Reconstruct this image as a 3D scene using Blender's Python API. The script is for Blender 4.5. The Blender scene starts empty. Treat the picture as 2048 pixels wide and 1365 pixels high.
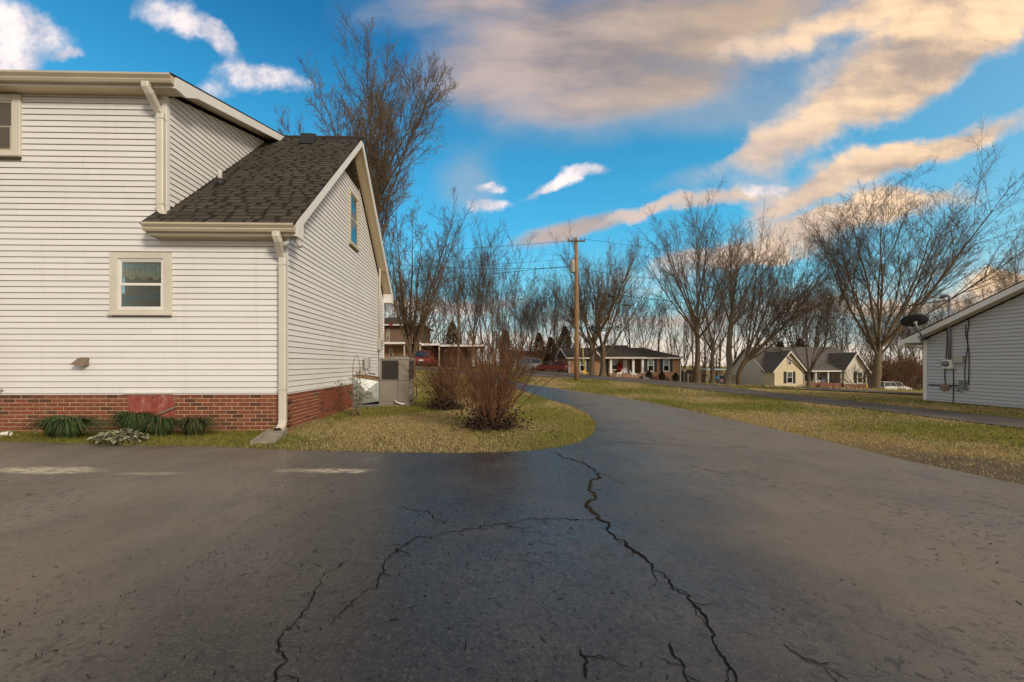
import bpy, bmesh, math, random
import numpy as np
from mathutils import Vector
from mathutils.geometry import tessellate_polygon

SC = bpy.context.scene
COL = SC.collection
R = math.radians

# ------------------------------------------------------------------ camera
FPX, CX, CY, CH = 800.0, 975.0, 728.0, 1.164      # focal, principal column, horizon row, eye height
cam_d = bpy.data.cameras.new('camera')
cam = bpy.data.objects.new('camera', cam_d)
COL.objects.link(cam)
cam.location = (0, 0, CH)
cam.rotation_euler = (R(90), 0, 0)
cam_d.sensor_width = 36
cam_d.lens = 36 * FPX / 2048
cam_d.shift_x = (1024 - CX) / 2048
cam_d.shift_y = (CY - 682.5) / 2048
cam_d.clip_start = 0.05
cam_d.clip_end = 3000
SC.camera = cam
SC.view_settings.view_transform = 'Standard'
SC.view_settings.look = 'None'
SC.view_settings.gamma = 1
SC.view_settings.use_curve_mapping = False
SC.view_settings.exposure = 0.70

# ------------------------------------------------------------------ node helper
class NT:
    def __init__(s, tree):
        s.t = tree
    def n(s, kind, out=0, ins=None, **props):
        nd = s.t.nodes.new('ShaderNode' + kind)
        for k, v in props.items():
            setattr(nd, k, v)
        for k, v in (ins or {}).items():
            sock = nd.inputs[k]
            if isinstance(v, bpy.types.NodeSocket):
                s.t.links.new(v, sock)
            elif isinstance(v, (tuple, list)) and len(v) == 3 and sock.type == 'RGBA':
                sock.default_value = (*v, 1)
            else:
                sock.default_value = v
        return nd.outputs[out]
    def m(s, op, a, b=None, c=None, clamp=False):
        ins = {0: a}
        if b is not None: ins[1] = b
        if c is not None: ins[2] = c
        return s.n('Math', ins=ins, operation=op, use_clamp=clamp)
    def vm(s, op, a, b=None, out=0):
        ins = {0: a}
        if b is not None: ins[1] = b
        return s.n('VectorMath', out=out, ins=ins, operation=op)
    def mr(s, v, a, b, c=0.0, d=1.0, interp='SMOOTHSTEP'):
        return s.n('MapRange', ins={0: v, 1: a, 2: b, 3: c, 4: d}, interpolation_type=interp)
    def mix(s, f, a, b, blend='MIX'):
        nd = s.t.nodes.new('ShaderNodeMix')
        nd.data_type = 'RGBA'; nd.blend_type = blend; nd.clamp_factor = True
        for i, v in ((0, f), (6, a), (7, b)):
            if isinstance(v, bpy.types.NodeSocket): s.t.links.new(v, nd.inputs[i])
            elif isinstance(v, (tuple, list)): nd.inputs[i].default_value = (*v[:3], 1)
            else: nd.inputs[i].default_value = v
        return nd.outputs[2]
    def noise(s, vec, scale, detail=4, rough=0.55, out=0, **k):
        return s.n('TexNoise', out=out, ins={'Vector': vec, 'Scale': scale, 'Detail': detail, 'Roughness': rough, **k})

# ------------------------------------------------------------------ sky and sun
SUN_AZ = Vector((0.62, -0.78, 0)).normalized()
SUN_EL = R(27)
SKY_STRENGTH = 0.1
world = bpy.data.worlds.new('World')
SC.world = world
world.use_nodes = True
wt = world.node_tree
wt.nodes.clear()
W = NT(wt)

def build_sky():
    d = W.n('TexCoord', out=0)
    sep = wt.nodes.new('ShaderNodeSeparateXYZ'); wt.links.new(d, sep.inputs[0])
    dx, dy, dz = sep.outputs
    dyc = W.m('MAXIMUM', dy, 0.05)
    u = W.m('DIVIDE', dx, dyc); v = W.m('DIVIDE', dz, dyc)
    uv = W.n('CombineXYZ', ins={0: u, 1: v, 2: 0.0})
    sky = wt.nodes.new('ShaderNodeTexSky')
    sky.sky_type = 'NISHITA'; sky.sun_disc = False
    sky.sun_elevation = SUN_EL
    sky.sun_rotation = math.atan2(SUN_AZ.x, SUN_AZ.y)
    sky.air_density = 1.0; sky.dust_density = 0.6; sky.ozone_density = 2.0
    base = W.n('HueSaturation', ins={'Hue': 0.482, 'Saturation': 1.40, 'Value': 1.0, 'Fac': 1.0, 'Color': sky.outputs[0]})
    base = W.mix(1.0, base, SKY_TINT, 'MULTIPLY')
    K = 1.0 / SKY_STRENGTH
    def c(r, g, b, f=1.0):
        return (r * K * f * CLOUD_GAIN, g * K * f * CLOUD_GAIN, b * K * f * CLOUD_GAIN)
    el = W.m('ABSOLUTE', dz)
    lown = W.noise(W.vm('MULTIPLY', d, (3.0, 3.0, 14.0)), 1.6, 4)
    # the blue pales to cyan, then to warm haze along the horizon
    base = W.mix(W.mr(el, 0.08, 0.62, 0.80, 0.0, 'LINEAR'), base, c(0.09, 0.66, 0.98))
    base = W.mix(W.mr(el, 0.05, 0.33, 0.75, 0.0), base, c(0.36, 0.80, 0.86))
    base = W.mix(W.m('MULTIPLY', W.mr(u, 0.5, 1.5), 0.30), base, c(0.40, 0.58, 0.72))
    hz = W.mr(W.m('ADD', el, W.m('MULTIPLY', W.m('SUBTRACT', lown, 0.5), 0.22)), 0.0, 0.19, 1.0, 0.0)
    base = W.mix(W.m('MULTIPLY', hz, 0.92), base, c(0.98, 0.80, 0.64))
    # slow warps give the ragged cloud edges
    w1 = W.n('TexNoise', out=1, ins={'Vector': uv, 'Scale': 2.6, 'Detail': 5.0, 'Roughness': 0.55})
    w2 = W.n('TexNoise', out=1, ins={'Vector': uv, 'Scale': 11.0, 'Detail': 6.0, 'Roughness': 0.62})
    wa = W.vm('MULTIPLY', W.vm('SUBTRACT', w1, (0.5, 0.5, 0.5)), (0.22, 0.15, 0.0))
    wb = W.vm('MULTIPLY', W.vm('SUBTRACT', w2, (0.5, 0.5, 0.5)), (0.085, 0.070, 0.0))
    uvs = W.vm('ADD', uv, W.vm('MULTIPLY', wa, (0.6, 0.6, 0.0)))
    uvw = W.vm('ADD', W.vm('ADD', uv, wa), wb)
    streak = W.n('Mapping', ins={'Vector': uvs, 'Rotation': (0, 0, R(-22)), 'Scale': (1.5, 5.5, 1.0)}, vector_type='POINT')
    sn = W.noise(streak, 1.5, 6, 0.55)
    fn = W.noise(uvs, 7.0, 7, 0.62)
    soft = W.noise(uvs, 2.2, 4, 0.5)
    front = W.mr(dy, 0.12, 0.3)
    def layer(blobs, lo, hi, ks, kf, vec, r0=0.15, r1=1.7):
        tot = None
        for (px, py, a, b, rot, amp) in blobs:
            mp = W.n('Mapping', ins={'Vector': vec, 'Location': ((px - CX) / FPX, (CY - py) / FPX, 0),
                                     'Rotation': (0, 0, R(rot)), 'Scale': (a / FPX, b / FPX, 1)}, vector_type='TEXTURE')
            ln = W.vm('LENGTH', mp, out=1)
            val = W.mr(ln, r0, r1, amp, 0.0)
            tot = val if tot is None else W.m('SUBTRACT', W.m('ADD', tot, val), W.m('MULTIPLY', tot, val))
        s = W.m('ADD', tot, W.m('MULTIPLY', W.m('SUBTRACT', sn, 0.5), ks))
        s = W.m('ADD', s, W.m('MULTIPLY', W.m('SUBTRACT', fn, 0.5), kf))
        s = W.m('MULTIPLY', s, W.mr(tot, 0.0, 0.2))
        return W.m('MULTIPLY', W.mr(s, lo, hi), front), s
    # unseen rest of the cloud, made denser and warmer to offset blue light
    zc = W.m('MAXIMUM', dz, 0.07)
    pl = W.n('CombineXYZ', ins={0: W.m('DIVIDE', dx, zc), 1: W.m('DIVIDE', dy, zc), 2: 0.0})
    gen = W.noise(W.vm('MULTIPLY', pl, (0.5, 1.0, 1.0)), 0.9, 6, 0.58)
    inview = W.m('MULTIPLY', W.mr(dy, 0.1, 0.35), W.m('MULTIPLY', W.mr(W.m('ABSOLUTE', u), 1.35, 1.9, 1, 0), W.mr(v, 1.0, 1.5, 1, 0)))
    ga = W.m('MULTIPLY', W.mr(gen, 0.34, 0.56), W.m('SUBTRACT', 1.0, inview))
    ga = W.m('MULTIPLY', ga, W.mr(dz, -0.02, 0.12))
    gc = W.mix(W.mr(gen, 0.45, 0.75), c(0.86, 0.66, 0.47), c(0.56, 0.47, 0.40))
    col = W.mix(ga, base, gc)
    # faint veils
    a, s = layer([(1300, 230, 330, 60, 6, 0.7), (930, 375, 70, 70, 20, 0.75), (1380, 362, 110, 26, 12, 0.6), (820, 30, 170, 60, 0, 0.5), (1750, 110, 330, 130, 26, 0.6)], 0.15, 1.1, 0.5, 0.5, uvs)
    col = W.mix(W.m('MULTIPLY', a, 0.6), col, c(0.50, 0.50, 0.52))
    # grey bank overhead
    a, s = layer([(1150, 100, 330, 115, 10, 1.0), (1390, 40, 420, 85, 14, 1.0), (1280, 180, 260, 55, 10, 0.8),
                  (950, 10, 230, 45, 5, 0.7), (1120, 468, 110, 20, 15, 0.9), (1215, 447, 80, 18, 15, 0.8)], 0.22, 1.05, 0.85, 0.35, uvs)
    cc = W.mix(W.mr(W.m('ADD', W.m('MULTIPLY', soft, 0.6), W.m('MULTIPLY', sn, 0.7)), 0.48, 0.78), c(0.27, 0.245, 0.265), c(0.62, 0.49, 0.44))
    cc = W.mix(W.mr(u, 0.05, 1.1), cc, c(0.80, 0.55, 0.33))
    cc = W.mix(W.mr(s, 0.8, 0.3), cc, c(0.52, 0.50, 0.54))
    col = W.mix(W.m('MULTIPLY', a, 0.95), col, cc)
    # warm streaks to the right
    a, s = layer([(1800, 165, 400, 60, 29, 1.0), (1960, 10, 330, 85, 24, 1.0), (1720, 15, 300, 36, 18, 0.75),
                  (1560, 275, 130, 20, 25, 0.8), (1790, 326, 290, 34, 15, 1.0), (1630, 382, 140, 20, 22, 0.9),
                  (1300, 428, 105, 16, 16, 0.85), (1430, 402, 110, 15, 14, 0.75), (1720, 430, 250, 28, 8, 0.9),
                  (1590, 470, 220, 36, 22, 0.8), (1400, 525, 260, 22, 8, 0.55), (1800, 600, 330, 18, 2, 0.8), (2050, 560, 160, 20, 4, 0.8),
                  (880, 615, 160, 22, 5, 0.7), (1300, 640, 300, 16, 2, 0.6)], 0.20, 0.85, 0.66, 0.85, uvw)
    wf = W.m('ADD', W.m('MULTIPLY', fn, 0.35), W.m('MULTIPLY', sn, 0.75))
    warm = W.mix(W.mr(wf, 0.42, 0.72), c(0.50, 0.38, 0.31), c(1.30, 0.90, 0.54))
    warm = W.mix(W.mr(u, 1.1, 0.3), warm, c(0.80, 0.63, 0.54))
    warm = W.mix(W.mr(s, 0.75, 0.25, 0.0, 0.6), warm, c(0.95, 0.78, 0.66))
    col = W.mix(W.m('MULTIPLY', a, 0.95), col, warm)
    # small white puffs
    a, s = layer([(1105, 375, 60, 14, 34, 0.9), (1165, 348, 50, 22, 20, 1.0), (970, 422, 50, 15, 0, 1.0), (978, 386, 34, 11, 10, 0.9),
                  (345, 35, 100, 30, -28, 0.75), (420, 78, 75, 20, -24, 0.75), (515, 150, 105, 30, -12, 0.88), (430, 185, 40, 22, 0, 0.6),
                  (60, 45, 110, 34, -15, 0.85), (20, 110, 120, 38, 5, 0.9), (150, 105, 30, 13, 0, 0.9), (-150, 60, 200, 90, 0, 0.9),
                  (1525, 371, 50, 16, 8, 1.0)], 0.24, 1.05, 0.5, 1.25, uvw)
    wh = W.mix(W.mr(fn, 0.40, 0.66), c(0.60, 0.60, 0.70), c(1.25, 1.08, 1.02))
    col = W.mix(W.m('MULTIPLY', a, 0.92), col, wh)
    bg = W.n('Background', ins={'Color': col, 'Strength': SKY_STRENGTH})
    out = wt.nodes.new('ShaderNodeOutputWorld')
    wt.links.new(bg, out.inputs[0])

SKY_TINT = (0.86, 0.92, 1.02)
CLOUD_GAIN = 0.60
build_sky()

sun_d = bpy.data.lights.new('sun', 'SUN')
sun_d.energy = 1.5
sun_d.angle = R(12)
sun_d.color = (1.0, 0.88, 0.72)
sun = bpy.data.objects.new('sun', sun_d)
COL.objects.link(sun)
sun_dir = Vector((SUN_AZ.x * math.cos(SUN_EL), SUN_AZ.y * math.cos(SUN_EL), math.sin(SUN_EL)))
sun.rotation_euler = (-sun_dir).to_track_quat('-Z', 'Y').to_euler()
sun.location = sun_dir * 60

# ------------------------------------------------------------------ places
def smooth(a, b, x):
    t = np.clip((np.asarray(x, float) - a) / (b - a), 0, 1)
    return t * t * (3 - 2 * t)

def tz(x, y):
    """terrain height: level by the houses, then tilting down to the right"""
    x = np.asarray(x, float); y = np.asarray(y, float)
    q = x - 9.0
    lin = np.where(q > 0, -0.076 * q, -0.055 * q)
    lin = np.clip(lin, -3.4, 1.15)
    return lin * smooth(12, 42, y)

def P(px, py, Y):
    return Vector(((px - CX) / FPX * Y, Y, CH - (py - CY) / FPX * Y))

def ground(px, py):
    """the terrain point seen at a place in the photograph"""
    Y = 0.8
    while Y < 160:
        p = P(px, py, Y)
        if p.z <= float(tz(p.x, p.y)): return p
        Y *= 1.004
    return p

def on(px, Y, dz=0.0):
    x = (px - CX) / FPX * Y
    return Vector((x, Y, float(tz(x, Y)) + dz))

# ------------------------------------------------------------------ object helpers
def tag(o, label=None, cat=None, group=None, kind=None):
    if label: o['label'] = label
    if cat: o['category'] = cat
    if group: o['group'] = group
    if kind: o['kind'] = kind
    return o

def thing(name, label, cat, loc=(0, 0, 0), rz=0.0, group=None):
    o = bpy.data.objects.new(name, None)
    o.empty_display_size = 0.2
    COL.objects.link(o)
    o.location = loc; o.rotation_euler = (0, 0, rz)
    return tag(o, label, cat, group)

def link(name, me, mat, parent=None):
    o = bpy.data.objects.new(name, me)
    COL.objects.link(o)
    if mat is not None and not me.materials: me.materials.append(mat)
    if parent is not None: o.parent = parent
    return o

def kids(o): return [c for c in COL.objects if c.parent == o]

class MB:
    """collects shapes into one mesh"""
    def __init__(s): s.v = []; s.f = []
    def add(s, vs, fs):
        b = len(s.v); s.v += [tuple(p) for p in vs]; s.f += [tuple(i + b for i in f) for f in fs]; return s
    def hexa(s, p):
        return s.add(p, [(0, 3, 2, 1), (4, 5, 6, 7), (0, 1, 5, 4), (1, 2, 6, 5), (2, 3, 7, 6), (3, 0, 4, 7)])
    def box(s, x0, x1, y0, y1, z0, z1):
        return s.hexa([(x0, y0, z0), (x1, y0, z0), (x1, y1, z0), (x0, y1, z0), (x0, y0, z1), (x1, y0, z1), (x1, y1, z1), (x0, y1, z1)])
    def prism(s, poly, ext):
        """poly: 3D points, extruded by vector ext"""
        n = len(poly); a = [Vector(p) for p in poly]; e = Vector(ext)
        return s.add(a + [p + e for p in a], [tuple(range(n))[::-1], tuple(range(n, 2 * n))] +
                     [(i, (i + 1) % n, n + (i + 1) % n, n + i) for i in range(n)])
    def tube(s, pts, rad, sides=6, cap=True, ry=None):
        pts = [Vector(p) for p in pts]; n = len(pts)
        rad = [rad] * n if not hasattr(rad, '__len__') else list(rad)
        b = len(s.v); ref = None
        for i, p in enumerate(pts):
            t = (pts[min(i + 1, n - 1)] - pts[max(i - 1, 0)]).normalized()
            if ref is None:
                ref = Vector((0, 0, 1)) if abs(t.z) < 0.9 else Vector((1, 0, 0))
            xx = ref.cross(t)
            if xx.length < 1e-4: xx = Vector((1, 0, 0))
            xx.normalize(); yy = t.cross(xx); ref = yy
            for k in range(sides):
                a = 2 * math.pi * (k + 0.5) / sides
                s.v.append(tuple(p + (xx * math.cos(a) + yy * math.sin(a)) * rad[i]))
        for i in range(n - 1):
            for k in range(sides):
                k2 = (k + 1) % sides
                s.f.append((b + i * sides + k, b + i * sides + k2, b + (i + 1) * sides + k2, b + (i + 1) * sides + k))
        if cap:
            s.f.append(tuple(b + k for k in range(sides))[::-1])
            s.f.append(tuple(b + (n - 1) * sides + k for k in range(sides)))
        return s
    def lathe(s, c, prof, sides=12, axis='z'):
        c = Vector(c); b = len(s.v); n = len(prof)
        for r, h in prof:
            for k in range(sides):
                a = 2 * math.pi * k / sides
                q = Vector((math.cos(a) * r, math.sin(a) * r, h))
                if axis == 'x': q = Vector((q.z, q.x, q.y))
                if axis == 'y': q = Vector((q.x, q.z, q.y))
                s.v.append(tuple(c + q))
        for i in range(n - 1):
            for k in range(sides):
                k2 = (k + 1) % sides
                s.f.append((b + i * sides + k, b + i * sides + k2, b + (i + 1) * sides + k2, b + (i + 1) * sides + k))
        s.f.append(tuple(b + k for k in range(sides))[::-1]); s.f.append(tuple(b + (n - 1) * sides + k for k in range(sides)))
        return s
    def mesh(s, name, smooth_=False):
        me = bpy.data.meshes.new(name); me.from_pydata(s.v, [], s.f); me.update()
        if smooth_: me.polygons.foreach_set('use_smooth', [True] * len(me.polygons))
        return me
    def build(s, name, mat, parent=None, smooth_=False, bevel=0.0):
        me = s.mesh(name, smooth_)
        bm = bmesh.new(); bm.from_mesh(me)
        bmesh.ops.recalc_face_normals(bm, faces=bm.faces)
        if bevel:
            bmesh.ops.bevel(bm, geom=[e for e in bm.edges], offset=bevel, segments=1, affect='EDGES', clamp_overlap=True)
        bm.to_mesh(me); bm.free()
        return link(name, me, mat, parent)

def np_mesh(name, verts, faces, per):
    """fast mesh from arrays; every face has `per` corners"""
    me = bpy.data.meshes.new(name)
    verts = np.asarray(verts, np.float32); faces = np.asarray(faces, np.int32)
    me.vertices.add(len(verts)); me.vertices.foreach_set('co', verts.ravel())
    me.loops.add(faces.size); me.loops.foreach_set('vertex_index', faces.ravel())
    me.polygons.add(len(faces)); me.polygons.foreach_set('loop_start', np.arange(0, faces.size, per, dtype=np.int32))
    me.update(calc_edges=True)
    return me

def set_col(me, cols):
    a = me.color_attributes.new('tone', 'FLOAT_COLOR', 'POINT')
    c = np.ones((len(me.vertices), 4), np.float32); c[:, :3] = cols
    a.data.foreach_set('color', c.ravel())

# ------------------------------------------------------------------ materials
def mat(name, fn):
    m = bpy.data.materials.new(name); m.use_nodes = True
    t = m.node_tree; t.nodes.clear(); n = NT(t)
    out = t.nodes.new('ShaderNodeOutputMaterial')
    t.links.new(fn(n), out.inputs[0])
    return m

def bsdf(n, col, rough=0.6, spec=0.4, metal=0.0, normal=None, **k):
    ins = {'Base Color': col, 'Roughness': rough, 'Specular IOR Level': spec, 'Metallic': metal, **k}
    if normal is not None: ins['Normal'] = normal
    return n.n('BsdfPrincipled', ins=ins)

def bump(n, h, strength=0.3, dist=0.01):
    return n.n('Bump', ins={'Height': h, 'Strength': strength, 'Distance': dist})

def pos(n): return n.n('NewGeometry', out=0)
def objc(n): return n.n('TexCoord', out=3)

def painted(name, col, rough=0.5, spec=0.4, vary=0.08, scale=3.0, metal=0.0, dirt=None, bump_s=0.05):
    def f(n):
        p = objc(n)
        a = n.noise(p, scale, 5, 0.6)
        c = n.mix(n.mr(a, 0.3, 0.7), tuple(x * (1 - vary) for x in col), tuple(min(1, x * (1 + vary)) for x in col))
        if dirt:
            b = n.noise(p, scale * 0.45, 6, 0.7)
            c = n.mix(n.mr(b, 0.5, 0.78, 0, dirt[3]), c, dirt[:3])
        return bsdf(n, c, rough, spec, metal, bump(n, n.noise(p, scale * 12, 3), bump_s, 0.004))
    return mat(name, f)

M = {}
def vinyl(name, col):
    def f(n):
        p = objc(n); rnd = n.n('ObjectInfo', out=5)
        k = n.m('ADD', 0.95, n.m('MULTIPLY', rnd, 0.07))
        c = n.vm('MULTIPLY', col, n.n('CombineXYZ', ins={0: k, 1: k, 2: k}))
        run = n.noise(n.vm('MULTIPLY', p, (5.0, 5.0, 0.25)), 1.1, 6, 0.7)
        c = n.mix(n.mr(run, 0.52, 0.80, 0, 0.26), c, (0.50, 0.455, 0.38))
        blot = n.noise(p, 0.55, 5, 0.6)
        c = n.mix(n.mr(blot, 0.50, 0.75, 0, 0.25), c, (0.60, 0.55, 0.46))
        wav = n.noise(n.vm('MULTIPLY', p, (1.0, 1.0, 6.0)), 1.3, 3)
        return bsdf(n, c, 0.42, 0.4, 0, bump(n, n.m('ADD', wav, n.m('MULTIPLY', n.noise(p, 60, 3), 0.04)), 0.25, 0.02))
    return mat(name, f)
M['vinyl'] = vinyl('vinyl_white', (0.78, 0.765, 0.74))
M['vinyl_grey'] = vinyl('vinyl_grey', (0.50, 0.505, 0.525))
M['soffit'] = painted('soffit_cream', (0.72, 0.60, 0.42), 0.5, 0.3, 0.04, 2.0)
M['core_shade'] = painted('wall_wrap', (0.25, 0.215, 0.175), 0.9, 0.1)  # wall core coloured dark: the shade in the lap gaps is put into its colour
M['trim'] = painted('trim_white', (0.64, 0.60, 0.51), 0.45, 0.4, 0.05, 2.0, dirt=(0.50, 0.44, 0.33, 0.4))
M['trim_tan'] = painted('trim_tan', (0.53, 0.465, 0.345), 0.4, 0.4, 0.06, 2.0, dirt=(0.42, 0.36, 0.25, 0.5))
M['white'] = painted('paint_white', (0.78, 0.76, 0.72), 0.45, 0.4, 0.04, 2.0)
M['mortar'] = painted('mortar', (0.50, 0.385, 0.24), 0.9, 0.1, 0.15, 6.0, bump_s=0.3)

def brick_mat(name, island):
    def f(n):
        rnd = n.n('NewGeometry', out=8) if island else n.n('ObjectInfo', out=5)
        p = pos(n)
        ramp = n.t.nodes.new('ShaderNodeValToRGB'); n.t.links.new(rnd, ramp.inputs[0])
        e = ramp.color_ramp.elements
        e[0].position = 0; e[0].color = (0.100, 0.038, 0.026, 1); e[1].position = 1; e[1].color = (0.27, 0.070, 0.036, 1)
        for q, c in ((0.16, (0.12, 0.050, 0.032, 1)), (0.22, (0.245, 0.066, 0.036, 1)), (0.55, (0.21, 0.060, 0.034, 1)), (0.8, (0.265, 0.085, 0.048, 1))):
            x = e.new(q); x.color = c
        a = n.noise(p, 22, 5, 0.65)
        c = n.mix(n.mr(a, 0.3, 0.75, 0, 0.4), ramp.outputs[0], (0.20, 0.095, 0.06))
        b = n.noise(p, 3.0, 5, 0.6)
        c = n.mix(n.mr(b, 0.55, 0.8, 0, 0.35), c, (0.30, 0.22, 0.15))
        return bsdf(n, c, 0.85, 0.2, 0, bump(n, n.noise(p, 90, 4), 0.4, 0.003))
    return mat(name, f)
M['brick'] = brick_mat('brick_red', False)
M['brick_many'] = brick_mat('brick_red_many', True)

def shingle_mat(name, island, a=(0.064, 0.057, 0.046), b=(0.098, 0.087, 0.068)):
    def f(n):
        rnd = n.n('NewGeometry', out=8) if island else n.n('ObjectInfo', out=5)
        p = pos(n)
        c = n.mix(rnd, a, b)
        g = n.noise(p, 160, 2, 0.7)
        c = n.mix(n.mr(g, 0.35, 0.7, 0, 0.7), c, tuple(x * 0.5 for x in a))
        return bsdf(n, c, 0.92, 0.15, 0, bump(n, g, 0.5, 0.004))
    return mat(name, f)
M['shingle'] = shingle_mat('shingle', False)
M['shingle_many'] = shingle_mat('shingle_many', True)
M['shingle_dark'] = shingle_mat('shingle_under', True, (0.026, 0.022, 0.018), (0.034, 0.03, 0.024))

def far_roof(name, col, wave=7.0):
    def f(n):
        p = objc(n)
        w = n.n('TexBrick', ins={'Vector': n.n('CombineXYZ', ins={0: n.n('SeparateXYZ', out=0, ins={0: p}), 1: n.n('SeparateXYZ', out=2, ins={0: p}), 2: 0.0}),
                                 'Color1': (*[x * 0.8 for x in col], 1), 'Color2': (*[x * 1.25 for x in col], 1), 'Mortar': (*[x * 0.55 for x in col], 1),
                                 'Scale': 1.0, 'Brick Width': 0.35, 'Row Height': 0.11, 'Mortar Size': 0.008})
        a = n.noise(p, 0.9, 5)
        c = n.mix(n.mr(a, 0.35, 0.7, 0, 0.4), w, tuple(x * 1.3 for x in col))
        return bsdf(n, c, 0.9, 0.15)
    return mat(name, f)
M['roof_dark'] = far_roof('roof_charcoal', (0.050, 0.042, 0.036))
M['roof_grey'] = far_roof('roof_grey', (0.115, 0.105, 0.095))
M['roof_brown'] = far_roof('roof_brown', (0.075, 0.055, 0.042))

def far_brick(name, c1, c2):
    def f(n):
        p = objc(n); s = n.t.nodes.new('ShaderNodeSeparateXYZ'); n.t.links.new(p, s.inputs[0])
        q = n.n('CombineXYZ', ins={0: n.m('ADD', s.outputs[0], s.outputs[1]), 1: s.outputs[2], 2: 0.0})
        w = n.n('TexBrick', ins={'Vector': q, 'Color1': (*c1, 1), 'Color2': (*c2, 1), 'Mortar': (0.32, 0.25, 0.17, 1), 'Scale': 1.0,
                                 'Brick Width': 0.21, 'Row Height': 0.072, 'Mortar Size': 0.008})
        a = n.noise(p, 1.4, 6, 0.65)
        c = n.mix(n.mr(a, 0.4, 0.75, 0, 0.45), w, tuple(x * 0.6 for x in c1))
        return bsdf(n, c, 0.85, 0.2)
    return mat(name, f)
M['brick_tan'] = far_brick('brick_tan', (0.45, 0.23, 0.115), (0.31, 0.15, 0.08))
M['brick_brown'] = far_brick('brick_brown', (0.19, 0.11, 0.07), (0.14, 0.08, 0.05))
M['brick_far'] = far_brick('brick_far', (0.24, 0.085, 0.05), (0.18, 0.07, 0.045))

def far_siding(name, col):
    def f(n):
        p = objc(n); z = n.n('SeparateXYZ', out=2, ins={0: p})
        fr = n.m('FRACT', n.m('DIVIDE', z, 0.16))
        a = n.noise(p, 0.8, 5)
        c = n.mix(n.mr(a, 0.35, 0.7, 0, 0.3), col, tuple(x * 0.8 for x in col))
        return bsdf(n, c, 0.55, 0.35, 0, bump(n, fr, 0.6, 0.02))
    return mat(name, f)
M['cream'] = far_siding('siding_cream', (0.76, 0.65, 0.44))
M['cream_pale'] = far_siding('siding_pale', (0.68, 0.63, 0.54))
M['shed'] = far_siding('siding_shed', (0.34, 0.33, 0.32))
M['dark'] = painted('near_black', (0.022, 0.022, 0.024), 0.5, 0.4)
M['shutter'] = painted('shutter_black', (0.018, 0.017, 0.017), 0.5, 0.4)
M['interior'] = painted('room_dark', (0.020, 0.018, 0.015), 0.9, 0.1)
M['metal'] = painted('galvanised', (0.36, 0.38, 0.36), 0.5, 0.5, 0.15, 6.0, metal=0.5)
M['conduit'] = painted('conduit_grey', (0.20, 0.20, 0.22), 0.5, 0.4, 0.1, 4.0)
M['box_grey'] = painted('box_grey', (0.42, 0.42, 0.38), 0.5, 0.4, 0.08, 4.0)
M['unit'] = painted('unit_taupe', (0.27, 0.24, 0.20), 0.5, 0.4, 0.05, 3.0, dirt=(0.17, 0.145, 0.11, 0.5))
M['grille'] = painted('grille_wire', (0.075, 0.062, 0.045), 0.5, 0.4)
M['rust'] = painted('rust_sheet', (0.30, 0.17, 0.09), 0.8, 0.2, 0.3, 9.0)
M['hood'] = painted('vent_hood', (0.23, 0.165, 0.12), 0.55, 0.3)
M['concrete'] = painted('concrete', (0.30, 0.275, 0.22), 0.9, 0.15, 0.2, 9.0, dirt=(0.16, 0.14, 0.09, 0.6), bump_s=0.3)
M['dish'] = painted('dish_grey', (0.055, 0.06, 0.065), 0.75, 0.2)
M['lamp'] = painted('lamp_glass', (0.62, 0.60, 0.55), 0.15, 0.6)
M['cable'] = painted('cable_black', (0.02, 0.02, 0.022), 0.6, 0.3)
M['yellow'] = painted('guard_yellow', (0.62, 0.42, 0.04), 0.5, 0.4)
M['red'] = painted('car_red', (0.20, 0.014, 0.014), 0.25, 0.6)
M['redcloth'] = painted('red_cloth', (0.30, 0.015, 0.015), 0.8, 0.2)
M['maroon'] = painted('car_maroon', (0.10, 0.012, 0.014), 0.22, 0.6)
M['silver'] = painted('car_silver', (0.50, 0.50, 0.49), 0.3, 0.6, metal=0.3)
M['carwhite'] = painted('car_white', (0.70, 0.68, 0.64), 0.3, 0.6)
M['tyre'] = painted('tyre', (0.018, 0.018, 0.018), 0.8, 0.2)
M['rim'] = painted('rim', (0.40, 0.40, 0.40), 0.3, 0.5, metal=0.7)
M['tail'] = painted('tail_lamp', (0.40, 0.012, 0.01), 0.2, 0.6)
M['fence'] = painted('fence_wood', (0.13, 0.105, 0.075), 0.85, 0.2, 0.25, 5.0)
M['blinds'] = painted('blind_slats', (0.21, 0.20, 0.15), 0.5, 0.3)
M['valance'] = painted('valance_cloth', (0.40, 0.38, 0.22), 0.9, 0.1, 0.35, 16.0)
M['blue'] = painted('canopy_blue', (0.34, 0.44, 0.50), 0.5, 0.4)

def panel_red(n):
    p = objc(n)
    a = n.noise(p, 6, 8, 0.7); b = n.noise(n.vm('MULTIPLY', p, (1, 1, 0.35)), 14, 6, 0.7)
    c = n.mix(n.mr(b, 0.35, 0.7), (0.27, 0.060, 0.045), (0.37, 0.12, 0.09))
    c = n.mix(n.mr(a, 0.52, 0.68, 0, 0.7), c, (0.52, 0.33, 0.27))
    return bsdf(n, c, 0.85, 0.2, 0, bump(n, b, 0.3, 0.004))
M['panel'] = mat('peeling_red_paint', panel_red)

def pole_wood(n):
    p = objc(n)
    a = n.noise(n.vm('MULTIPLY', p, (14, 14, 0.8)), 2.2, 6, 0.7)
    c = n.mix(n.mr(a, 0.3, 0.7), (0.16, 0.095, 0.045), (0.40, 0.27, 0.15))
    return bsdf(n, c, 0.85, 0.2, 0, bump(n, a, 0.5, 0.02))
M['pole'] = mat('pole_wood', pole_wood)

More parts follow.
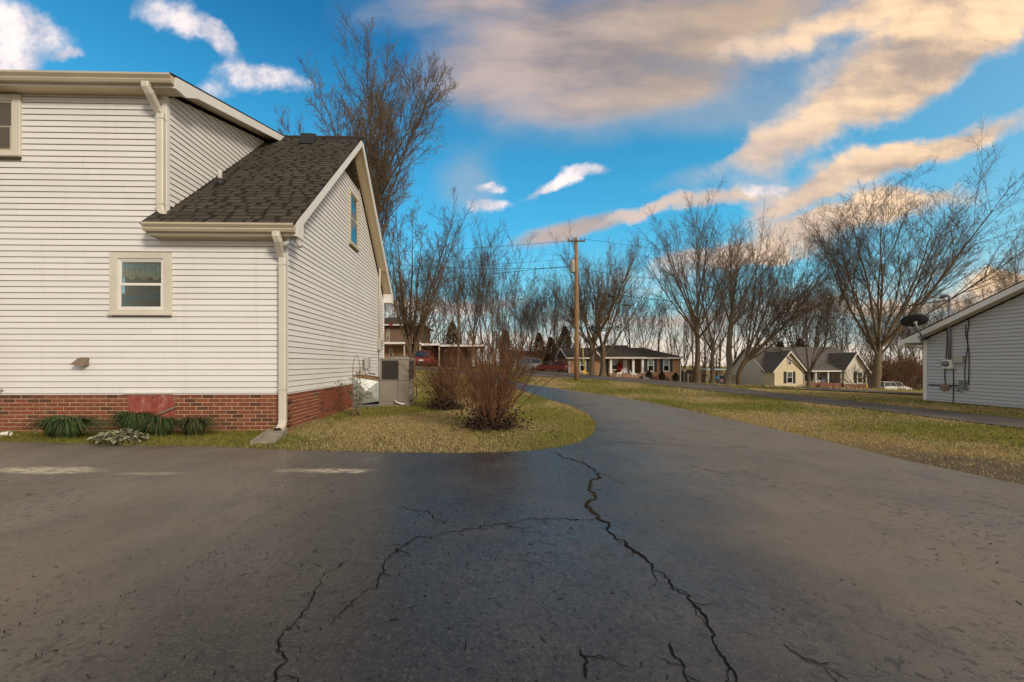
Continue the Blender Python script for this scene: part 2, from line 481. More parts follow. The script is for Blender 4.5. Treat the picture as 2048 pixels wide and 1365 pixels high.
def glass(n):
    fr = n.n('Fresnel', ins={'IOR': 1.5})
    tr = n.n('BsdfTransparent', ins={'Color': (0.78, 0.82, 0.80)})
    gl = n.n('BsdfGlossy', ins={'Color': (0.95, 0.95, 0.95), 'Roughness': 0.03})
    return n.n('MixShader', ins={0: n.m('MULTIPLY', fr, 0.75), 1: tr, 2: gl})
M['glass'] = mat('window_glass', glass)
def screen(n):
    return n.n('MixShader', ins={0: 0.62, 1: n.n('BsdfTransparent', ins={'Color': (1, 1, 1)}), 2: bsdf(n, (0.16, 0.14, 0.115), 0.8, 0.2)})
M['screen'] = mat('insect_screen', screen)
M['carglass'] = painted('car_glass', (0.02, 0.024, 0.028), 0.06, 0.8)

def bark(name, a, b, scale=5.0):
    def f(n):
        p = pos(n)
        q = n.vm('MULTIPLY', p, (1, 1, 0.3))
        k = n.noise(q, scale * 2.4, 6, 0.7)
        c = n.mix(n.mr(k, 0.3, 0.72), a, b)
        g = n.noise(p, 0.5, 3)
        c = n.mix(n.mr(g, 0.4, 0.7, 0, 0.35), c, (0.15, 0.13, 0.075))
        return bsdf(n, c, 0.9, 0.15, 0, bump(n, k, 0.6, 0.03))
    return mat(name, f)
M['bark'] = bark('bark_brown', (0.070, 0.049, 0.031), (0.22, 0.155, 0.098))
M['bark_grey'] = bark('bark_grey', (0.09, 0.070, 0.050), (0.26, 0.205, 0.14))
M['bark_pale'] = bark('bark_pale', (0.13, 0.105, 0.075), (0.36, 0.31, 0.235))
def twig(name, c1, c2):
    def f(n):
        a = n.noise(pos(n), 0.9, 3)
        return bsdf(n, n.mix(n.mr(a, 0.35, 0.65), c1, c2), 0.85, 0.15)
    return mat(name, f)
M['twig'] = twig('twig_brown', (0.090, 0.062, 0.040), (0.19, 0.132, 0.084))
M['twig_grey'] = twig('twig_grey', (0.115, 0.086, 0.060), (0.23, 0.17, 0.112))
M['bark_far'] = bark('bark_far', (0.050, 0.036, 0.025), (0.14, 0.10, 0.066))
M['twig_far'] = twig('twig_far', (0.065, 0.046, 0.032), (0.135, 0.095, 0.062))
M['stem_red'] = twig('stem_brown', (0.095, 0.043, 0.025), (0.22, 0.108, 0.057))

def leafy(name, rough=0.6, spec=0.3, trans=0.0):
    def f(n):
        c = n.n('VertexColor', layer_name='tone')
        return bsdf(n, c, rough, spec)
    return mat(name, f)
M['leaf'] = leafy('leaf_tone')
def blade(n):
    # thin blades pass light on: shade them with normals bent towards the sky
    nn = n.vm('NORMALIZE', n.vm('ADD', n.vm('MULTIPLY', n.n('NewGeometry', out=1), (0.45, 0.45, 0.45)), (0.0, 0.0, 1.0)))
    return bsdf(n, n.n('VertexColor', layer_name='tone'), 0.75, 0.15, 0, nn)
M['blade'] = mat('grass_blade', blade)

def green_mask(n, p):
    a = n.noise(p, 0.42, 5, 0.62); b = n.noise(p, 2.2, 4, 0.6)
    return n.m('ADD', n.m('MULTIPLY', a, 0.7), n.m('MULTIPLY', b, 0.3))

def lawn(n):
    p = pos(n)
    k = green_mask(n, p)
    c = n.mix(n.mr(k, 0.44, 0.60), (0.42, 0.30, 0.105), (0.165, 0.18, 0.028))
    f1 = n.noise(p, 26, 4, 0.7)
    c = n.mix(n.mr(f1, 0.35, 0.7, 0, 0.6), c, (0.13, 0.088, 0.038))
    f2 = n.noise(n.vm('MULTIPLY', p, (1, 1, 1)), 7, 5, 0.7)
    c = n.mix(n.mr(f2, 0.5, 0.72, 0, 0.5), c, (0.40, 0.29, 0.12))
    # worn gravelly dirt where the lawn meets the drive
    sp = n.t.nodes.new('ShaderNodeSeparateXYZ'); n.t.links.new(p, sp.inputs[0])
    dn = n.noise(p, 1.2, 5, 0.65)
    dx = n.mr(n.m('ADD', sp.outputs[0], n.m('MULTIPLY', n.m('SUBTRACT', dn, 0.5), 2.6)), 5.6, 7.0, 1, 0)
    dyy = n.mr(sp.outputs[1], 4.4, 7.2, 1, 0)
    dirt = n.m('MULTIPLY', dx, dyy)
    gr = n.n('TexVoronoi', out=1, ins={'Vector': p, 'Scale': 55.0})
    dc = n.mix(n.mr(gr, 0, 1, interp='LINEAR'), (0.085, 0.062, 0.040), (0.21, 0.17, 0.12))
    c = n.mix(n.m('MULTIPLY', dirt, 0.95), c, dc)
    h = n.m('ADD', f1, n.m('MULTIPLY', f2, 0.7))
    return bsdf(n, c, 0.95, 0.1, 0, bump(n, h, 0.9, 0.05))
M['lawn'] = mat('lawn', lawn)

def asphalt(n):
    p = pos(n)
    sp = n.t.nodes.new('ShaderNodeSeparateXYZ'); n.t.links.new(p, sp.inputs[0])
    x, y = sp.outputs[0], sp.outputs[1]
    big = n.noise(p, 0.35, 5, 0.6); mid = n.noise(p, 1.7, 6, 0.62); fine = n.noise(p, 130, 3, 0.7); g2 = n.noise(p, 38, 4, 0.7)
    dust = n.m('ADD', n.m('MULTIPLY', big, 0.5), n.m('MULTIPLY', mid, 0.5))
    # dark cool middle and warm sides: the light's tone swing, painted over random dust
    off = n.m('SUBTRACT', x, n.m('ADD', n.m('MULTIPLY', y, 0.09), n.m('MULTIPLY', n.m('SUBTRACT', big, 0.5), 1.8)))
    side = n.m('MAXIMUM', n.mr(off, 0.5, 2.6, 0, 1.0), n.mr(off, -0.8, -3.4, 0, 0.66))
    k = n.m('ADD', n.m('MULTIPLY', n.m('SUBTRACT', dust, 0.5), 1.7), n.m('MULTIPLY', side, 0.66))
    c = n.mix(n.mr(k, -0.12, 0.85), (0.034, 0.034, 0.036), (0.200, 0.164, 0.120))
    blot = n.noise(n.vm('MULTIPLY', p, (1.0, 0.6, 1.0)), 2.6, 6, 0.7)
    c = n.mix(n.mr(blot, 0.52, 0.72, 0, 0.45), c, (0.055, 0.052, 0.050))
    c = n.mix(n.mr(g2, 0.5, 0.78, 0, 0.40), c, (0.20, 0.178, 0.15))
    agg = n.n('TexVoronoi', out=1, ins={'Vector': p, 'Scale': 120.0})
    c = n.mix(n.m('MULTIPLY', n.mr(agg, 0.6, 0.95), 0.18), c, (0.22, 0.20, 0.17))
    c = n.mix(n.mr(fine, 0.42, 0.7, 0, 0.35), c, (0.026, 0.026, 0.029))
    # hairline crazing: warped cell borders showing only in places
    wv = n.n('TexNoise', out=1, ins={'Vector': p, 'Scale': 9.0, 'Detail': 6.0, 'Roughness': 0.65})
    pw = n.vm('ADD', p, n.vm('MULTIPLY', n.vm('SUBTRACT', wv, (0.5, 0.5, 0.5)), (0.10, 0.10, 0.0)))
    crk = None
    area = n.mr(n.noise(p, 0.55, 4, 0.6), 0.36, 0.64)
    for sc, wd, lo, hi, ms in ((3.4, 0.010, 0.53, 0.62, 4.4), (8.0, 0.030, 0.53, 0.61, 7.5), (17.0, 0.075, 0.53, 0.61, 13.0)):
        e = n.n('TexVoronoi', ins={'Vector': pw, 'Scale': sc}, feature='DISTANCE_TO_EDGE', voronoi_dimensions='2D')
        msk = n.mr(n.noise(n.vm('ADD', p, (sc * 3.1, sc, 0)), ms, 4, 0.65), lo, hi)
        v = n.m('MULTIPLY', n.mr(e, wd * 0.35, wd, 1, 0), msk)
        crk = v if crk is None else n.m('MAXIMUM', crk, v)
    crk = n.m('MULTIPLY', crk, n.m('ADD', 0.35, n.m('MULTIPLY', area, 0.65)))
    pit = n.mr(n.noise(pw, 15, 3, 0.55), 0.60, 0.65)
    pit2 = n.mr(n.noise(n.vm('MULTIPLY', pw, (0.7, 1.4, 1.0)), 34, 2, 0.6), 0.62, 0.67)
    pit = n.m('MULTIPLY', n.m('MAXIMUM', pit, n.m('MULTIPLY', pit2, 0.8)), area)
    crk = n.m('MAXIMUM', crk, pit)
    c = n.mix(n.m('MULTIPLY', crk, 0.70), c, (0.009, 0.009, 0.013))
    # two chalky patches
    def patch(cx, cy, rx, ry):
        q = n.vm('LENGTH', n.vm('MULTIPLY', n.vm('SUBTRACT', p, (cx, cy, 0)), (1 / rx, 1 / ry, 0)), out=1)
        s = n.m('ADD', q, n.m('MULTIPLY', n.m('SUBTRACT', mid, 0.5), 2.2))
        return n.m('MULTIPLY', n.mr(s, 0.45, 1.05, 1, 0), n.mr(n.noise(n.vm('MULTIPLY', p, (3, 18, 1)), 2.5, 5, 0.7), 0.38, 0.62))
    ch = n.m('MAXIMUM', patch(-4.85, 4.36, 0.85, 0.17), patch(-1.72, 4.33, 0.55, 0.13))
    ch = n.m('MAXIMUM', ch, n.m('MULTIPLY', patch(-3.6, 4.22, 0.5, 0.08), 0.4))
    c = n.mix(n.m('MULTIPLY', ch, 0.95), c, (0.66, 0.60, 0.46))
    h = n.m('SUBTRACT', n.m('ADD', n.m('MULTIPLY', fine, 0.5), n.m('MULTIPLY', g2, 0.4)), n.m('MULTIPLY', crk, 2.0))
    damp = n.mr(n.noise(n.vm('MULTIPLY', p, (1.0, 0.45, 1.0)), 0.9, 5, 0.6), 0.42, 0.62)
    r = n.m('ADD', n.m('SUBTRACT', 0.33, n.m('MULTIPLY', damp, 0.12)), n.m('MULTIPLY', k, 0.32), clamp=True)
    return bsdf(n, c, r, 0.5, 0, bump(n, h, 0.22, 0.006))
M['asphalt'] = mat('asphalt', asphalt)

def road(n):
    p = pos(n)
    a = n.noise(p, 0.6, 5); b = n.noise(p, 30, 4, 0.7)
    c = n.mix(n.mr(a, 0.35, 0.7), (0.085, 0.076, 0.066), (0.16, 0.138, 0.112))
    c = n.mix(n.mr(b, 0.4, 0.7, 0, 0.5), c, (0.06, 0.052, 0.044))
    return bsdf(n, c, 0.85, 0.25, 0, bump(n, b, 0.5, 0.012))
M['road'] = mat('worn_road', road)
M['crack'] = painted('crack_dark', (0.012, 0.012, 0.013), 0.95, 0.05)

# ------------------------------------------------------------------ ground
def strip(name, L, Rr, m, lift=0.012, cols=6):
    """a sheet laid on the terrain between two edge lines with equal numbers of points"""
    v = []; f = []
    nL = len(L)
    for i in range(nL):
        for j in range(cols + 1):
            t = j / cols
            x = L[i][0] * (1 - t) + Rr[i][0] * t; y = L[i][1] * (1 - t) + Rr[i][1] * t
            v.append((x, y, float(tz(x, y)) + lift + 0.0009 * max(0, y - 12)))
    for i in range(nL - 1):
        for j in range(cols):
            a = i * (cols + 1) + j
            f.append((a, a + 1, a + cols + 2, a + cols + 1))
    me = bpy.data.meshes.new(name); me.from_pydata(v, [], f); me.update()
    bm = bmesh.new(); bm.from_mesh(me); bmesh.ops.recalc_face_normals(bm, faces=bm.faces); bm.to_mesh(me); bm.free()
    if me.polygons[0].normal.z < 0: me.flip_normals()
    return tag(link(name, me, m), kind='structure')

def resample(pts, n):
    pts = np.array([(p[0], p[1]) for p in pts], float)
    d = np.r_[0, np.cumsum(np.hypot(*np.diff(pts, axis=0).T))]
    s = np.linspace(0, d[-1], n)
    # light smoothing with Catmull-like cubic via repeated corner cutting
    q = np.c_[np.interp(s, d, pts[:, 0]), np.interp(s, d, pts[:, 1])]
    for _ in range(3):
        q[1:-1] = 0.25 * q[:-2] + 0.5 * q[1:-1] + 0.25 * q[2:]
    return q

def build_ground():
    xs = np.r_[-420, -260, -160, np.arange(-100, -40, 6), np.arange(-40, 75, 1.0), np.arange(75, 130, 6), 160, 260, 420]
    ys = np.r_[-160, -60, -25, np.arange(-12, 70, 0.8), np.arange(70, 130, 5), 160, 240, 420, 900]
    X, Y = np.meshgrid(xs, ys)
    Z = tz(X, Y)
    v = np.c_[X.ravel(), Y.ravel(), Z.ravel()]
    nx = len(xs); i, j = np.meshgrid(np.arange(len(ys) - 1), np.arange(nx - 1), indexing='ij')
    a = (i * nx + j).ravel()
    f = np.c_[a, a + 1, a + nx + 1, a + nx]
    me = np_mesh('ground', v, f, 4)
    me.polygons.foreach_set('use_smooth', [True] * len(me.polygons))
    tag(link('ground', me, M['lawn']), kind='structure')
build_ground()

G = lambda *a: [ground(x, y) for x, y in a]
rngE = random.Random(5)
front_edge = [(-16, 6.3)] + [(p.x, p.y) for p in G((0, 884), (110, 888), (260, 893), (420, 894), (600, 903), (760, 906), (900, 908), (1030, 906), (1095, 903), (1135, 896), (1165, 886), (1184, 873), (1193, 857), (1189, 842), (1172, 826), (1141, 812))]
right_edge = [(p.x, p.y) for p in G((2048, 972), (1920, 945), (1800, 920), (1700, 895), (1600, 870), (1450, 838), (1370, 820), (1300, 806))]
far_left = [(p.x, p.y) for p in G((1141, 812), (1112, 804), (1084, 795), (1050, 784), (1015, 773), (985, 763), (955, 754), (925, 748.5), (880, 745))]
far_right = [(p.x, p.y) for p in G((1300, 806), (1245, 796), (1200, 789.5), (1139, 781.5), (1085, 774), (1048, 769), (1010, 758), (985, 749.5), (965, 746))]
def rough(poly, step, amp, seed):
    r = random.Random(seed); out = []
    for a, b in zip(poly[:-1], poly[1:]):
        n = max(1, int(math.hypot(b[0] - a[0], b[1] - a[1]) / step))
        for i in range(n):
            t = i / n
            out.append((a[0] * (1 - t) + b[0] * t + r.uniform(-amp, amp), a[1] * (1 - t) + b[1] * t + r.uniform(-amp, amp)))
    out.append(poly[-1]); return out
def relax(poly, k=2):
    q = np.array(poly)
    for _ in range(k):
        q[1:-1] = 0.25 * q[:-2] + 0.5 * q[1:-1] + 0.25 * q[2:]
    return [tuple(p) for p in q]
fe = rough(relax(rough(front_edge, 0.25, 0.0, 1), 3), 0.08, 0.012, 2)
re_ = rough(right_edge[::-1], 0.12, 0.014, 3)
drive_poly = fe + re_ + [(5.2, -8.0), (-16, -8.0)]
def build_drive():
    v = [Vector((x, y, 0.006)) for x, y in drive_poly]
    tris = tessellate_polygon([v])
    me = bpy.data.meshes.new('driveway'); me.from_pydata([tuple(p) for p in v], [], [tuple(t) for t in tris]); me.update()
    if sum(p.normal.z for p in me.polygons) < 0: me.flip_normals()
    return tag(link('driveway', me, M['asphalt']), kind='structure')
drive = build_drive()
NL = 60
fl = resample(far_left, NL); fr = resample(far_right, NL)
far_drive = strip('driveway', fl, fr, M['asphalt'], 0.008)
drive_far_poly = [tuple(p) for p in fl] + [tuple(p) for p in fr[::-1]]

lane_n = [(9.5, -8), (9.5, 7)] + [(p.x, p.y) for p in G((1683, 813), (1537, 797), (1440, 785), (1362, 776), (1318, 770.5), (1275, 766), (1235, 763), (1167, 758.5), (1100, 755), (1045, 753), (1000, 751), (930, 747))] + [(-30, 47)]
lane_f = [(11.15, -8), (11.15, 8)] + [(p.x, p.y) for p in G((1849, 820), (1683, 801), (1537, 786), (1440, 774), (1400, 768.5), (1362, 764.5), (1284, 758), (1188, 752.5), (1110, 748.5), (1045, 745.5), (985, 743), (930, 741))] + [(-32, 56)]
lane_a, lane_b = resample(lane_n, 90), resample(lane_f, 90)
lane_poly = [tuple(p) for p in lane_a] + [tuple(p) for p in lane_b[::-1]]
strip('street', lane_a, lane_b, M['road'], 0.02)
s_n = [(p.x, p.y) for p in G((1395, 769.5), (1470, 773), (1548, 777), (1640, 782), (1735, 786), (1852, 792))]
s_f = [(p.x, p.y) for p in G((1392, 767.3), (1470, 770.5), (1548, 774.3), (1640, 779), (1735, 782.8), (1852, 788.5))]
strip('pavement', resample(s_n, 24), resample(s_f, 24), M['road'], 0.03, 3)
rd_n = [(p.x, p.y) for p in G((1150, 755.5), (1120, 751), (1085, 747), (1040, 743.5))]
rd_f = [(p.x, p.y) for p in G((1205, 754), (1160, 748.3), (1125, 744), (1085, 741))]
strip('ranch_driveway', resample(rd_n, 20), resample(rd_f, 20), M['road'], 0.05, 3)

def inside(poly, x, y):
    poly = np.asarray(poly, float); x = np.asarray(x); y = np.asarray(y)
    c = np.zeros(x.shape, bool); n = len(poly); j = n - 1
    for i in range(n):
        xi, yi = poly[i]; xj, yj = poly[j]
        if yi != yj:
            c ^= ((yi > y) != (yj > y)) & (x < (xj - xi) * (y - yi) / (yj - yi) + xi)
        j = i
    return c

# cracks across the drive, each a jagged groove of its own
def fractal(a, b, r, amp, depth):
    if depth == 0: return [a]
    m = ((a[0] + b[0]) / 2, (a[1] + b[1]) / 2); L = math.hypot(b[0] - a[0], b[1] - a[1]); o = r.gauss(0, amp) * L
    m = (m[0] - (b[1] - a[1]) / (L + 1e-9) * o, m[1] + (b[0] - a[0]) / (L + 1e-9) * o)
    return fractal(a, m, r, amp, depth - 1) + fractal(m, b, r, amp, depth - 1)
def crack(pix, w0, w1, seed):
    r = random.Random(seed); v = []; f = []
    def line(pts, wa, wb):
        q = []
        for a, b in zip(pts[:-1], pts[1:]):
            L = math.hypot(b[0] - a[0], b[1] - a[1]); q += fractal(a, b, r, 0.13, max(1, min(6, int(math.log2(max(L, 0.03) / 0.012)))))
        q.append(pts[-1]); o = len(v); wl = 1.0
        for i, p in enumerate(q):
            t = i / (len(q) - 1); a = q[max(i - 1, 0)]; b = q[min(i + 1, len(q) - 1)]
            L = math.hypot(b[0] - a[0], b[1] - a[1]) + 1e-6; nx, ny = -(b[1] - a[1]) / L, (b[0] - a[0]) / L
            wl = min(2.0, 0.72 * wl + 0.28 * math.exp(r.gauss(-0.15, 0.75)))
            w = (wa * (1 - t) + wb * t) * wl * (0.2 if i in (0, len(q) - 1) else 1.0)
            v.extend([(p[0] + nx * w * r.uniform(.5, 1.2), p[1] + ny * w * r.uniform(.5, 1.2), 0.0095), (p[0] - nx * w * r.uniform(.5, 1.2), p[1] - ny * w * r.uniform(.5, 1.2), 0.0095)])
            if i: k = o + 2 * i; f.append((k - 2, k, k + 1, k - 1))
        return q
    q = line([(p.x, p.y) for p in G(*pix)], w0, w1)
    n = max(2, len(q) // 14)
    for _ in range(n):      # hairline side branches
        i = r.randrange(2, len(q) - 2); a = q[i]; b = q[i + 1]; h = math.atan2(b[1] - a[1], b[0] - a[0]) + r.choice((-1, 1)) * r.uniform(0.5, 1.3)
        L = r.uniform(0.04, 0.20); h2 = h + r.uniform(-0.6, 0.6)
        m = (a[0] + math.cos(h) * L / 2, a[1] + math.sin(h) * L / 2)
        line([a, m, (m[0] + math.cos(h2) * L / 2, m[1] + math.sin(h2) * L / 2)], min(w0, 0.003), 0.0008)
    me = bpy.data.meshes.new('crack'); me.from_pydata(v, [], f); me.update()
    link('crack', me, M['crack'], drive)
    return q
main_crack = crack([(1095, 905), (1125, 918), (1160, 926), (1190, 942), (1198, 950), (1184, 962), (1180, 980), (1190, 1000), (1195, 1040)], 0.005, 0.011, 1)
crack([(1195, 1040), (1215, 1060), (1250, 1085), (1262, 1100), (1290, 1118), (1305, 1145), (1340, 1165), (1380, 1195), (1400, 1225), (1412, 1240), (1420, 1262), (1425, 1285), (1440, 1310), (1470, 1350), (1500, 1400)], 0.009, 0.0035, 2)
crack([(1195, 1040), (1140, 1043), (1080, 1043), (1010, 1050), (960, 1060), (900, 1066), (860, 1080), (820, 1086), (795, 1100), (780, 1115), (765, 1135), (757, 1160), (755, 1180)], 0.0045, 0.003, 3)
crack([(790, 1012), (830, 1024), (866, 1034), (895, 1050)], 0.002, 0.003, 4)
crack([(755, 1180), (715, 1200), (690, 1212)], 0.003, 0.0015, 5)
crack([(700, 1125), (650, 1147), (628, 1190), (610, 1225), (585, 1255), (560, 1280), (566, 1310), (575, 1325), (550, 1350), (530, 1395)], 0.002, 0.004, 6)
crack([(1190, 884), (1260, 886), (1320, 890), (1400, 893), (1500, 895)], 0.005, 0.002, 7)
crack([(1198, 950), (1222, 960), (1240, 972)], 0.004, 0.002, 8)
crack([(1380, 932), (1420, 942), (1480, 956)], 0.004, 0.002, 9)
crack([(1340, 1290), (1370, 1340), (1390, 1400)], 0.004, 0.003, 10)
crack([(1160, 1300), (1175, 1330), (1172, 1365)], 0.003, 0.004, 11)
crack([(1010, 1050), (1030, 1060), (1050, 1061)], 0.003, 0.002, 12)
crack([(1560, 1290), (1590, 1310), (1650, 1340), (1700, 1370)], 0.003, 0.002, 13)

def crazing():
    """short open hairlines and pock marks scattered over the old paving"""
    rr = np.random.default_rng(17); r = random.Random(17); V = []; F = []
    n = 34000; x = rr.uniform(-9, 5.2, n); y = 1.15 + (rr.random(n) ** 1.25) * 13
    ph = [(rr.uniform(0, 6.28), rr.uniform(0.7, 3.2), rr.uniform(0, 6.28)) for _ in range(16)]
    dn = sum(np.sin((x * math.cos(a) + y * math.sin(a)) * f_ + o) / f_ ** 0.3 for a, f_, o in ph) / 4.0
    keep = inside(drive_poly, x, y) & (rr.random(n) < np.clip(0.40 + 0.55 * dn, 0.06, 1.0))
    for px, py in zip(x[keep], y[keep]):
        L = 0.010 + min(0.10, rr.exponential(0.014)); h = rr.uniform(0, 6.283) if rr.random() < 0.5 else rr.normal(0.5, 0.5)
        w = rr.uniform(0.0008, 0.0019) * (1.8 if rr.random() < 0.10 else 1.0); k = max(2, min(6, int(L / 0.010))); o = len(V)
        for i in range(k + 1):
            t = i / k; ww = w * (0.15 + math.sin(math.pi * min(max(t, .04), .96))) * r.uniform(0.6, 1.5)
            V += [(px - math.sin(h) * ww, py + math.cos(h) * ww, 0.0088), (px + math.sin(h) * ww, py - math.cos(h) * ww, 0.0088)]
            if i: q = o + 2 * i; F.append((q - 2, q - 1, q + 1, q))
            h += r.gauss(0, 0.75); px += math.cos(h) * L / k; py += math.sin(h) * L / k
    me = np_mesh('hairline_cracks', V, F, 4)
    tag(link('hairline_cracks', me, M['crack'], drive), kind='stuff')
crazing()

# ------------------------------------------------------------------ white house (near left)
HX, HY, YAW = -3.51, 6.95, math.atan(0.0238)
house = thing('house', 'white vinyl-sided house on a red brick base beside the driveway', 'house', (HX, HY, 0), YAW)
cs, sn_ = math.cos(YAW), math.sin(YAW)
def HL(w):   # world point -> house coordinates
    x, y = w[0] - HX, w[1] - HY
    return Vector((x * cs + y * sn_, -x * sn_ + y * cs, w[2]))
def hit(px, py, axis, val):
    """photo place -> house coordinates on the plane axis = val (0: x, 1: y)"""
    o = HL((0, 0, CH)); d = HL(P(px, py, 1.0)) - o
    t = (val - o[axis]) / d[axis]
    return o + d * t
EX = 0.1016
GAP = 0.0085              # open shadow gap under each lap
ZB = 0.65                 # top of the brick base
D_ = 7.2                  # house depth
ZE = 3.33                 # soffit of the low eave
ZD = 5.78                 # soffit of the dormer eave
XD = -2.03                # side wall of the dormer
XL = -8.0                 # far left end, outside the frame
SL = (7.14 - 3.52) / 3.9  # main roof slope
def roof_z(y): return 3.52 + SL * (y + 0.3) if y <= 3.6 else 3.52 + SL * (7.5 - y)
SD = (7.14 - 5.96) / 3.9
def dorm_z(y): return 5.96 + SD * (y + 0.3)

def plank_front(x0, x1, z0, z1):
    b = MB()
    z0 += GAP
    b.hexa([(x0, -0.020, z0), (x1, -0.020, z0), (x1, 0.0, z0), (x0, 0.0, z0), (x0, -0.003, z1), (x1, -0.003, z1), (x1, 0.0, z1), (x0, 0.0, z1)])
    b.build('siding_plank', M['vinyl'], house)
def plank_side(y0b, y1b, y0t, y1t, z0, z1, x=0.0, parent=None, m=None):
    b = MB()
    z0 += GAP
    b.hexa([(x + 0.020, y0b, z0), (x, y0b, z0), (x, y1b, z0), (x + 0.020, y1b, z0), (x + 0.003, y0t, z1), (x, y0t, z1), (x, y1t, z1), (x + 0.003, y1t, z1)])
    b.build('siding_plank', m or M['vinyl'], parent or house)

# windows in the front wall: casing rectangles in house x / z
def rect_front(px0, py0, px1, py1):
    a = hit(px0, py0, 1, 0); b = hit(px1, py1, 1, 0)
    return a.x, b.x, b.z, a.z
W1 = rect_front(223, 506, 346, 632)
W2r = rect_front(-80, 188, 46, 316)
W2 = (W2r[0], W2r[1], W2r[2], ZD - 0.03)
def cuts(x0, x1, z0, z1):
    out = [(x0, x1)]
    for (a, b, c, d) in (W1, W2):
        if z1 > c + 0.005 and z0 < d - 0.005:
            nxt = []
            for (p, q) in out:
                if q <= a or p >= b: nxt.append((p, q)); continue
                if p < a: nxt.append((p, a + 0.01))
                if q > b: nxt.append((b - 0.01, q))
            out = nxt
    return out
rs = random.Random(11)
z = ZB; k = 0
while z < ZD - 0.01:
    z1 = min(z + EX, ZD)
    xr = -0.04 if z < ZE else XD - 0.04
    if z < ZE < z1: xr = -0.04
    if k % 2 == 0: jn = rs.uniform(-4.6, xr - 0.6)
    for (p, q) in cuts(XL, xr, z, z1):
        if p < jn - 0.3 and jn + 0.3 < q: plank_front(p, jn - 0.002, z, z1); plank_front(jn + 0.002, q, z, z1)
        else: plank_front(p, q, z, z1)
    k += 1
    z += EX
# wall core behind the planks
core = MB()
core.box(XL, -0.002, 0.0, 0.05, 0.66, ZE); core.box(XL, XD - 0.002, 0.002, 0.05, ZE, ZD)
core.build('wall', M['core_shade'], house)
side = MB()
side.prism([(-0.002, 0.052, 0.64), (-0.002, D_, 0.64), (-0.002, D_, 3.40), (-0.002, 3.6, 6.78), (-0.002, 0.052, 3.40)], (-0.05, 0, 0))
side.build('wall', M['core_shade'], house)
back = MB(); back.box(XL, -0.06, D_ - 0.05, D_ - 0.002, 0, 3.4); back.box(XL, XL + 0.05, 0.06, D_ - 0.06, 0, 3.4)
back.build('wall', M['vinyl'], house)
dw = MB(); dw.prism([(XD, 0.052, ZE + 0.2), (XD, 0.052, 5.80), (XD, 3.55, 6.83)], (-0.05, 0, 0)); dw.build('wall', M['core_shade'], house)

# gable siding
GWa = hit(697, 375, 0, 0); GWb = hit(714.5, 399.5, 0, 0); GWc = hit(696, 486, 0, 0); GWd = hit(714.5, 504, 0, 0)
GW = (GWa.y - 0.0, GWb.y + 0.02, 0.5 * (GWc.z + GWd.z), 0.5 * (GWa.z + GWb.z))
def gable_lim(z):
    d = (z - 3.40) / SL
    return (0.04, D_ - 0.04) if d <= 0 else (0.04 + d, D_ - 0.04 - d)
z = ZB; k = 0
LV = 6.05
seam = 2.9
while z < 6.72:
    z1 = min(z + EX, 6.74)
    a, b = gable_lim(z); c, d = gable_lim(z1)
    if k % 2 == 0: seam = rs.uniform(1.6, 5.2)
    if d - c > 0.02:
        if z1 > GW[2] + 0.005 and z < GW[3] - 0.005:
            plank_side(a, GW[0] + 0.01, c, GW[0] + 0.01, z, z1); plank_side(GW[1] - 0.01, b, GW[1] - 0.01, d, z, z1)
        elif z < 3.3:
            plank_side(a, seam, c, seam, z, z1); plank_side(seam + 0.003, b, seam + 0.003, d, z, z1)
        else:
            plank_side(a, b, c, d, z, z1)
    z += EX; k += 1
# dormer side siding
z = 3.50
while z < 6.75:
    z1 = z + EX
    def lim(zz):
        lo = max(0.04, (zz - 5.80) / SD - 0.0) if zz > 5.80 else 0.04
        hi = (zz - 3.52) / SL - 0.3 + 0.02
        return lo, hi
    a, b = lim(z); c, d = lim(z1)
    if b - a > 0.03:
        if d < c: c = d = 0.5 * (c + d)
        plank_side(a, b, c, max(c, d), z, z1, XD)
    z += EX
# corner posts
cp = MB(); cp.box(-0.055, 0.024, -0.024, 0.055, ZB - 0.005, ZE); cp.build('corner_post', M['white'], house, bevel=0.004)
cp = MB(); cp.box(XD - 0.055, XD + 0.024, -0.024, 0.055, 3.5, ZD); cp.build('corner_post', M['white'], house, bevel=0.004)
cp = MB(); cp.box(-0.055, 0.024, D_ - 0.055, D_ + 0.024, ZB - 0.005, ZE); cp.build('corner_post', M['white'], house, bevel=0.004)
# starter strip above the bricks
st = MB(); st.box(XL, -0.06, -0.018, -0.001, ZB - 0.018, ZB - 0.001); st.box(0.001, 0.018, 0.06, D_ - 0.06, ZB - 0.018, ZB - 0.001); st.build('starter_strip', M['white'], house)

# ---- brick base
BM, BH = 0.2032, 0.0677
JT = 0.0135                # mortar joint
AP0, AP1 = hit(261, 800, 1, 0).x, hit(350, 800, 1, 0).x     # access panel
mo = MB()
mo.box(XL, AP0, 0.004, 0.09, -0.1, ZB - 0.019); mo.box(AP1, -0.002, 0.004, 0.09, -0.1, ZB - 0.019)
mo.box(-0.09, -0.004, 0.092, D_, -0.1, ZB - 0.019)
mo.build('mortar', M['mortar'], house)
def brick_mesh(L):
    b = MB(); b.box(0, L, 0, 0.06, 0, BH - JT)
    me = b.mesh('brick')
    bm = bmesh.new(); bm.from_mesh(me); bmesh.ops.recalc_face_normals(bm, faces=bm.faces)
    bmesh.ops.bevel(bm, geom=bm.edges[:], offset=0.003, segments=1, affect='EDGES')
    bm.to_mesh(me); bm.free(); me.materials.append(M['brick']); return me
full = brick_mesh(BM - JT); halfb = brick_mesh(BM / 2 - JT)
rb = random.Random(3)
spots = []
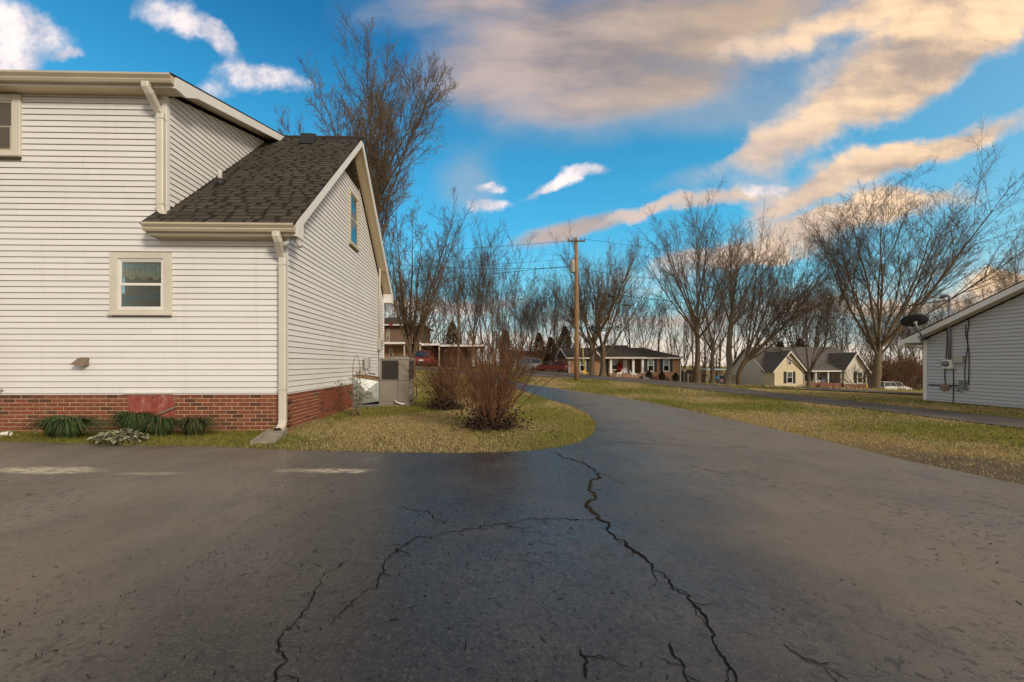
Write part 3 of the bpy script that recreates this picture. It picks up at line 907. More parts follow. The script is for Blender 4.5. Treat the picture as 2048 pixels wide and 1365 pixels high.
for r in range(11):
    z0 = ZB - 0.019 - (r + 1) * BH
    x = -0.002 - (BM if r % 2 == 0 else BM / 2)
    if r % 2: spots.append(('f', -BM / 2 - 0.002, z0, True))
    while x > XL:
        x0, x1 = x, x + BM
        xx = x
        if not (x0 < AP1 + JT and x1 > AP0 - 0.02): spots.append(('f', x0, z0, False))
        else:
            if AP0 - 0.02 - x0 > 0.04: spots.append(('c', x0, z0, AP0 - 0.02 - x0))
            if x1 - AP1 > 0.035: spots.append(('c', AP1, z0, x1 - AP1))
        x -= BM
    y = 0.005 + (BM / 2 if r % 2 == 0 else 0)
    if r % 2 == 0: spots.append(('s', 0.005, z0, True))
    while y < D_ - BM:
        spots.append(('s', y, z0, False)); y += BM
def show(sp):     # seen in the frame and how large
    k, c, z0, h = sp
    if z0 < -0.06: return -1
    if k in 'fc': return 100 if c > -5.1 else -1
    return 60 - c * 10
spots.sort(key=show, reverse=True)
many = MB()
for i, (k, c, z0, h) in enumerate(spots):
    jx = rb.uniform(-0.0015, 0.0015); pr = rb.uniform(0, 0.004)
    if i < 299:
        o = bpy.data.objects.new('brick', brick_mesh(h - JT) if k == 'c' else halfb if h else full); COL.objects.link(o); o.parent = house
        if k in 'fc': o.location = (c + JT / 2 + jx, -0.003 - pr, z0 + JT / 2)
        else: o.location = (0.003 + pr, c + JT / 2 + jx, z0 + JT / 2); o.rotation_euler = (0, 0, R(90))
    else:
        L = (BM / 2 if h else BM) - JT
        if k == 'f': many.box(c + 0.005, c + 0.005 + L, -0.006 - pr, 0.05, z0 + 0.005, z0 + BH - 0.005)
        else: many.box(-0.05, 0.006 + pr, c + 0.005, c + 0.005 + L, z0 + 0.005, z0 + BH - 0.005)
tag(many.build('brick', M['brick_many'], house), kind='stuff')

# ---- crawl-space panel
ap = MB(); ap.box(AP0 + 0.012, AP1 - 0.006, -0.012, 0.02, 0.02, ZB - 0.02)
apo = ap.build('access_panel', M['panel'], house, bevel=0.004)
apf = MB(); apf.box(AP0 - 0.02, AP0 + 0.010, -0.016, 0.03, 0, ZB - 0.022); apf.build('panel_frame', M['panel'], apo)
led = MB(); led.box(hit(249, 783, 1, 0).x, AP1 - 0.01, -0.05, 0.0, ZB + 0.004, ZB + 0.03); led.build('panel_ledge', M['white'], house)
br = MB()
p0 = hit(296, 838, 1, -0.03); p1 = hit(350, 815, 1, -0.03)
br.prism([(p0.x, -0.045, p0.z - 0.018), (p1.x, -0.045, p1.z - 0.018), (p1.x, -0.045, p1.z + 0.018), (p0.x, -0.045, p0.z + 0.018)], (0, 0.025, 0))
br.build('brace', M['hood'], apo)
kn = MB(); kp = hit(306, 795, 1, -0.02); kn.lathe((kp.x, -0.035, kp.z), [(0.012, 0), (0.016, 0.012), (0.01, 0.022)], 8, 'y'); kn.build('latch', M['grille'], apo)

# ---- windows
def window_front(Wr, dark_top=False):
    x0, x1, z0, z1 = Wr
    cw = 0.135
    w = MB()      # casing
    for (a, b, c, d) in ((x0, x0 + cw, z0, z1), (x1 - cw, x1, z0, z1)): w.box(a, b, -0.05, 0.01, c, d)
    w.box(x0 + cw, x1 - cw, -0.049, 0.01, z1 - cw * 0.8, z1 - 0.001)
    w.box(x0 + cw, x1 - cw, -0.049, 0.01, z0 + 0.001, z0 + cw * 0.75)
    win = w.build('window', M['trim'], house, bevel=0.006)
    s = MB(); s.box(x0 - 0.015, x1 + 0.015, -0.075, -0.051, z0 + 0.0, z0 + 0.035); s.build('sill', M['trim'], win)
    a, b, c, d = x0 + cw, x1 - cw, z0 + cw * 0.75, z1 - cw * 0.8
    f = MB(); t = 0.03
    f.box(a, a + t, -0.03, 0.008, c, d); f.box(b - t, b, -0.03, 0.008, c, d)
    f.box(a + t, b - t, -0.029, 0.008, d - t, d); f.box(a + t, b - t, -0.029, 0.008, c, c + t)
    f.build('frame', M['trim_tan' if dark_top else 'white'], win)
    mz = (c + d) / 2
    for (c2, d2, yy) in ((mz, d - t, -0.012), (c + t, mz, -0.022)):
        q = MB(); u = 0.022
        q.box(a + t, a + t + u, yy - 0.006, yy + 0.012, c2, d2); q.box(b - t - u, b - t, yy - 0.006, yy + 0.012, c2, d2)
        q.box(a + t + u, b - t - u, yy - 0.005, yy + 0.012, c2, c2 + u); q.box(a + t + u, b - t - u, yy - 0.005, yy + 0.012, d2 - u, d2)
        q.build('sash', M['trim_tan' if dark_top else 'white'], win)
        g = MB(); g.box(a + t + u, b - t - u, yy + 0.002, yy + 0.005, c2 + u, d2 - u); g.build('pane', M['glass'], win)
    bl = MB(); zz = c + t
    while zz < d - t:
        bl.hexa([(a + t, 0.055, zz), (b - t, 0.055, zz), (b - t, 0.075, zz + 0.012), (a + t, 0.075, zz + 0.012), (a + t, 0.055, zz + 0.002), (b - t, 0.055, zz + 0.002), (b - t, 0.075, zz + 0.014), (a + t, 0.075, zz + 0.014)])
        zz += 0.030
    bl.build('blind', M['blinds'], win)
    r = MB(); r.box(a, b, 0.10, 0.11, c, d); r.build('room', M['interior'], win)
    if dark_top:
        v = MB(); v.box(a + t, b - t, -0.027, -0.0245, c + t, d - t); v.build('screen', M['screen'], win)
    if not dark_top:
        v = MB(); n = 40; hv = (d - c) * 0.34
        top = []; bot = []
        for i in range(n + 1):
            xx = a + t + (b - a - 2 * t) * i / n; yy = 0.04 + 0.008 * math.sin(i * 1.9)
            top.append((xx, yy, d - t)); bot.append((xx, yy - 0.006, d - t - hv + 0.03 * math.sin(i * 0.55)))
        v.add(top + bot, [(i, i + 1, n + 2 + i, n + 1 + i) for i in range(n)])
        v.build('valance', M['valance'], win)
    return win
# cut the wall core behind the windows: rebuild it around the openings
bpy.data.objects.remove([o for o in COL.objects if o.name == 'wall'][0])
core = MB()
def wall_rects(x0, x1, z0, z1, y0):
    holes = [w for w in (W1, W2) if w[2] < z1 and w[3] > z0]
    xs = sorted({x0, x1, *[min(max(v, x0), x1) for w in holes for v in (w[0] + 0.05, w[1] - 0.05)]})
    for a, b in zip(xs[:-1], xs[1:]):
        m = (a + b) / 2; zz = z0
        for w in sorted(holes, key=lambda w: w[2]):
            if w[0] + 0.05 <= m <= w[1] - 0.05:
                if w[2] + 0.05 > zz: core.box(a, b, y0, 0.05, zz, w[2] + 0.05)
                zz = max(zz, w[3] - 0.05)
        if zz < z1: core.box(a, b, y0, 0.05, zz, z1)
wall_rects(XL, -0.002, 0.66, ZE, 0.0); wall_rects(XL, XD - 0.002, ZE, ZD, 0.0)
core.build('wall', M['core_shade'], house)
window_front(W1); window_front(W2, True)
# gable window
def gable_window():
    y0, y1, z0, z1 = GW; cw = 0.085
    w = MB()
    w.box(-0.01, 0.045, y0, y0 + cw, z0, z1); w.box(-0.01, 0.045, y1 - cw, y1, z0, z1)
    w.box(-0.01, 0.044, y0 + cw, y1 - cw, z1 - cw, z1 - .001); w.box(-0.01, 0.044, y0 + cw, y1 - cw, z0 + .001, z0 + cw)
    win = w.build('window', M['trim_tan'], house, bevel=0.005)
    s = MB(); s.box(0.046, 0.075, y0 - 0.015, y1 + 0.015, z0, z0 + 0.03); s.build('sill', M['trim_tan'], win)
    a, b, c, d = y0 + cw, y1 - cw, z0 + cw, z1 - cw; mz = (c + d) / 2
    for (c2, d2, xx) in ((mz, d, 0.012), (c, mz, 0.024)):
        q = MB(); u = 0.03
        q.box(xx - 0.012, xx + 0.006, a, a + u, c2, d2); q.box(xx - 0.012, xx + 0.006, b - u, b, c2, d2)
        q.box(xx - 0.012, xx + 0.005, a + u, b - u, c2, c2 + u); q.box(xx - 0.012, xx + 0.005, a + u, b - u, d2 - u, d2)
        q.build('sash', M['trim_tan'], win)
        g = MB(); g.box(xx - 0.005, xx - 0.002, a + u, b - u, c2 + u, d2 - u); g.build('pane', M['glass'], win)
    r = MB(); r.box(0.0005, 0.0015, a, b, c, d); r.build('blind', M['blinds'], win)
gable_window()
# louvre vent under the gable peak
lv = MB(); zv0, zv1 = 6.02, 6.62
def vlim(z): d = (z - 3.40) / SL; return 0.10 + d, D_ - 0.10 - d
lv.prism([(0.017, vlim(zv0)[0], zv0), (0.017, vlim(zv0)[1], zv0), (0.017, 3.6, 6.68)], (0.006, 0, 0))
lvo = lv.build('louvre_vent', M['dark'], house)
zz = zv0
while zz < 6.62:
    a, b = vlim(zz + 0.02)
    if b - a > 0.06:
        s = MB(); s.hexa([(0.024, a, zz + 0.045), (0.028, a, zz + 0.045), (0.028, b, zz + 0.045), (0.024, b, zz + 0.045), (0.060, a, zz), (0.064, a, zz), (0.064, b, zz), (0.060, b, zz)])
        s.build('slat', M['trim_tan'], lvo)
    zz += 0.075
# ---- roofs
def slab(name, pts, thick, m):
    b = MB(); b.prism(pts, (0, 0, -thick)); return b.build(name, m, house)
XR = 0.30
roof = slab('roof', [(-2.20, -0.34, roof_z(-0.34)), (XR, -0.34, roof_z(-0.34)), (XR, 3.6, roof_z(3.6)), (-2.20, 3.6, roof_z(3.6))], 0.03, M['shingle_dark'])
slab('roof', [(XR, 3.6, roof_z(3.6)), (XR, 7.54, roof_z(7.54)), (XL - .3, 7.54, roof_z(7.54)), (XL - .3, 3.6, roof_z(3.6))], 0.03, M['shingle_dark'])
slab('roof', [(XL - .3, -0.34, dorm_z(-0.34)), (XD + 0.33, -0.34, dorm_z(-0.34)), (XD + 0.33, 3.62, dorm_z(3.62)), (XL - .3, 3.62, dorm_z(3.62))], 0.03, M['shingle_dark'])
# shingle tabs, course by course up the low roof
ln = math.hypot(1, SL); ey, ez = 1 / ln, SL / ln           # up-slope unit
ny, nz = -SL / ln, 1 / ln                                  # outward normal
rt = random.Random(8)
tabs = []
tot = 4.02 * ln; s = 0.0; course = 0
EXS = 0.142
while s < tot - 0.06:
    x = -2.20 if s < 0.4 else XD + 0.0
    x += rt.uniform(0.0, 0.12)
    while x < XR - 0.03:
        w = rt.choice((0.12, 0.16, 0.2, 0.26, 0.33)); g = rt.choice((0.04, 0.07, 0.1))
        x1 = min(x + w, XR)
        tabs.append((s, x, x1, rt.uniform(0.010, 0.014)))
        x = x1 + g
    s += EXS; course += 1
tm = MB()
def tab_pts(s, x0, x1, h, L=EXS + 0.01):
    def q(x, ss, hh):
        y = -0.34 + ey * ss; z = roof_z(-0.34) + ez * ss
        return (x, y + ny * hh, z + nz * hh)
    L = min(L, tot - s)
    return [q(x0, s, 0.001), q(x1, s, 0.001), q(x1, s + L, 0.001), q(x0, s + L, 0.001), q(x0 + 0.004, s, h), q(x1 - 0.004, s, h), q(x1 - 0.004, s + L, 0.0025), q(x0 + 0.004, s + L, 0.0025)]
for i, (s, x0, x1, h) in enumerate(tabs):
    if i < 299:
        b = MB(); b.hexa(tab_pts(s, x0, x1, h)); b.build('shingle', M['shingle'], roof)
    else: tm.hexa(tab_pts(s, x0, x1, h))
tag(tm.build('shingle', M['shingle_many'], roof), kind='stuff')
rc = MB(); rc.prism([(XR, 3.45, roof_z(3.45) + 0.012), (XR, 3.6, roof_z(3.6) + 0.02), (XR, 3.75, roof_z(3.75) + 0.012)], (XD - XR - 0.1, 0, 0)); rc.build('ridge_cap', M['shingle_dark'], house)
# fascia, rakes, soffits
def rake(x0, x1, ya, yb, zf, off_top, hgt, m=None, name='rake_board'):
    b = MB(); za, zb_ = zf(ya), zf(yb)
    b.prism([(x0, ya, za - off_top), (x0, yb, zb_ - off_top), (x0, yb, zb_ - off_top - hgt), (x0, ya, za - off_top - hgt)], (x1 - x0, 0, 0))
    b.build(name, m or M['white'], house)
rake(XR - 0.03, XR - 0.001, -0.22, 3.6, roof_z, 0.03, 0.20)
rake(XR - 0.03, XR - 0.001, 3.6, 7.42, roof_z, 0.03, 0.20)
rake(XD + 0.33 - 0.031, XD + 0.33 - 0.001, -0.22, 3.6, dorm_z, 0.03, 0.17)
# boxed eave ends
for (ya, yb) in ((-0.24, 0.02), (7.18, 7.44)):
    b = MB()
    zt = [roof_z(ya) - 0.04, roof_z(yb) - 0.04]
    b.prism([(XR - 0.028, ya, ZE - 0.02), (XR - 0.028, yb, ZE - 0.02), (XR - 0.028, yb, zt[1]), (XR - 0.028, ya, zt[0])], (0.032, 0, 0)); b.build('eave_end', M['white'], house)
b = MB(); b.prism([(XD + 0.300, -0.24, ZD - 0.02), (XD + 0.300, 0.0, ZD - 0.02), (XD + 0.300, 0.30, dorm_z(0.30) - 0.20), (XD + 0.300, 0.30, dorm_z(.3) - 0.04), (XD + 0.300, -0.24, dorm_z(-.24) - 0.04)], (0.034, 0, 0)); b.build('eave_end', M['white'], house)
fa = MB(); fa.box(-2.16, XR - 0.032, -0.25, -0.23, ZE - 0.02, 3.50); fa.build('fascia', M['trim'], house)
fa = MB(); fa.box(XL - .2, XD + 0.296, -0.25, -0.23, ZD - 0.02, 5.94); fa.build('fascia', M['trim'], house)
fa = MB(); fa.box(XL - .2, XR - 0.032, 7.43, 7.45, ZE - 0.02, 3.50); fa.build('fascia', M['trim'], house)
b = MB(); b.prism([(-2.165, -0.25, ZE - 0.02), (-2.165, -0.02, ZE - 0.02), (-2.165, -0.02, 3.6), (-2.165, -0.25, 3.5)], (0.02, 0, 0)); b.build('eave_end', M['trim'], house)
def soffit_strip(x0, x1, z, n, m):
    w = (x1 - x0) / n
    for i in range(n):
        a = x0 + i * w; b = MB()
        b.prism([(a + 0.004, 0, z - 0.004), (a + w - 0.004, 0, z - 0.004), (a + w, 0, z + 0.006), (a, 0, z + 0.006)], (0, -0.232, 0)); b.build('soffit_panel', m, house)
soffit_strip(-2.14, XR - 0.03, ZE, 19, M['soffit'])
soffit_strip(-5.2, XD + 0.29, ZD, 31, M['soffit'])
b = MB(); b.box(XL - .2, -5.2, -0.232, 0, ZD - 0.004, ZD + 0.006); b.build('soffit', M['trim_tan'], house)
def rake_soffit(xa, xb, ya, yb, zf, drop, step, up, m):
    n = max(1, int(abs(yb - ya) * math.hypot(1, up) / step))
    for i in range(n):
        y0 = ya + (yb - ya) * i / n; y1 = ya + (yb - ya) * (i + 1) / n; e = (y1 - y0) * 0.04
        b = MB(); b.hexa([(xa, y0, zf(y0) - drop), (xb, y0, zf(y0) - drop), (xb, y1, zf(y1) - drop), (xa, y1, zf(y1) - drop),
                          (xa, y0 + e, zf(y0 + e) - drop + 0.014), (xb, y0 + e, zf(y0 + e) - drop + 0.014), (xb, y1 - e, zf(y1 - e) - drop + 0.014), (xa, y1 - e, zf(y1 - e) - drop + 0.014)])
        b.build('soffit_panel', m, house)
rake_soffit(0.004, XR - 0.031, 0.02, 3.6, roof_z, 0.19, 0.13, SL, M['soffit'])
rake_soffit(0.004, XR - 0.031, 3.6, 7.18, roof_z, 0.19, 0.13, SL, M['soffit'])
rake_soffit(XD + 0.004, XD + 0.298, 0.02, 3.4, dorm_z, 0.165, 0.16, SD, M['soffit'])
# gutters: an ogee trough
def gutter(x0, x1, ztop, yback=-0.251):
    prof = [(0, 0), (0, -0.13), (-0.065, -0.13), (-0.085, -0.095), (-0.075, -0.075), (-0.115, -0.03), (-0.115, 0.0), (-0.106, 0.0), (-0.106, -0.026), (-0.066, -0.072), (-0.076, -0.095), (-0.06, -0.122), (-0.008, -0.122), (-0.008, 0)]
    b = MB(); n = len(prof)
    b.add([(x0, yback + p[0], ztop + p[1]) for p in prof] + [(x1, yback + p[0], ztop + p[1]) for p in prof], [(i, (i + 1) % n, n + (i + 1) % n, n + i) for i in range(n)])
    for x in (x0, x1 - 0.004):
        b.prism([(x, yback + p[0], ztop + p[1]) for p in prof[:7]], (0.004, 0, 0))
    return b.build('gutter', M['trim_tan'], house)
b = MB(); b.box(0.004, XR - 0.031, 7.17, 7.45, ZE - 0.02, ZE + 0.0); b.box(0.004, XR - 0.031, 7.16, 7.168, ZE, 3.62); b.build('eave_return', M['white'], house)
gutter(-2.17, XR - 0.01, 3.485); gutter(XL - .3, XD + 0.32, 5.93)
# downspouts
def downspout(path, wx, wy, name='downspout', m='trim'):
    b = MB(); n = len(path); pts = [Vector(p) for p in path]
    vs = []
    for i, p in enumerate(pts):
        t = (pts[min(i + 1, n - 1)] - pts[max(i - 1, 0)]).normalized()
        xx = Vector((1, 0, 0)); yy = t.cross(xx).normalized()
        for sx, sy in ((-1, -.7), (-.7, -1), (.7, -1), (1, -.7), (1, .7), (.7, 1), (-.7, 1), (-1, .7)): vs.append(p + xx * sx * wx / 2 + yy * sy * wy / 2)
    fs = []
    for i in range(n - 1):
        for k in range(8): fs.append((i * 8 + k, i * 8 + (k + 1) % 8, (i + 1) * 8 + (k + 1) % 8, (i + 1) * 8 + k))
    b.add(vs, fs); o = b.build(name, M[m], house)
    for f in o.data.polygons: f.use_smooth = False
    return o
xa = hit(565, 600, 1, -0.07).x; xg = hit(553, 465, 1, -0.3).x
d1 = downspout([(xg, -0.31, 3.36), (xg, -0.31, 3.29), (xg + 0.01, -0.27, 3.22), (xa - 0.02, -0.11, 3.06), (xa, -0.064, 3.0), (xa, -0.064, 2.9), (xa, -0.064, 0.20), (xa, -0.08, 0.12), (xa - 0.005, -0.13, 0.07), (xa - 0.01, -0.22, 0.045)], 0.125, 0.085)
for zz in (2.86, 0.72):
    b = MB(); b.box(xa - 0.068, xa + 0.068, -0.112, -0.017, zz, zz + 0.02); b.build('band', M['trim'], d1)
b = MB(); b.box(xa - 0.064, xa + 0.044, -0.232, -0.221, 0.015, 0.085); b.build('outlet', M['dark'], d1)
xb = hit(321, 300, 1, -0.07).x; xg = hit(293, 160, 1, -0.3).x
d2 = downspout([(xg, -0.31, 5.80), (xg, -0.31, 5.73), (xg + 0.02, -0.27, 5.66), (xb - 0.03, -0.11, 5.50), (xb, -0.064, 5.44), (xb, -0.064, 5.36), (xb, -0.064, 3.86), (xb + 0.01, -0.068, 3.78), (xb + 0.06, -0.085, 3.71), (xb + 0.14, -0.10, 3.68)], 0.125, 0.085)
for zz in (5.34, 3.88):
    b = MB(); b.box(xb - 0.068, xb + 0.068, -0.112, -0.017, zz, zz + 0.02); b.build('band', M['trim'], d2)
# roof vents
def roof_pt(x, y, h=0.0): return Vector((x, y, roof_z(y) + h))
def roof_hit(px, py):
    o = HL((0, 0, CH)); d = HL(P(px, py, 1.0)) - o
    # z = a + SL*y
    a = 3.52 + SL * 0.3; t = (a + SL * o.y - o.z) / (d.z - SL * d.y); return o + d * t
v = roof_hit(440, 368)
b = MB(); b.lathe((v.x, v.y, v.z - 0.05), [(0.10, 0.0), (0.075, 0.10), (0.045, 0.15)], 14); pv = b.build('vent_flashing', M['dark'], house, True)
b = MB(); b.lathe((v.x, v.y, v.z), [(0.04, 0), (0.04, 0.24), (0.046, 0.25), (0.046, 0.26)], 14); b.build('vent_pipe', M['white'], house, True)
v = roof_hit(617, 285)
b = MB()
b.hexa([(v.x - 0.17, v.y - 0.16, v.z - 0.12), (v.x + 0.17, v.y - 0.16, v.z - 0.12), (v.x + 0.17, v.y + 0.2, v.z + 0.14), (v.x - 0.17, v.y + 0.2, v.z + 0.14),
        (v.x - 0.14, v.y - 0.13, v.z + 0.16), (v.x + 0.14, v.y - 0.13, v.z + 0.16), (v.x + 0.14, v.y + 0.15, v.z + 0.30), (v.x - 0.14, v.y + 0.15, v.z + 0.30)])
b.build('roof_vent', M['dark'], house, bevel=0.012)
# dryer vent hood
a = hit(153, 730, 1, -0.02); c = hit(178, 716, 1, -0.02)
b = MB(); b.hexa([(a.x - 0.01, -0.14, a.z), (c.x, -0.14, a.z - 0.02), (c.x, -0.014, a.z - 0.01), (a.x + 0.03, -0.014, a.z), (a.x + 0.05, -0.04, c.z), (c.x, -0.05, c.z), (c.x, -0.014, c.z + 0.01), (a.x + 0.05, -0.014, c.z + 0.01)])
b.build('dryer_vent', M['hood'], house, bevel=0.005)
# flood lights under the eave
fx = hit(588, 470, 1, -0.12).x
b = MB(); b.lathe((fx, -0.13, ZE - 0.035), [(0.05, 0), (0.055, 0.02), (0.05, 0.032)], 12); fl_o = b.build('flood_light', M['box_grey'], house, True)
for (q0, q1) in (((fx - 0.02, -0.13, ZE - 0.03), (fx - 0.12, -0.16, ZE - 0.13)), ((fx + 0.02, -0.13, ZE - 0.03), (fx + 0.13, -0.2, ZE - 0.16))):
    q0 = Vector(q0); q1 = Vector(q1); m_ = q0.lerp(q1, 0.5)
    b = MB(); b.tube([q0, m_], 0.012, 8); e = (q1 - q0).normalized()
    b.tube([m_, m_ + e * 0.03, m_ + e * 0.07, m_ + e * 0.11], [0.022, 0.03, 0.045, 0.05], 12); b.build('lamp_holder', M['box_grey'], fl_o, True)
    b = MB(); b.tube([m_ + e * 0.111, m_ + e * 0.125, m_ + e * 0.132], [0.046, 0.04, 0.015], 12); b.build('bulb', M['lamp'], fl_o, True)
# electric service on the gable
ym = hit(759, 600, 0, 0.05).y
zt = hit(759, 533, 0, 0.06).z
b = MB(); b.tube([(0.055, ym, 1.9), (0.055, ym, zt - 0.1), (0.055, ym, zt)], [0.035, 0.035, 0.042], 10); b.build('service_conduit', M['trim'], house, True)
b = MB(); b.box(0.018, 0.13, ym - 0.16, ym + 0.12, hit(756, 700, 0, 0.1).z, hit(756, 678, 0, 0.1).z); b.build('meter_box', M['box_grey'], house, bevel=0.01)
b = MB(); b.box(0.018, 0.10, ym + 0.16, ym + 0.42, 1.75, 2.2); b.build('breaker_box', M['trim'], house, bevel=0.01)
b = MB(); b.tube([(0.03, ym - 0.05, 1.55), (0.03, ym - 0.05, 0.9), (0.05, ym - 0.05, 0.7)], 0.012, 6); b.build('cable', M['conduit'], house)
b = MB(); b.tube([(0.07, ym, zt - 0.06), (0.2, ym + 0.1, zt - 0.2), (0.3, ym + 0.3, zt - 0.1)], 0.012, 6); b.build('cable', M['cable'], house)
# spigot at the left edge
sp_ = hit(6, 782, 1, -0.03)
b = MB(); b.tube([(sp_.x - 0.02, 0.0, sp_.z), (sp_.x - 0.02, -0.08, sp_.z), (sp_.x - 0.02, -0.10, sp_.z - 0.05)], 0.012, 8); b.lathe((sp_.x - 0.02, -0.06, sp_.z + 0.03), [(0.03, 0), (0.03, 0.008)], 10); b.build('spigot', M['metal'], house)

# ------------------------------------------------------------------ things by the house
def place_block():
    o = thing('splash_block', 'mossy concrete splash block under the white downspout at the corner', 'splash block', (-3.36, 6.22, 0.0), R(14))
    b = MB()
    b.hexa([(-0.17, -0.42, 0), (0.17, -0.42, 0), (0.14, 0.40, 0), (-0.14, 0.40, 0), (-0.17, -0.42, 0.02), (0.17, -0.42, 0.02), (0.14, 0.40, 0.06), (-0.14, 0.40, 0.06)])
    b.build('trough', M['concrete'], o)
    for s in (-1, 1):
        b = MB(); b.hexa([(s * 0.17, -0.42, 0), (s * 0.135, -0.42, 0), (s * 0.105, 0.40, 0), (s * 0.14, 0.40, 0), (s * 0.172, -0.425, 0.05), (s * 0.14, -0.42, 0.05), (s * 0.11, 0.40, 0.10), (s * 0.142, 0.405, 0.10)])
        b.build('rim', M['concrete'], o, bevel=0.006)
place_block()

def ac_unit():
    f = P(759, 813, 10.95)
    x0, x1 = f.x, P(817, 813, 10.95).x
    o = thing('air_conditioner', 'taupe packaged air conditioner on rails beside the gable wall', 'air conditioner', ((x0 + x1) / 2, 10.95, 0), YAW)
    w = (x1 - x0) / 2; d = 0.95; h = 1.31
    b = MB(); b.box(-w - 0.02, w + 0.02, -0.02, d + 0.02, 0.0, 0.05); b.build('pad', M['concrete'], o)
    for yy in (0.0, d - 0.07):
        b = MB(); b.box(-w - 0.015, w + 0.015, yy, yy + 0.07, 0.052, 0.13); b.build('rail', M['unit'], o, bevel=0.004)
    b = MB(); b.box(-w, w, 0, d, 0.132, h - 0.03); cab = b.build('cabinet', M['unit'], o, bevel=0.008)
    b = MB(); b.box(-w - 0.012, w + 0.012, -0.012, d + 0.012, h - 0.029, h); b.lathe((0.02, d * 0.5, h + 0.001), [(0.33, 0), (0.33, 0.03), (0.24, 0.055)], 20); b.build('top_cover', M['unit'], o, bevel=0.004)
    b = MB(); b.lathe((0.02, d * 0.5, h + 0.057), [(0.25, 0), (0.20, 0.02), (0.05, 0.03)], 18); b.build('fan_guard', M['grille'], o)
    zc = 0.70
    b = MB(); b.box(-w + 0.004, w - 0.004, -0.004, 0.0, zc, zc + 0.008); b.box(0.10, 0.106, -0.004, 0, 0.14, zc); b.box(0.12, 0.126, -0.004, 0, zc + .01, h - 0.04); b.build('seam', M['dark'], o)
    def grille(face, a, b_, z0, z1):
        bg = MB()
        if face == 'f': bg.box(a, b_, -0.006, -0.001, z0, z1)
        else: bg.box(w + 0.001, w + 0.006, a, b_, z0, z1)
        g = bg.build('grille', M['dark'], o); l = MB(); n = 12
        for i in range(n + 1):
            q = a + (b_ - a) * i / n
            if face == 'f': l.box(q - 0.003, q + 0.003, -0.014, -0.0065, z0, z1)
            else: l.box(w + 0.0065, w + 0.014, q - 0.003, q + 0.003, z0, z1)
        n = 15
        for i in range(n + 1):
            q = z0 + (z1 - z0) * i / n
            if face == 'f': l.box(a, b_, -0.017, -0.0145, q - 0.003, q + 0.003)
            else: l.box(w + 0.0145, w + 0.017, a, b_, q - 0.003, q + 0.003)
        l.build('wire', M['grille'], g)
    grille('f', -w + 0.075, 0.11, zc + 0.04, h - 0.06)
    grille('s', 0.07, d - 0.08, zc + 0.04, h - 0.06)
    for (yy, zz, ww, hh) in ((0.12, 0.30, 0.10, 0.07), (0.30, 0.33, 0.13, 0.11)):
        b = MB(); b.box(w + 0.001, w + 0.003, yy, yy + ww, zz, zz + hh); b.build('sticker', M['white'], o)
    b = MB(); b.tube([(w + 0.02, d * 0.8, 0.2), (w + 0.1, d * 0.8, 0.2), (w + 0.1, d * 0.8, 0.5), (w + 0.01, d * 0.8, 0.52)], 0.014, 8); b.build('pipe', M['dark'], o)
    b = MB(); b.tube([(0.02, -0.03, 0.16), (0.10, -0.08, 0.11), (0.22, -0.06, 0.07), (0.30, -0.02, 0.07)], 0.022, 8); b.build('drain_hose', M['white'], o, True)
    # duct between the unit and the wall
    du = thing('air_duct', 'galvanised sheet-metal duct between air conditioner and white wall', 'duct', (x0, 10.95, 0), YAW)
    L = -(HX - x0) * 1.0
    L = abs(HX - 0.1 - x0) - 0.01
    y0, y1 = 0.02, 0.80
    b = MB(); b.hexa([(-L, -0.22, 0.06), (-0.01, y0, 0.14), (-0.01, y1, 0.14), (-L, y1, 0.06), (-L, -0.22, 0.82), (-0.01, y0, 0.70), (-0.01, y1, 0.70), (-L, y1, 0.82)])
    b.build('duct_body', M['metal'], du)
    b = MB(); b.hexa([(-L, -0.26, 0.825), (0.0, -0.02, 0.705), (0.0, y1, 0.705), (-L, y1, 0.825), (-L, -0.26, 0.85), (0.0, -0.02, 0.735), (0.0, y1, 0.735), (-L, y1, 0.85)])
    b.build('duct_lid', M['rust'], du)
    b = MB()      # cross-broken face
    A, B_, C_, D2 = Vector((-L + .02, -0.226, 0.08)), Vector((-0.02, 0.01, 0.15)), Vector((-0.02, 0.01, 0.69)), Vector((-L + .02, -0.226, 0.80))
    mid = (A + B_ + C_ + D2) / 4 + Vector((0, -0.07, 0))
    b.add([A, B_, C_, D2, mid], [(0, 1, 4), (1, 2, 4), (2, 3, 4), (3, 0, 4)]); b.build('duct_face', M['metal'], du)
    b = MB(); b.box(-L + 0.05, -L + 0.25, -0.05, 0.1, 0.86, 0.98); b.build('junction_box', M['box_grey'], du, bevel=0.01)
    b = MB(); b.box(-L, -0.02, -0.2, y1, 0.0, 0.055); b.build('support', M['conduit'], du)
    db = thing('disconnect_box', 'small grey disconnect box on the wall above the duct', 'electrical box', (HX - 0.02, 11.45, 0), YAW)
    b = MB(); b.box(0.0, 0.12, 0, 0.22, 1.02, 1.36); b.build('box', M['box_grey'], db, bevel=0.012)
    b = MB(); b.tube([(0.06, 0.11, 1.02), (0.12, 0.1, 0.9), (0.3, 0.05, 0.85)], 0.015, 7); b.build('whip', M['conduit'], db)
ac_unit()

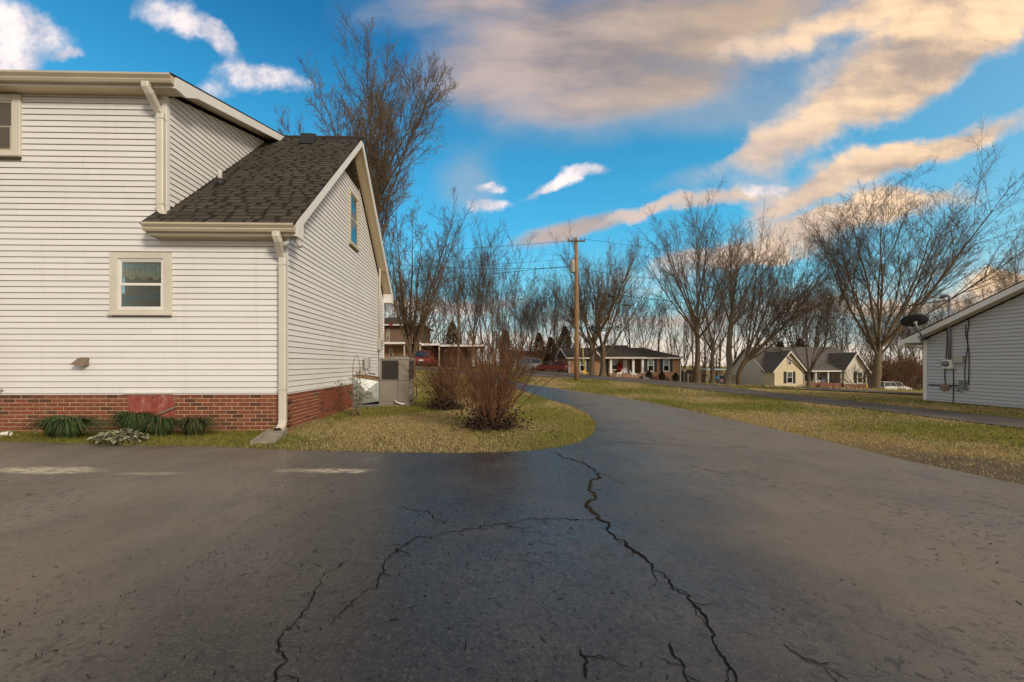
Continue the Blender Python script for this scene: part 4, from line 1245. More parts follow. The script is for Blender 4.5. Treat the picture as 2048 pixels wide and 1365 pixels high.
def trellis():
    t = P(713, 833, 8.9); t.z = 0
    o = thing('trellis', 'thin dark metal obelisk trellis by the brick base', 'trellis', t, R(20))
    for i in range(4):
        a = R(45 + 90 * i); r = 0.11
        q = [(math.cos(a) * r, math.sin(a) * r, z) for z in (0, 0.4, 0.8, 1.08)] + [(math.cos(a) * r * 0.72, math.sin(a) * r * 0.72, 1.24), (math.cos(a) * r * 0.3, math.sin(a) * r * .3, 1.33), (0, 0, 1.35)]
        b = MB(); b.tube(q, 0.006, 6); b.build('rod', M['hood'], o)
    for zz in (0.25, 0.65, 1.05):
        q = [(math.cos(R(15 * i)) * 0.11, math.sin(R(15 * i)) * 0.11, zz) for i in range(25)]
        b = MB(); b.tube(q, 0.004, 5, cap=False); b.build('ring', M['hood'], o)
    rr = np.random.default_rng(7)
    vn = thing('vine', 'leafy evergreen vine sprawling over the thin metal trellis', 'vine', t)
    b = MB(); tips = []
    for i in range(7):
        a = rr.uniform(0, 6.28); q = [Vector((math.cos(a) * 0.1, math.sin(a) * 0.1, 0))]
        zz = 0
        dirx = [-0.35, -0.2, 0.05, 0.2, 0.25, -0.05, 0.1][i]; top = [0.95, 0.85, 1.05, 0.75, 0.6, 0.9, 0.55][i]
        for s_ in range(8):
            tt = (s_ + 1) / 8
            q.append(Vector((dirx * tt ** 2.2 * 1.2 + rr.normal(0, 0.02), rr.normal(0, 0.04), top * tt * (1 - 0.15 * tt * abs(dirx) * 3))))
        b.tube(q, [0.009 * (1 - 0.08 * j) for j in range(9)], 5); tips.append(q)
    b.build('stem', M['bark'], vn)
    V = []; F = []; Cc = []
    for q in tips:
        for s_ in range(34):
            tt = rr.uniform(0.45, 1.0) * 8; i = min(7, int(tt)); p = q[i].lerp(q[i + 1], tt - i)
            p = p + Vector(rr.normal(0, 0.035, 3)); dd = Vector(rr.normal(0, 1, 3)); dd.z -= 0.3; dd.normalize()
            sd = dd.cross(Vector(rr.normal(0, 1, 3))).normalized() * 0.016; L = rr.uniform(0.04, 0.065)
            k_ = len(V); V += [p, p + dd * L * 0.5 + sd, p + dd * L, p + dd * L * 0.5 - sd]; F.append((k_, k_ + 1, k_ + 2, k_ + 3))
            c_ = (0.12, 0.13, 0.06) if rr.random() < 0.6 else (0.20, 0.19, 0.11); Cc += [c_] * 4
    me = np_mesh('leaves', V, F, 4); set_col(me, np.array(Cc)); link('leaves', me, M['leaf'], vn)
trellis()

def strappy(name, label, px, py, rx, ry, h, n, seed, tone=((0.022, 0.044, 0.014), (0.085, 0.140, 0.042)), wide=0.012, group=None, lift=0.0):
    g = ground(px, py); rr = np.random.default_rng(seed)
    V = []; F = []; Cc = []
    for i in range(n):
        a = rr.uniform(0, 6.283); d = np.array([math.cos(a) * rx, math.sin(a) * ry]) * 0.35 * rr.uniform(0, 1)
        out = np.array([math.cos(a) * rx, math.sin(a) * ry]) * rr.uniform(0.35, 1.15); hh = h * rr.uniform(0.65, 1.15)
        sd = np.array([-math.sin(a), math.cos(a)]) * wide * 0.5; k_ = len(V)
        for s_ in range(5):
            t = s_ / 4; p = d + out * t ** 1.3; z_ = hh * math.sin(t * 2.72)
            wd = (1 - t ** 3) * 1.0 + 0.03
            V += [(p[0] - sd[0] * wd, p[1] - sd[1] * wd, max(0.0, z_)), (p[0] + sd[0] * wd, p[1] + sd[1] * wd, max(0.0, z_))]
            if s_: F.append((k_ + 2 * s_ - 2, k_ + 2 * s_ - 1, k_ + 2 * s_ + 1, k_ + 2 * s_))
        f_ = rr.random(); c_ = np.array(tone[0]) * (1 - f_) + np.array(tone[1]) * f_
        if rr.random() < 0.06: c_ = np.array((0.16, 0.12, 0.05))
        Cc += [c_] * 10
    o = thing(name, label, 'plant', (g.x, g.y, 0), 0, group)
    me = np_mesh('blades', V, F, 4); set_col(me, np.array(Cc)); link('blades', me, M['leaf'], o)
    b = MB(); b.lathe((0, 0, -0.01), [(min(rx, ry) * 0.35, 0), (min(rx, ry) * 0.28, 0.05)], 10); b.build('root_ball', M['twig'], o)
    return o
strappy('liriope_clump', 'wide dark green grassy clump left of the red panel', 132, 876, 0.66, 0.30, 0.30, 620, 1, group='grassy clumps along the brick base')
strappy('liriope_clump', 'dark green grassy clump directly below the red panel', 270, 866, 0.46, 0.26, 0.32, 460, 2, group='grassy clumps along the brick base')
strappy('liriope_clump', 'grassy clump at the right foot of the red panel', 320, 872, 0.42, 0.26, 0.27, 380, 3, group='grassy clumps along the brick base')
strappy('liriope_clump', 'brown-tinged grassy clump right of the red panel', 388, 872, 0.42, 0.24, 0.28, 330, 4, ((0.035, 0.045, 0.014), (0.075, 0.085, 0.03)), group='grassy clumps along the brick base')

def lambs_ear():
    g = ground(240, 886); rr = np.random.default_rng(5)
    o = thing('lambs_ear_plant', 'low pale grey-green broad-leaved plant at the asphalt edge', 'plant', (g.x, g.y, 0))
    leaf = MB()
    L, Wd = 0.13, 0.030
    prof = [(0, 0.25, 0), (0.25, 0.8, 0.045), (0.5, 1.0, 0.065), (0.75, 0.75, 0.06), (1.0, 0.08, 0.035)]
    vs = []; fs = []
    for i, (t, w, zz) in enumerate(prof):
        vs += [(t * L, -w * Wd, zz + 0.008), (t * L, 0, zz), (t * L, w * Wd, zz + 0.008)]
        if i:
            k_ = 3 * i; fs += [(k_ - 3, k_, k_ + 1, k_ - 2), (k_ - 2, k_ + 1, k_ + 2, k_ - 1)]
    leaf.add(vs, fs); me = leaf.mesh('leaf', True)
    def f(n):
        return bsdf(n, n.mix(n.n('ObjectInfo', out=5), (0.17, 0.19, 0.11), (0.36, 0.36, 0.24)), 0.85, 0.2)
    me.materials.append(mat('leaf_felt', f))
    for i in range(130):
        a = rr.uniform(0, 6.283); r = math.sqrt(rr.random())
        l = bpy.data.objects.new('leaf', me); COL.objects.link(l); l.parent = o
        l.location = (math.cos(a) * r * 0.33, math.sin(a) * r * 0.16, (1 - r) * 0.09 + rr.uniform(-0.01, 0.02))
        l.rotation_euler = (rr.normal(0, 0.25), rr.normal(-0.1 - 0.5 * (1 - r), 0.2), a + rr.normal(0, 0.5)); s_ = rr.uniform(0.7, 1.2); l.scale = (s_, s_, s_)
lambs_ear()
cu = ground(11, 874)
cup = thing('cup', 'small white plastic cup lying in the grass at the brick wall', 'cup', (cu.x, cu.y, 0.04), 0)
b = MB(); b.tube([(-0.06, 0, 0.0), (0.05, 0.02, 0.005)], [0.028, 0.038], 14, cap=False); b.build('cup_wall', M['white'], cup, True)
b = MB(); b.tube([(-0.062, 0, 0.0), (-0.06, 0, 0.0)], 0.028, 14); b.build('cup_base', M['white'], cup)

# ------------------------------------------------------------------ trees
class Wood:
    """branches grown level by level, all of a level at once"""
    def __init__(s, seed): s.r = np.random.default_rng(seed); s.lv = []
    def trunk(s, pts, rad):
        pts = np.array(pts, float)[None]; rad = np.array(rad, float)[None]
        L = np.linalg.norm(np.diff(pts[0], axis=0), axis=1).sum()
        s.lv.append((pts, rad, np.array([L]))); return s
    def stems(s, P_, R_, L_): s.lv.append((np.array(P_), np.array(R_), np.array(L_))); return s
    def spawn(s, src, m, t0, t1, ang, lenr, up0, up1, wob, K, rr, rmin, taper=0.5, flat=None, tip=0.35, maxr=9.0, lean=None, az=False):
        r = s.r; pts, rad, ln = s.lv[src]; N, Kp, _ = pts.shape
        strat = (np.arange(m)[None] + r.random((N, m))) / m
        t = t0 + (t1 - t0) * strat
        f = t * (Kp - 1); i = np.minimum(f.astype(int), Kp - 2); w = f - i
        n_ = np.arange(N)[:, None]
        p = pts[n_, i] * (1 - w[..., None]) + pts[n_, i + 1] * w[..., None]
        T = pts[n_, i + 1] - pts[n_, i]; T /= np.linalg.norm(T, axis=-1, keepdims=True) + 1e-9
        rp = rad[n_, i] * (1 - w) + rad[n_, i + 1] * w
        q = r.normal(size=T.shape)
        if az:     # spread evenly round the parent
            aa = (np.arange(m)[None] * 2.399 + r.uniform(0, 6.28, (N, 1)) + r.normal(0, 0.25, (N, m)))
            q = np.stack([np.cos(aa), np.sin(aa), np.zeros_like(aa)], -1)
        q -= (q * T).sum(-1, keepdims=True) * T; q /= np.linalg.norm(q, axis=-1, keepdims=True) + 1e-9
        a = np.radians(r.normal(ang[0], ang[1], t.shape))[..., None]
        d = T * np.cos(a) + q * np.sin(a); d[..., 2] += up0
        if lean is not None: d += np.array(lean)
        d /= np.linalg.norm(d, axis=-1, keepdims=True)
        L = ln[:, None] * r.uniform(lenr[0], lenr[1], t.shape) * (1 - taper * (t - t0) / (t1 - t0 + 1e-9))
        r0 = np.clip(np.minimum(rp * rr * r.uniform(0.8, 1.1, t.shape), maxr), rmin, None)
        N2 = N * m; d = d.reshape(N2, 3); p = p.reshape(N2, 3); L = L.reshape(N2); r0 = r0.reshape(N2)
        out = np.empty((N2, K, 3)); out[:, 0] = p; st = (L / (K - 1))[:, None]
        for k_ in range(1, K):
            d = d + r.normal(0, wob, d.shape); d[:, 2] += up1
            d /= np.linalg.norm(d, axis=1, keepdims=True); p = p + d * st; out[:, k_] = p
        rd = r0[:, None] * np.linspace(1, tip, K)[None]
        s.lv.append((out, np.maximum(rd, rmin * 0.7), L)); return s
    def mesh(s, name, levels, sides):
        V = []; F = []; off = 0
        for l, S in zip(levels, sides):
            pts, rad, _ = s.lv[l]; N, K, _ = pts.shape
            T = np.gradient(pts, axis=1); T /= np.linalg.norm(T, axis=-1, keepdims=True) + 1e-9
            ref = np.where(np.abs(T[:, :1, 2:3]) < 0.9, np.array([0, 0, 1.0]), np.array([1.0, 0, 0]))
            x = np.cross(np.broadcast_to(ref, T.shape), T); x /= np.linalg.norm(x, axis=-1, keepdims=True) + 1e-9
            y = np.cross(T, x)
            a = np.arange(S) * 2 * np.pi / S
            ring = pts[:, :, None] + rad[:, :, None, None] * (x[:, :, None] * np.cos(a)[None, None, :, None] + y[:, :, None] * np.sin(a)[None, None, :, None])
            V.append(ring.reshape(-1, 3))
            idx = (np.arange(N * K * S).reshape(N, K, S)) + off
            nx = np.roll(idx, -1, axis=2)
            F.append(np.stack([idx[:, :-1], nx[:, :-1], nx[:, 1:], idx[:, 1:]], -1).reshape(-1, 4)); off += N * K * S
        me = np_mesh(name, np.concatenate(V), np.concatenate(F), 4)
        me.polygons.foreach_set('use_smooth', [True] * len(me.polygons))
        return me

def lin(a, b, k): return [tuple(np.array(a) * (1 - t) + np.array(b) * t) for t in np.linspace(0, 1, k)]

def oak(seed, H, fork, r0, nl=8, ang=(34, 9), spread=0.62, up=0.10, lean=(0, 0, 0), trunk_path=None, twigs=(9, 8, 5), rmin=0.006, first=0.45, up_first=0.0, n2=13, lr=0.46):
    """decurrent tree: short trunk, a spray of ascending limbs, fine twigs"""
    w = Wood(seed); r = w.r
    if trunk_path is None:
        k = 10; tp = [(0, 0, -0.15)]
        for i in range(1, k):
            t = i / (k - 1); tp.append((lean[0] * t * fork + r.normal(0, 0.02 * fork * 0.3), lean[1] * t * fork + r.normal(0, 0.02 * fork * .3), fork * t))
        rad = [r0 * (1.45 if i == 0 else 1.12 if i == 1 else 1.0 - 0.30 * i / (k - 1)) for i in range(k)]
    else:
        tp = trunk_path; rad = [r0 * (1.35 if i == 0 else 1.0 - 0.35 * i / (len(tp) - 1)) for i in range(len(tp))]
    w.trunk(tp, rad)
    tl = w.lv[0][2][0]
    lim = (H - fork) / tl
    w.spawn(0, nl, first, 0.99, (ang[0], ang[1] + 4), (lim * 0.70, lim * 0.86), up_first, up, 0.035, 12, lr, 0.03, taper=-0.15, tip=0.22, lean=lean, az=True)
    w.spawn(1, n2, 0.30, 1.0, (29, 9), (0.34, 0.54), 0.03, 0.045, 0.05, 10, 0.58, 0.016, taper=0.22, tip=0.20)
    w.spawn(2, twigs[0] + 1, 0.25, 1.0, (33, 10), (0.26, 0.44), 0.02, 0.04, 0.07, 6, 0.55, 0.010, taper=0.20, tip=0.40)
    w.spawn(3, twigs[1], 0.2, 1.0, (36, 12), (0.32, 0.56), 0.01, 0.03, 0.10, 4, 0.62, rmin, taper=0.3, tip=0.6)
    if twigs[2]:
        w.spawn(4, twigs[2], 0.2, 1.0, (40, 13), (0.35, 0.65), 0.0, 0.03, 0.12, 3, 0.75, rmin * 0.8, taper=0.3, tip=0.7)
    tm_ = w.mesh('trunk', [0, 1, 2], [10, 6, 4])
    lv = list(range(3, len(w.lv)))
    cm = w.mesh('crown', lv, [3] * len(lv))
    return tm_, cm, w

def put_tree(meshes, mats, name, label, p, rz=0.0, sc=1.0, group=None, sz=None):
    o = thing(name, label, 'tree', p, rz, group)
    o.scale = (sc, sc, sz or sc)
    a = link('trunk', meshes[0], mats[0], o); c = link('crown', meshes[1], mats[1], o)
    return o

def fit_tree(w, meshes, mats, name, label, px, Y, top, left, right, rot=None):
    """stand a tree so its crown spans the outline it has in the photograph"""
    p = np.concatenate([l[0].reshape(-1, 3) for l in w.lv[2:]])
    g = on(px, Y)
    hz = (CY - top) / FPX * Y + CH - g.z
    L_, R_ = (px - left) / FPX * Y, (right - px) / FPX * Y
    best = None
    for k in range(24):
        a = k * math.pi / 12 if rot is None else rot; x = p[:, 0] * math.cos(a) - p[:, 1] * math.sin(a)
        l, r = -np.percentile(x, 1.5), np.percentile(x, 98.5)
        sc = (L_ + R_) / (l + r); e = abs(l * sc - L_)
        if best is None or e < best[0]: best = (e, a, sc)
    sz = hz / np.percentile(p[:, 2], 99.4)
    o = thing(name, label, 'tree', g, best[1]); o.scale = (best[2], best[2], sz)
    link('trunk', meshes[0], mats[0], o); link('crown', meshes[1], mats[1], o)
    return o
# tall tree behind the house
A = oak(29, 17.0, 9.8, 0.30, nl=20, ang=(27, 8), up=0.055, twigs=(8, 6, 2), rmin=0.006, first=0.42, n2=12, lr=0.33)
fit_tree(A[2], A[:2], (M['bark'], M['twig_grey']), 'bare_tree', 'tall bare tree rising behind the steep roof of the white house', 748, 20.5, 90, 610, 893)
# multi-stemmed tree right of the house
def clump(seed, H, n, r0, spread, twigs=(8, 7, 3)):
    w = Wood(seed); r = w.r
    w.trunk([(0, 0, -0.1), (0, 0, 0.25), (0.01, 0, 0.5), (0.02, 0, 0.8), (0.03, 0.01, 1.1), (0.03, 0.02, 1.4)], [r0 * 1.3, r0 * 1.1, r0, r0, r0 * .98, r0 * .9])
    w.spawn(0, n, 0.72, 0.99, (spread, 7), (H / 1.55 * 0.72, H / 1.5 * 1.0), 0.15, 0.03, 0.03, 14, 0.42, 0.03, taper=0.0, tip=0.12, az=True)
    w.spawn(1, 15, 0.12, 1.0, (30, 9), (0.16, 0.30), 0.04, 0.045, 0.06, 7, 0.50, 0.012, taper=0.25, tip=0.25)
    w.spawn(2, twigs[0], 0.12, 0.98, (37, 11), (0.28, 0.5), 0.03, 0.05, 0.09, 5, 0.60, 0.009, taper=0.4, tip=0.4)
    w.spawn(3, twigs[1], 0.1, 1.0, (40, 13), (0.35, 0.6), 0.02, 0.05, 0.11, 4, 0.65, 0.0065, taper=0.3, tip=0.6)
    return w.mesh('trunk', [0, 1, 2], [10, 6, 4]), w.mesh('crown', [3, 4], [3, 3]), w
B = clump(33, 11.6, 10, 0.30, 17)
fit_tree(B[2], B[:2], (M['bark'], M['twig']), 'bare_tree', 'bare many-stemmed tree with a short stout trunk by the red car', 822, 26, 395, 762, 925)
# big vase-shaped tree left of the grey house
J = oak(41, 20.5, 5.6, 0.40, nl=15, ang=(38, 5), up=0.035, lean=(0.05, 0, 0), twigs=(8, 6, 2), rmin=0.008, first=0.72, n2=13, lr=0.42)
fit_tree(J[2], J[:2], (M['bark_grey'], M['twig']), 'bare_tree', 'broad bare tree with a massive forked trunk right of the cream house', 1751, 42, 380, 1637, 1955)
# round-crowned pair in front of the brick ranch
Dt = oak(52, 16.4, 4.6, 0.40, nl=13, ang=(34, 8), up=0.045, twigs=(7, 5, 2), rmin=0.0075, first=0.45)
fit_tree(Dt[2], Dt[:2], (M['bark'], M['twig']), 'bare_tree', 'round-crowned bare tree just right of the utility pole at the brick ranch', 1184, 47, 474, 1106, 1272)
D2 = oak(58, 14.5, 4.0, 0.40, nl=8, ang=(26, 8), up=0.04, twigs=(6, 5, 0), rmin=0.0075, first=0.5, lean=(-0.03, 0, 0))
d2o = fit_tree(D2[2], D2[:2], (M['bark'], M['twig']), 'bare_tree', 'bare tree with brown leaves clinging low, second from the pole at the ranch', 1205, 47.6, 500, 1150, 1290)
def clinging(w, lvl, n, seed, size, zmax, tone, parent, name='leaves'):
    rr = np.random.default_rng(seed); pts = w.lv[lvl][0].reshape(-1, 3); pts = pts[pts[:, 2] < zmax]
    p = pts[rr.integers(0, len(pts), n)] + rr.normal(0, size * 0.8, (n, 3))
    d = rr.normal(size=(n, 3)); d[:, 2] -= 0.5; d /= np.linalg.norm(d, axis=1, keepdims=True)
    e = np.cross(d, rr.normal(size=(n, 3))); e /= np.linalg.norm(e, axis=1, keepdims=True); L = size * rr.uniform(0.6, 1.3, (n, 1))
    V = np.stack([p, p + d * L * 0.5 + e * L * 0.28, p + d * L, p + d * L * 0.5 - e * L * 0.28], 1).reshape(-1, 3)
    me = np_mesh(name, V, np.arange(n * 4).reshape(n, 4), 4)
    f_ = rr.random((n, 1)); c_ = np.array(tone[0]) * (1 - f_) + np.array(tone[1]) * f_
    set_col(me, np.repeat(c_, 4, 0)); return link(name, me, M['leaf'], parent)
BROWN = ((0.075, 0.036, 0.018), (0.19, 0.095, 0.045))
clinging(D2[2], 4, 700, 3, 0.14, 6.0, BROWN, d2o)
# the tall group between the ranch and the cream house
E = oak(63, 22.5, 9.0, 0.38, nl=11, ang=(38, 9), up=0.045, twigs=(7, 6, 2), rmin=0.008, first=0.66)
fit_tree(E[2], E[:2], (M['bark'], M['twig']), 'bare_tree', 'tallest bare tree, straight-trunked, right of the white mailbox post', 1394, 50, 402, 1284, 1482)
F_ = oak(68, 20.5, 5.5, 0.32, nl=7, ang=(30, 8), up=0.04, twigs=(6, 5, 0), rmin=0.008, first=0.55, lean=(0.05, 0, 0))
fit_tree(F_[2], F_[:2], (M['bark_grey'], M['twig']), 'bare_tree', 'bare tree with a slim trunk just right of the tallest tree', 1424, 51, 430, 1345, 1530)
Hh = oak(73, 20.0, 4.0, 0.40, nl=10, ang=(22, 7), up=0.035, twigs=(6, 5, 2), rmin=0.008, first=0.6, lean=(0.24, 0, 0),
         trunk_path=[(0, 0, -0.2), (-0.05, 0, 0.4), (-0.08, 0, 0.9), (0.0, 0, 1.5), (0.25, 0, 2.1), (0.65, 0, 2.7), (1.1, 0, 3.2), (1.6, 0, 3.8)])
fit_tree(Hh[2], Hh[:2], (M['bark'], M['twig']), 'bare_tree', 'bare tree with a crooked trunk leaning right at the cream house corner', 1478, 49, 418, 1440, 1612, 0.0)
Gp = oak(77, 18.5, 9.5, 0.31, nl=7, ang=(24, 7), up=0.04, twigs=(6, 4, 0), rmin=0.008, first=0.7, lean=(0.07, 0, 0))
fit_tree(Gp[2], Gp[:2], (M['bark_pale'], M['twig_grey']), 'bare_tree', 'bare tree with pale whitish bark beside the wooden fence panel', 1453, 52, 440, 1400, 1560, 0.0)
I_ = oak(81, 12.0, 2.0, 0.26, nl=8, ang=(42, 9), up=0.05, twigs=(6, 5, 0), rmin=0.0075, first=0.6)
fit_tree(I_[2], I_[:2], (M['bark_grey'], M['twig_grey']), 'bare_tree', 'small low-forking bare tree in front of the cream house porch', 1617, 47, 520, 1555, 1705)
Kt = oak(85, 14.0, 4.0, 0.25, nl=9, ang=(36, 9), up=0.05, twigs=(7, 6, 2), rmin=0.007)
fit_tree(Kt[2], Kt[:2], (M['bark'], M['twig']), 'bare_tree', 'bare tree behind the roof of the grey-sided house', 2030, 30, 475, 1935, 2130)
sm = oak(88, 4.2, 0.9, 0.06, nl=7, ang=(36, 9), up=0.05, twigs=(5, 4, 0), rmin=0.006, n2=9)
put_tree(sm[:2], (M['bark'], M['twig']), 'small_tree', 'little bare ornamental tree before the right gable of the cream house', on(1716, 50), 0)
put_tree(sm[:2], (M['bark'], M['twig']), 'small_tree', 'little bare ornamental tree beside the white parked car', on(1808, 47), R(100), 1.05)

# trees of the woods behind, several habits shared between many
bgs = [oak(101, 16, 5, 0.19, nl=8, ang=(22, 7), up=0.05, twigs=(7, 5, 0), rmin=0.011, first=0.35, n2=10),
       oak(102, 18, 7, 0.20, nl=9, ang=(28, 8), up=0.055, twigs=(7, 5, 0), rmin=0.011, first=0.35, n2=10),
       clump(103, 15, 5, 0.22, 13, (7, 5, 0)),
       oak(104, 15, 3.5, 0.18, nl=9, ang=(30, 8), up=0.045, twigs=(7, 5, 0), rmin=0.011, first=0.3, n2=10),
       oak(105, 17, 9, 0.15, nl=7, ang=(20, 6), up=0.04, twigs=(6, 4, 0), rmin=0.011, first=0.3, n2=8)]
for i, me_ in enumerate(bgs): me_[0].materials.append(M['bark' if i % 2 else 'bark_far']); me_[1].materials.append(M['twig_far'])
rw = random.Random(44)
ORD = ('first', 'second', 'third', 'fourth', 'fifth', 'sixth', 'seventh', 'eighth', 'ninth', 'tenth')
def woods_row(where, rows, k=None):
    for i, (px, Y, top) in enumerate(sorted(rows)):
        g = on(px, Y); h = (CY - top) / FPX * Y + CH - g.z
        q = rw.randrange(5) if k is None else k[i]
        s = h / (16.5, 18.5, 15, 15.5, 17.5)[q]
        put_tree(bgs[q][:2], (None, None), 'woodland_tree', '%s from left of the bare trees %s' % (ORD[i], where), g, rw.uniform(0, 6.28), s * rw.uniform(0.85, 1.0), 'bare trees of the woods', s)
woods_row('standing tallest just right of the white house', ((917, 44, 458), (948, 50, 466), (985, 47, 478)), (1, 0, 3))
woods_row('above the brown two-storey house', ((770, 60, 520), (800, 66, 540), (850, 58, 500), (885, 62, 530)))
woods_row('behind the big fanned shrub', ((925, 66, 560), (965, 70, 555), (1005, 64, 535), (1035, 72, 560), (1060, 66, 570), (990, 82, 580), (1045, 88, 590)))
woods_row('behind the brick ranch roof', ((1085, 74, 560), (1108, 66, 545), (1132, 70, 550), (1160, 78, 570), (1228, 74, 580), (1262, 70, 565), (1290, 80, 580), (1318, 66, 575), (1345, 72, 590), (1368, 84, 590)))
woods_row('between the ranch and the cream house', ((1385, 76, 575), (1410, 84, 585), (1440, 78, 560), (1470, 88, 570), (1500, 80, 540), (1530, 90, 560)))
woods_row('behind the cream house roof', ((1560, 84, 560), (1590, 78, 520), (1625, 88, 540), (1650, 82, 560), (1680, 80, 570), (1712, 92, 590)))
woods_row('behind the white parked car and grey house', ((1775, 74, 590), (1800, 70, 600), (1825, 80, 600), (1848, 72, 590), (1880, 84, 580), (1925, 78, 600), (1975, 90, 590), (2030, 80, 570)))

# dark cedars among them
def cedar(seed, h, r):
    rr = np.random.default_rng(seed); n = 5200
    t = rr.random(n) ** 0.8; a = rr.uniform(0, 6.283, n)
    prof = np.sin(np.clip(t, 0, 1) * 2.6 + 0.35) ** 0.8 * (1 - t) ** 0.35
    q = r * prof * (0.35 + 0.65 * rr.random(n) ** 0.5) * (0.8 + 0.35 * np.sin(a * 5 + t * 22))
    p = np.c_[np.cos(a) * q, np.sin(a) * q, 0.5 + t * (h - 0.5)]
    d = np.c_[np.cos(a), np.sin(a), rr.uniform(-0.3, 0.9, n)] + rr.normal(0, 0.4, (n, 3)); d /= np.linalg.norm(d, axis=1, keepdims=True)
    e = np.cross(d, rr.normal(size=(n, 3))); e /= np.linalg.norm(e, axis=1, keepdims=True); L = rr.uniform(0.18, 0.42, (n, 1))
    V = np.stack([p, p + d * L * .6 + e * L * .3, p + d * L, p + d * L * .6 - e * L * .3], 1).reshape(-1, 3)
    me = np_mesh('crown', V, np.arange(n * 4).reshape(n, 4), 4)
    f_ = rr.random((n, 1)); set_col(me, np.repeat(np.array((0.028, 0.030, 0.014)) * (1 - f_) + np.array((0.085, 0.078, 0.038)) * f_, 4, 0)); me.materials.append(M['leaf'])
    b = MB(); b.tube([(0, 0, -0.2), (0, 0, h * 0.5), (0, 0, h * 0.95)], [0.16, 0.1, 0.02], 7); tr = b.mesh('trunk'); tr.materials.append(M['bark'])
    return tr, me
cd = [cedar(1, 7.0, 2.0), cedar(2, 9.0, 2.2)]
for px, Y, s_, lb in ((1078, 78, 0.8, 'dark evergreen behind the parked cars left of the ranch'), (1102, 76, 0.9, 'dark evergreen touching the left gable of the ranch'), (1130, 80, 1.0, 'tall dark evergreen behind the ranch roof near the pole'),
                      (1560, 82, 1.0, 'dark evergreen behind the left roof of the cream house'), (1600, 86, 1.1, 'dark evergreen behind the middle roof of the cream house'), (1660, 84, 0.9, 'dark evergreen behind the porch roof of the cream house'),
                      (905, 66, 0.8, 'dark evergreen behind the low carport wing'), (1010, 76, 0.8, 'dark evergreen behind the big fanned shrub')):
    m_ = cd[rw.randrange(2)]; o = thing('cedar_tree', lb, 'tree', on(px, Y), rw.uniform(0, 6), 'dark evergreens in the woods'); o.scale = (s_, s_, s_)
    link('trunk', m_[0], None, o); link('crown', m_[1], None, o)

# far wood and brush that read as one mass
def far_wood():
    w = Wood(200); r = w.r; Ps, Rs, Ls = [], [], []
    for i in range(150):
        Y = r.uniform(95, 150); px = r.uniform(640, 2300); g = on(px, Y); h = r.uniform(6, 11)
        Ps.append([(g.x + r.normal(0, 0.15) * k_, g.y, g.z - 0.2 + h * k_ / 5) for k_ in range(6)]); Rs.append([0.2 * (1 - 0.15 * k_) for k_ in range(6)]); Ls.append(h)
    w.stems(Ps, Rs, Ls)
    w.spawn(0, 12, 0.2, 1.0, (38, 10), (0.22, 0.42), 0.1, 0.06, 0.1, 5, 0.5, 0.03, taper=0.3)
    w.spawn(1, 8, 0.1, 1.0, (40, 12), (0.3, 0.6), 0.05, 0.05, 0.14, 3, 0.6, 0.020, taper=0.3)
    me = w.mesh('woods', [0, 1, 2], [4, 3, 3])
    tag(link('woods', me, M['twig_far']), kind='stuff')
far_wood()
def brush():
    w = Wood(210); r = w.r; Ps, Rs, Ls = [], [], []
    for i in range(800):
        f_ = r.random()
        if f_ < 0.72: Y = r.uniform(72, 105); px = r.uniform(650, 2250)
        else: Y = r.uniform(62, 74); px = r.uniform(1745, 1860)
        g = on(px, Y); h = r.uniform(1.8, 4.2) if f_ < 0.72 else r.uniform(3, 5.5)
        dx, dy = r.normal(0, 0.08, 2)
        Ps.append([(g.x + dx * k_ * h / 2, g.y + dy * k_ * h / 2, g.z - 0.1 + h * k_ / 4) for k_ in range(5)]); Rs.append([0.05 * (1 - 0.16 * k_) for k_ in range(5)]); Ls.append(h)
    w.stems(Ps, Rs, Ls)
    w.spawn(0, 9, 0.1, 1.0, (36, 12), (0.25, 0.5), 0.1, 0.03, 0.12, 4, 0.6, 0.02, taper=0.3)
    w.spawn(1, 4, 0.1, 1.0, (42, 12), (0.3, 0.6), 0.03, 0.02, 0.14, 3, 0.7, 0.016, taper=0.3)
    tag(link('undergrowth', w.mesh('undergrowth', [0, 1, 2], [3, 3, 3]), M['stem_red']), kind='stuff')
brush()

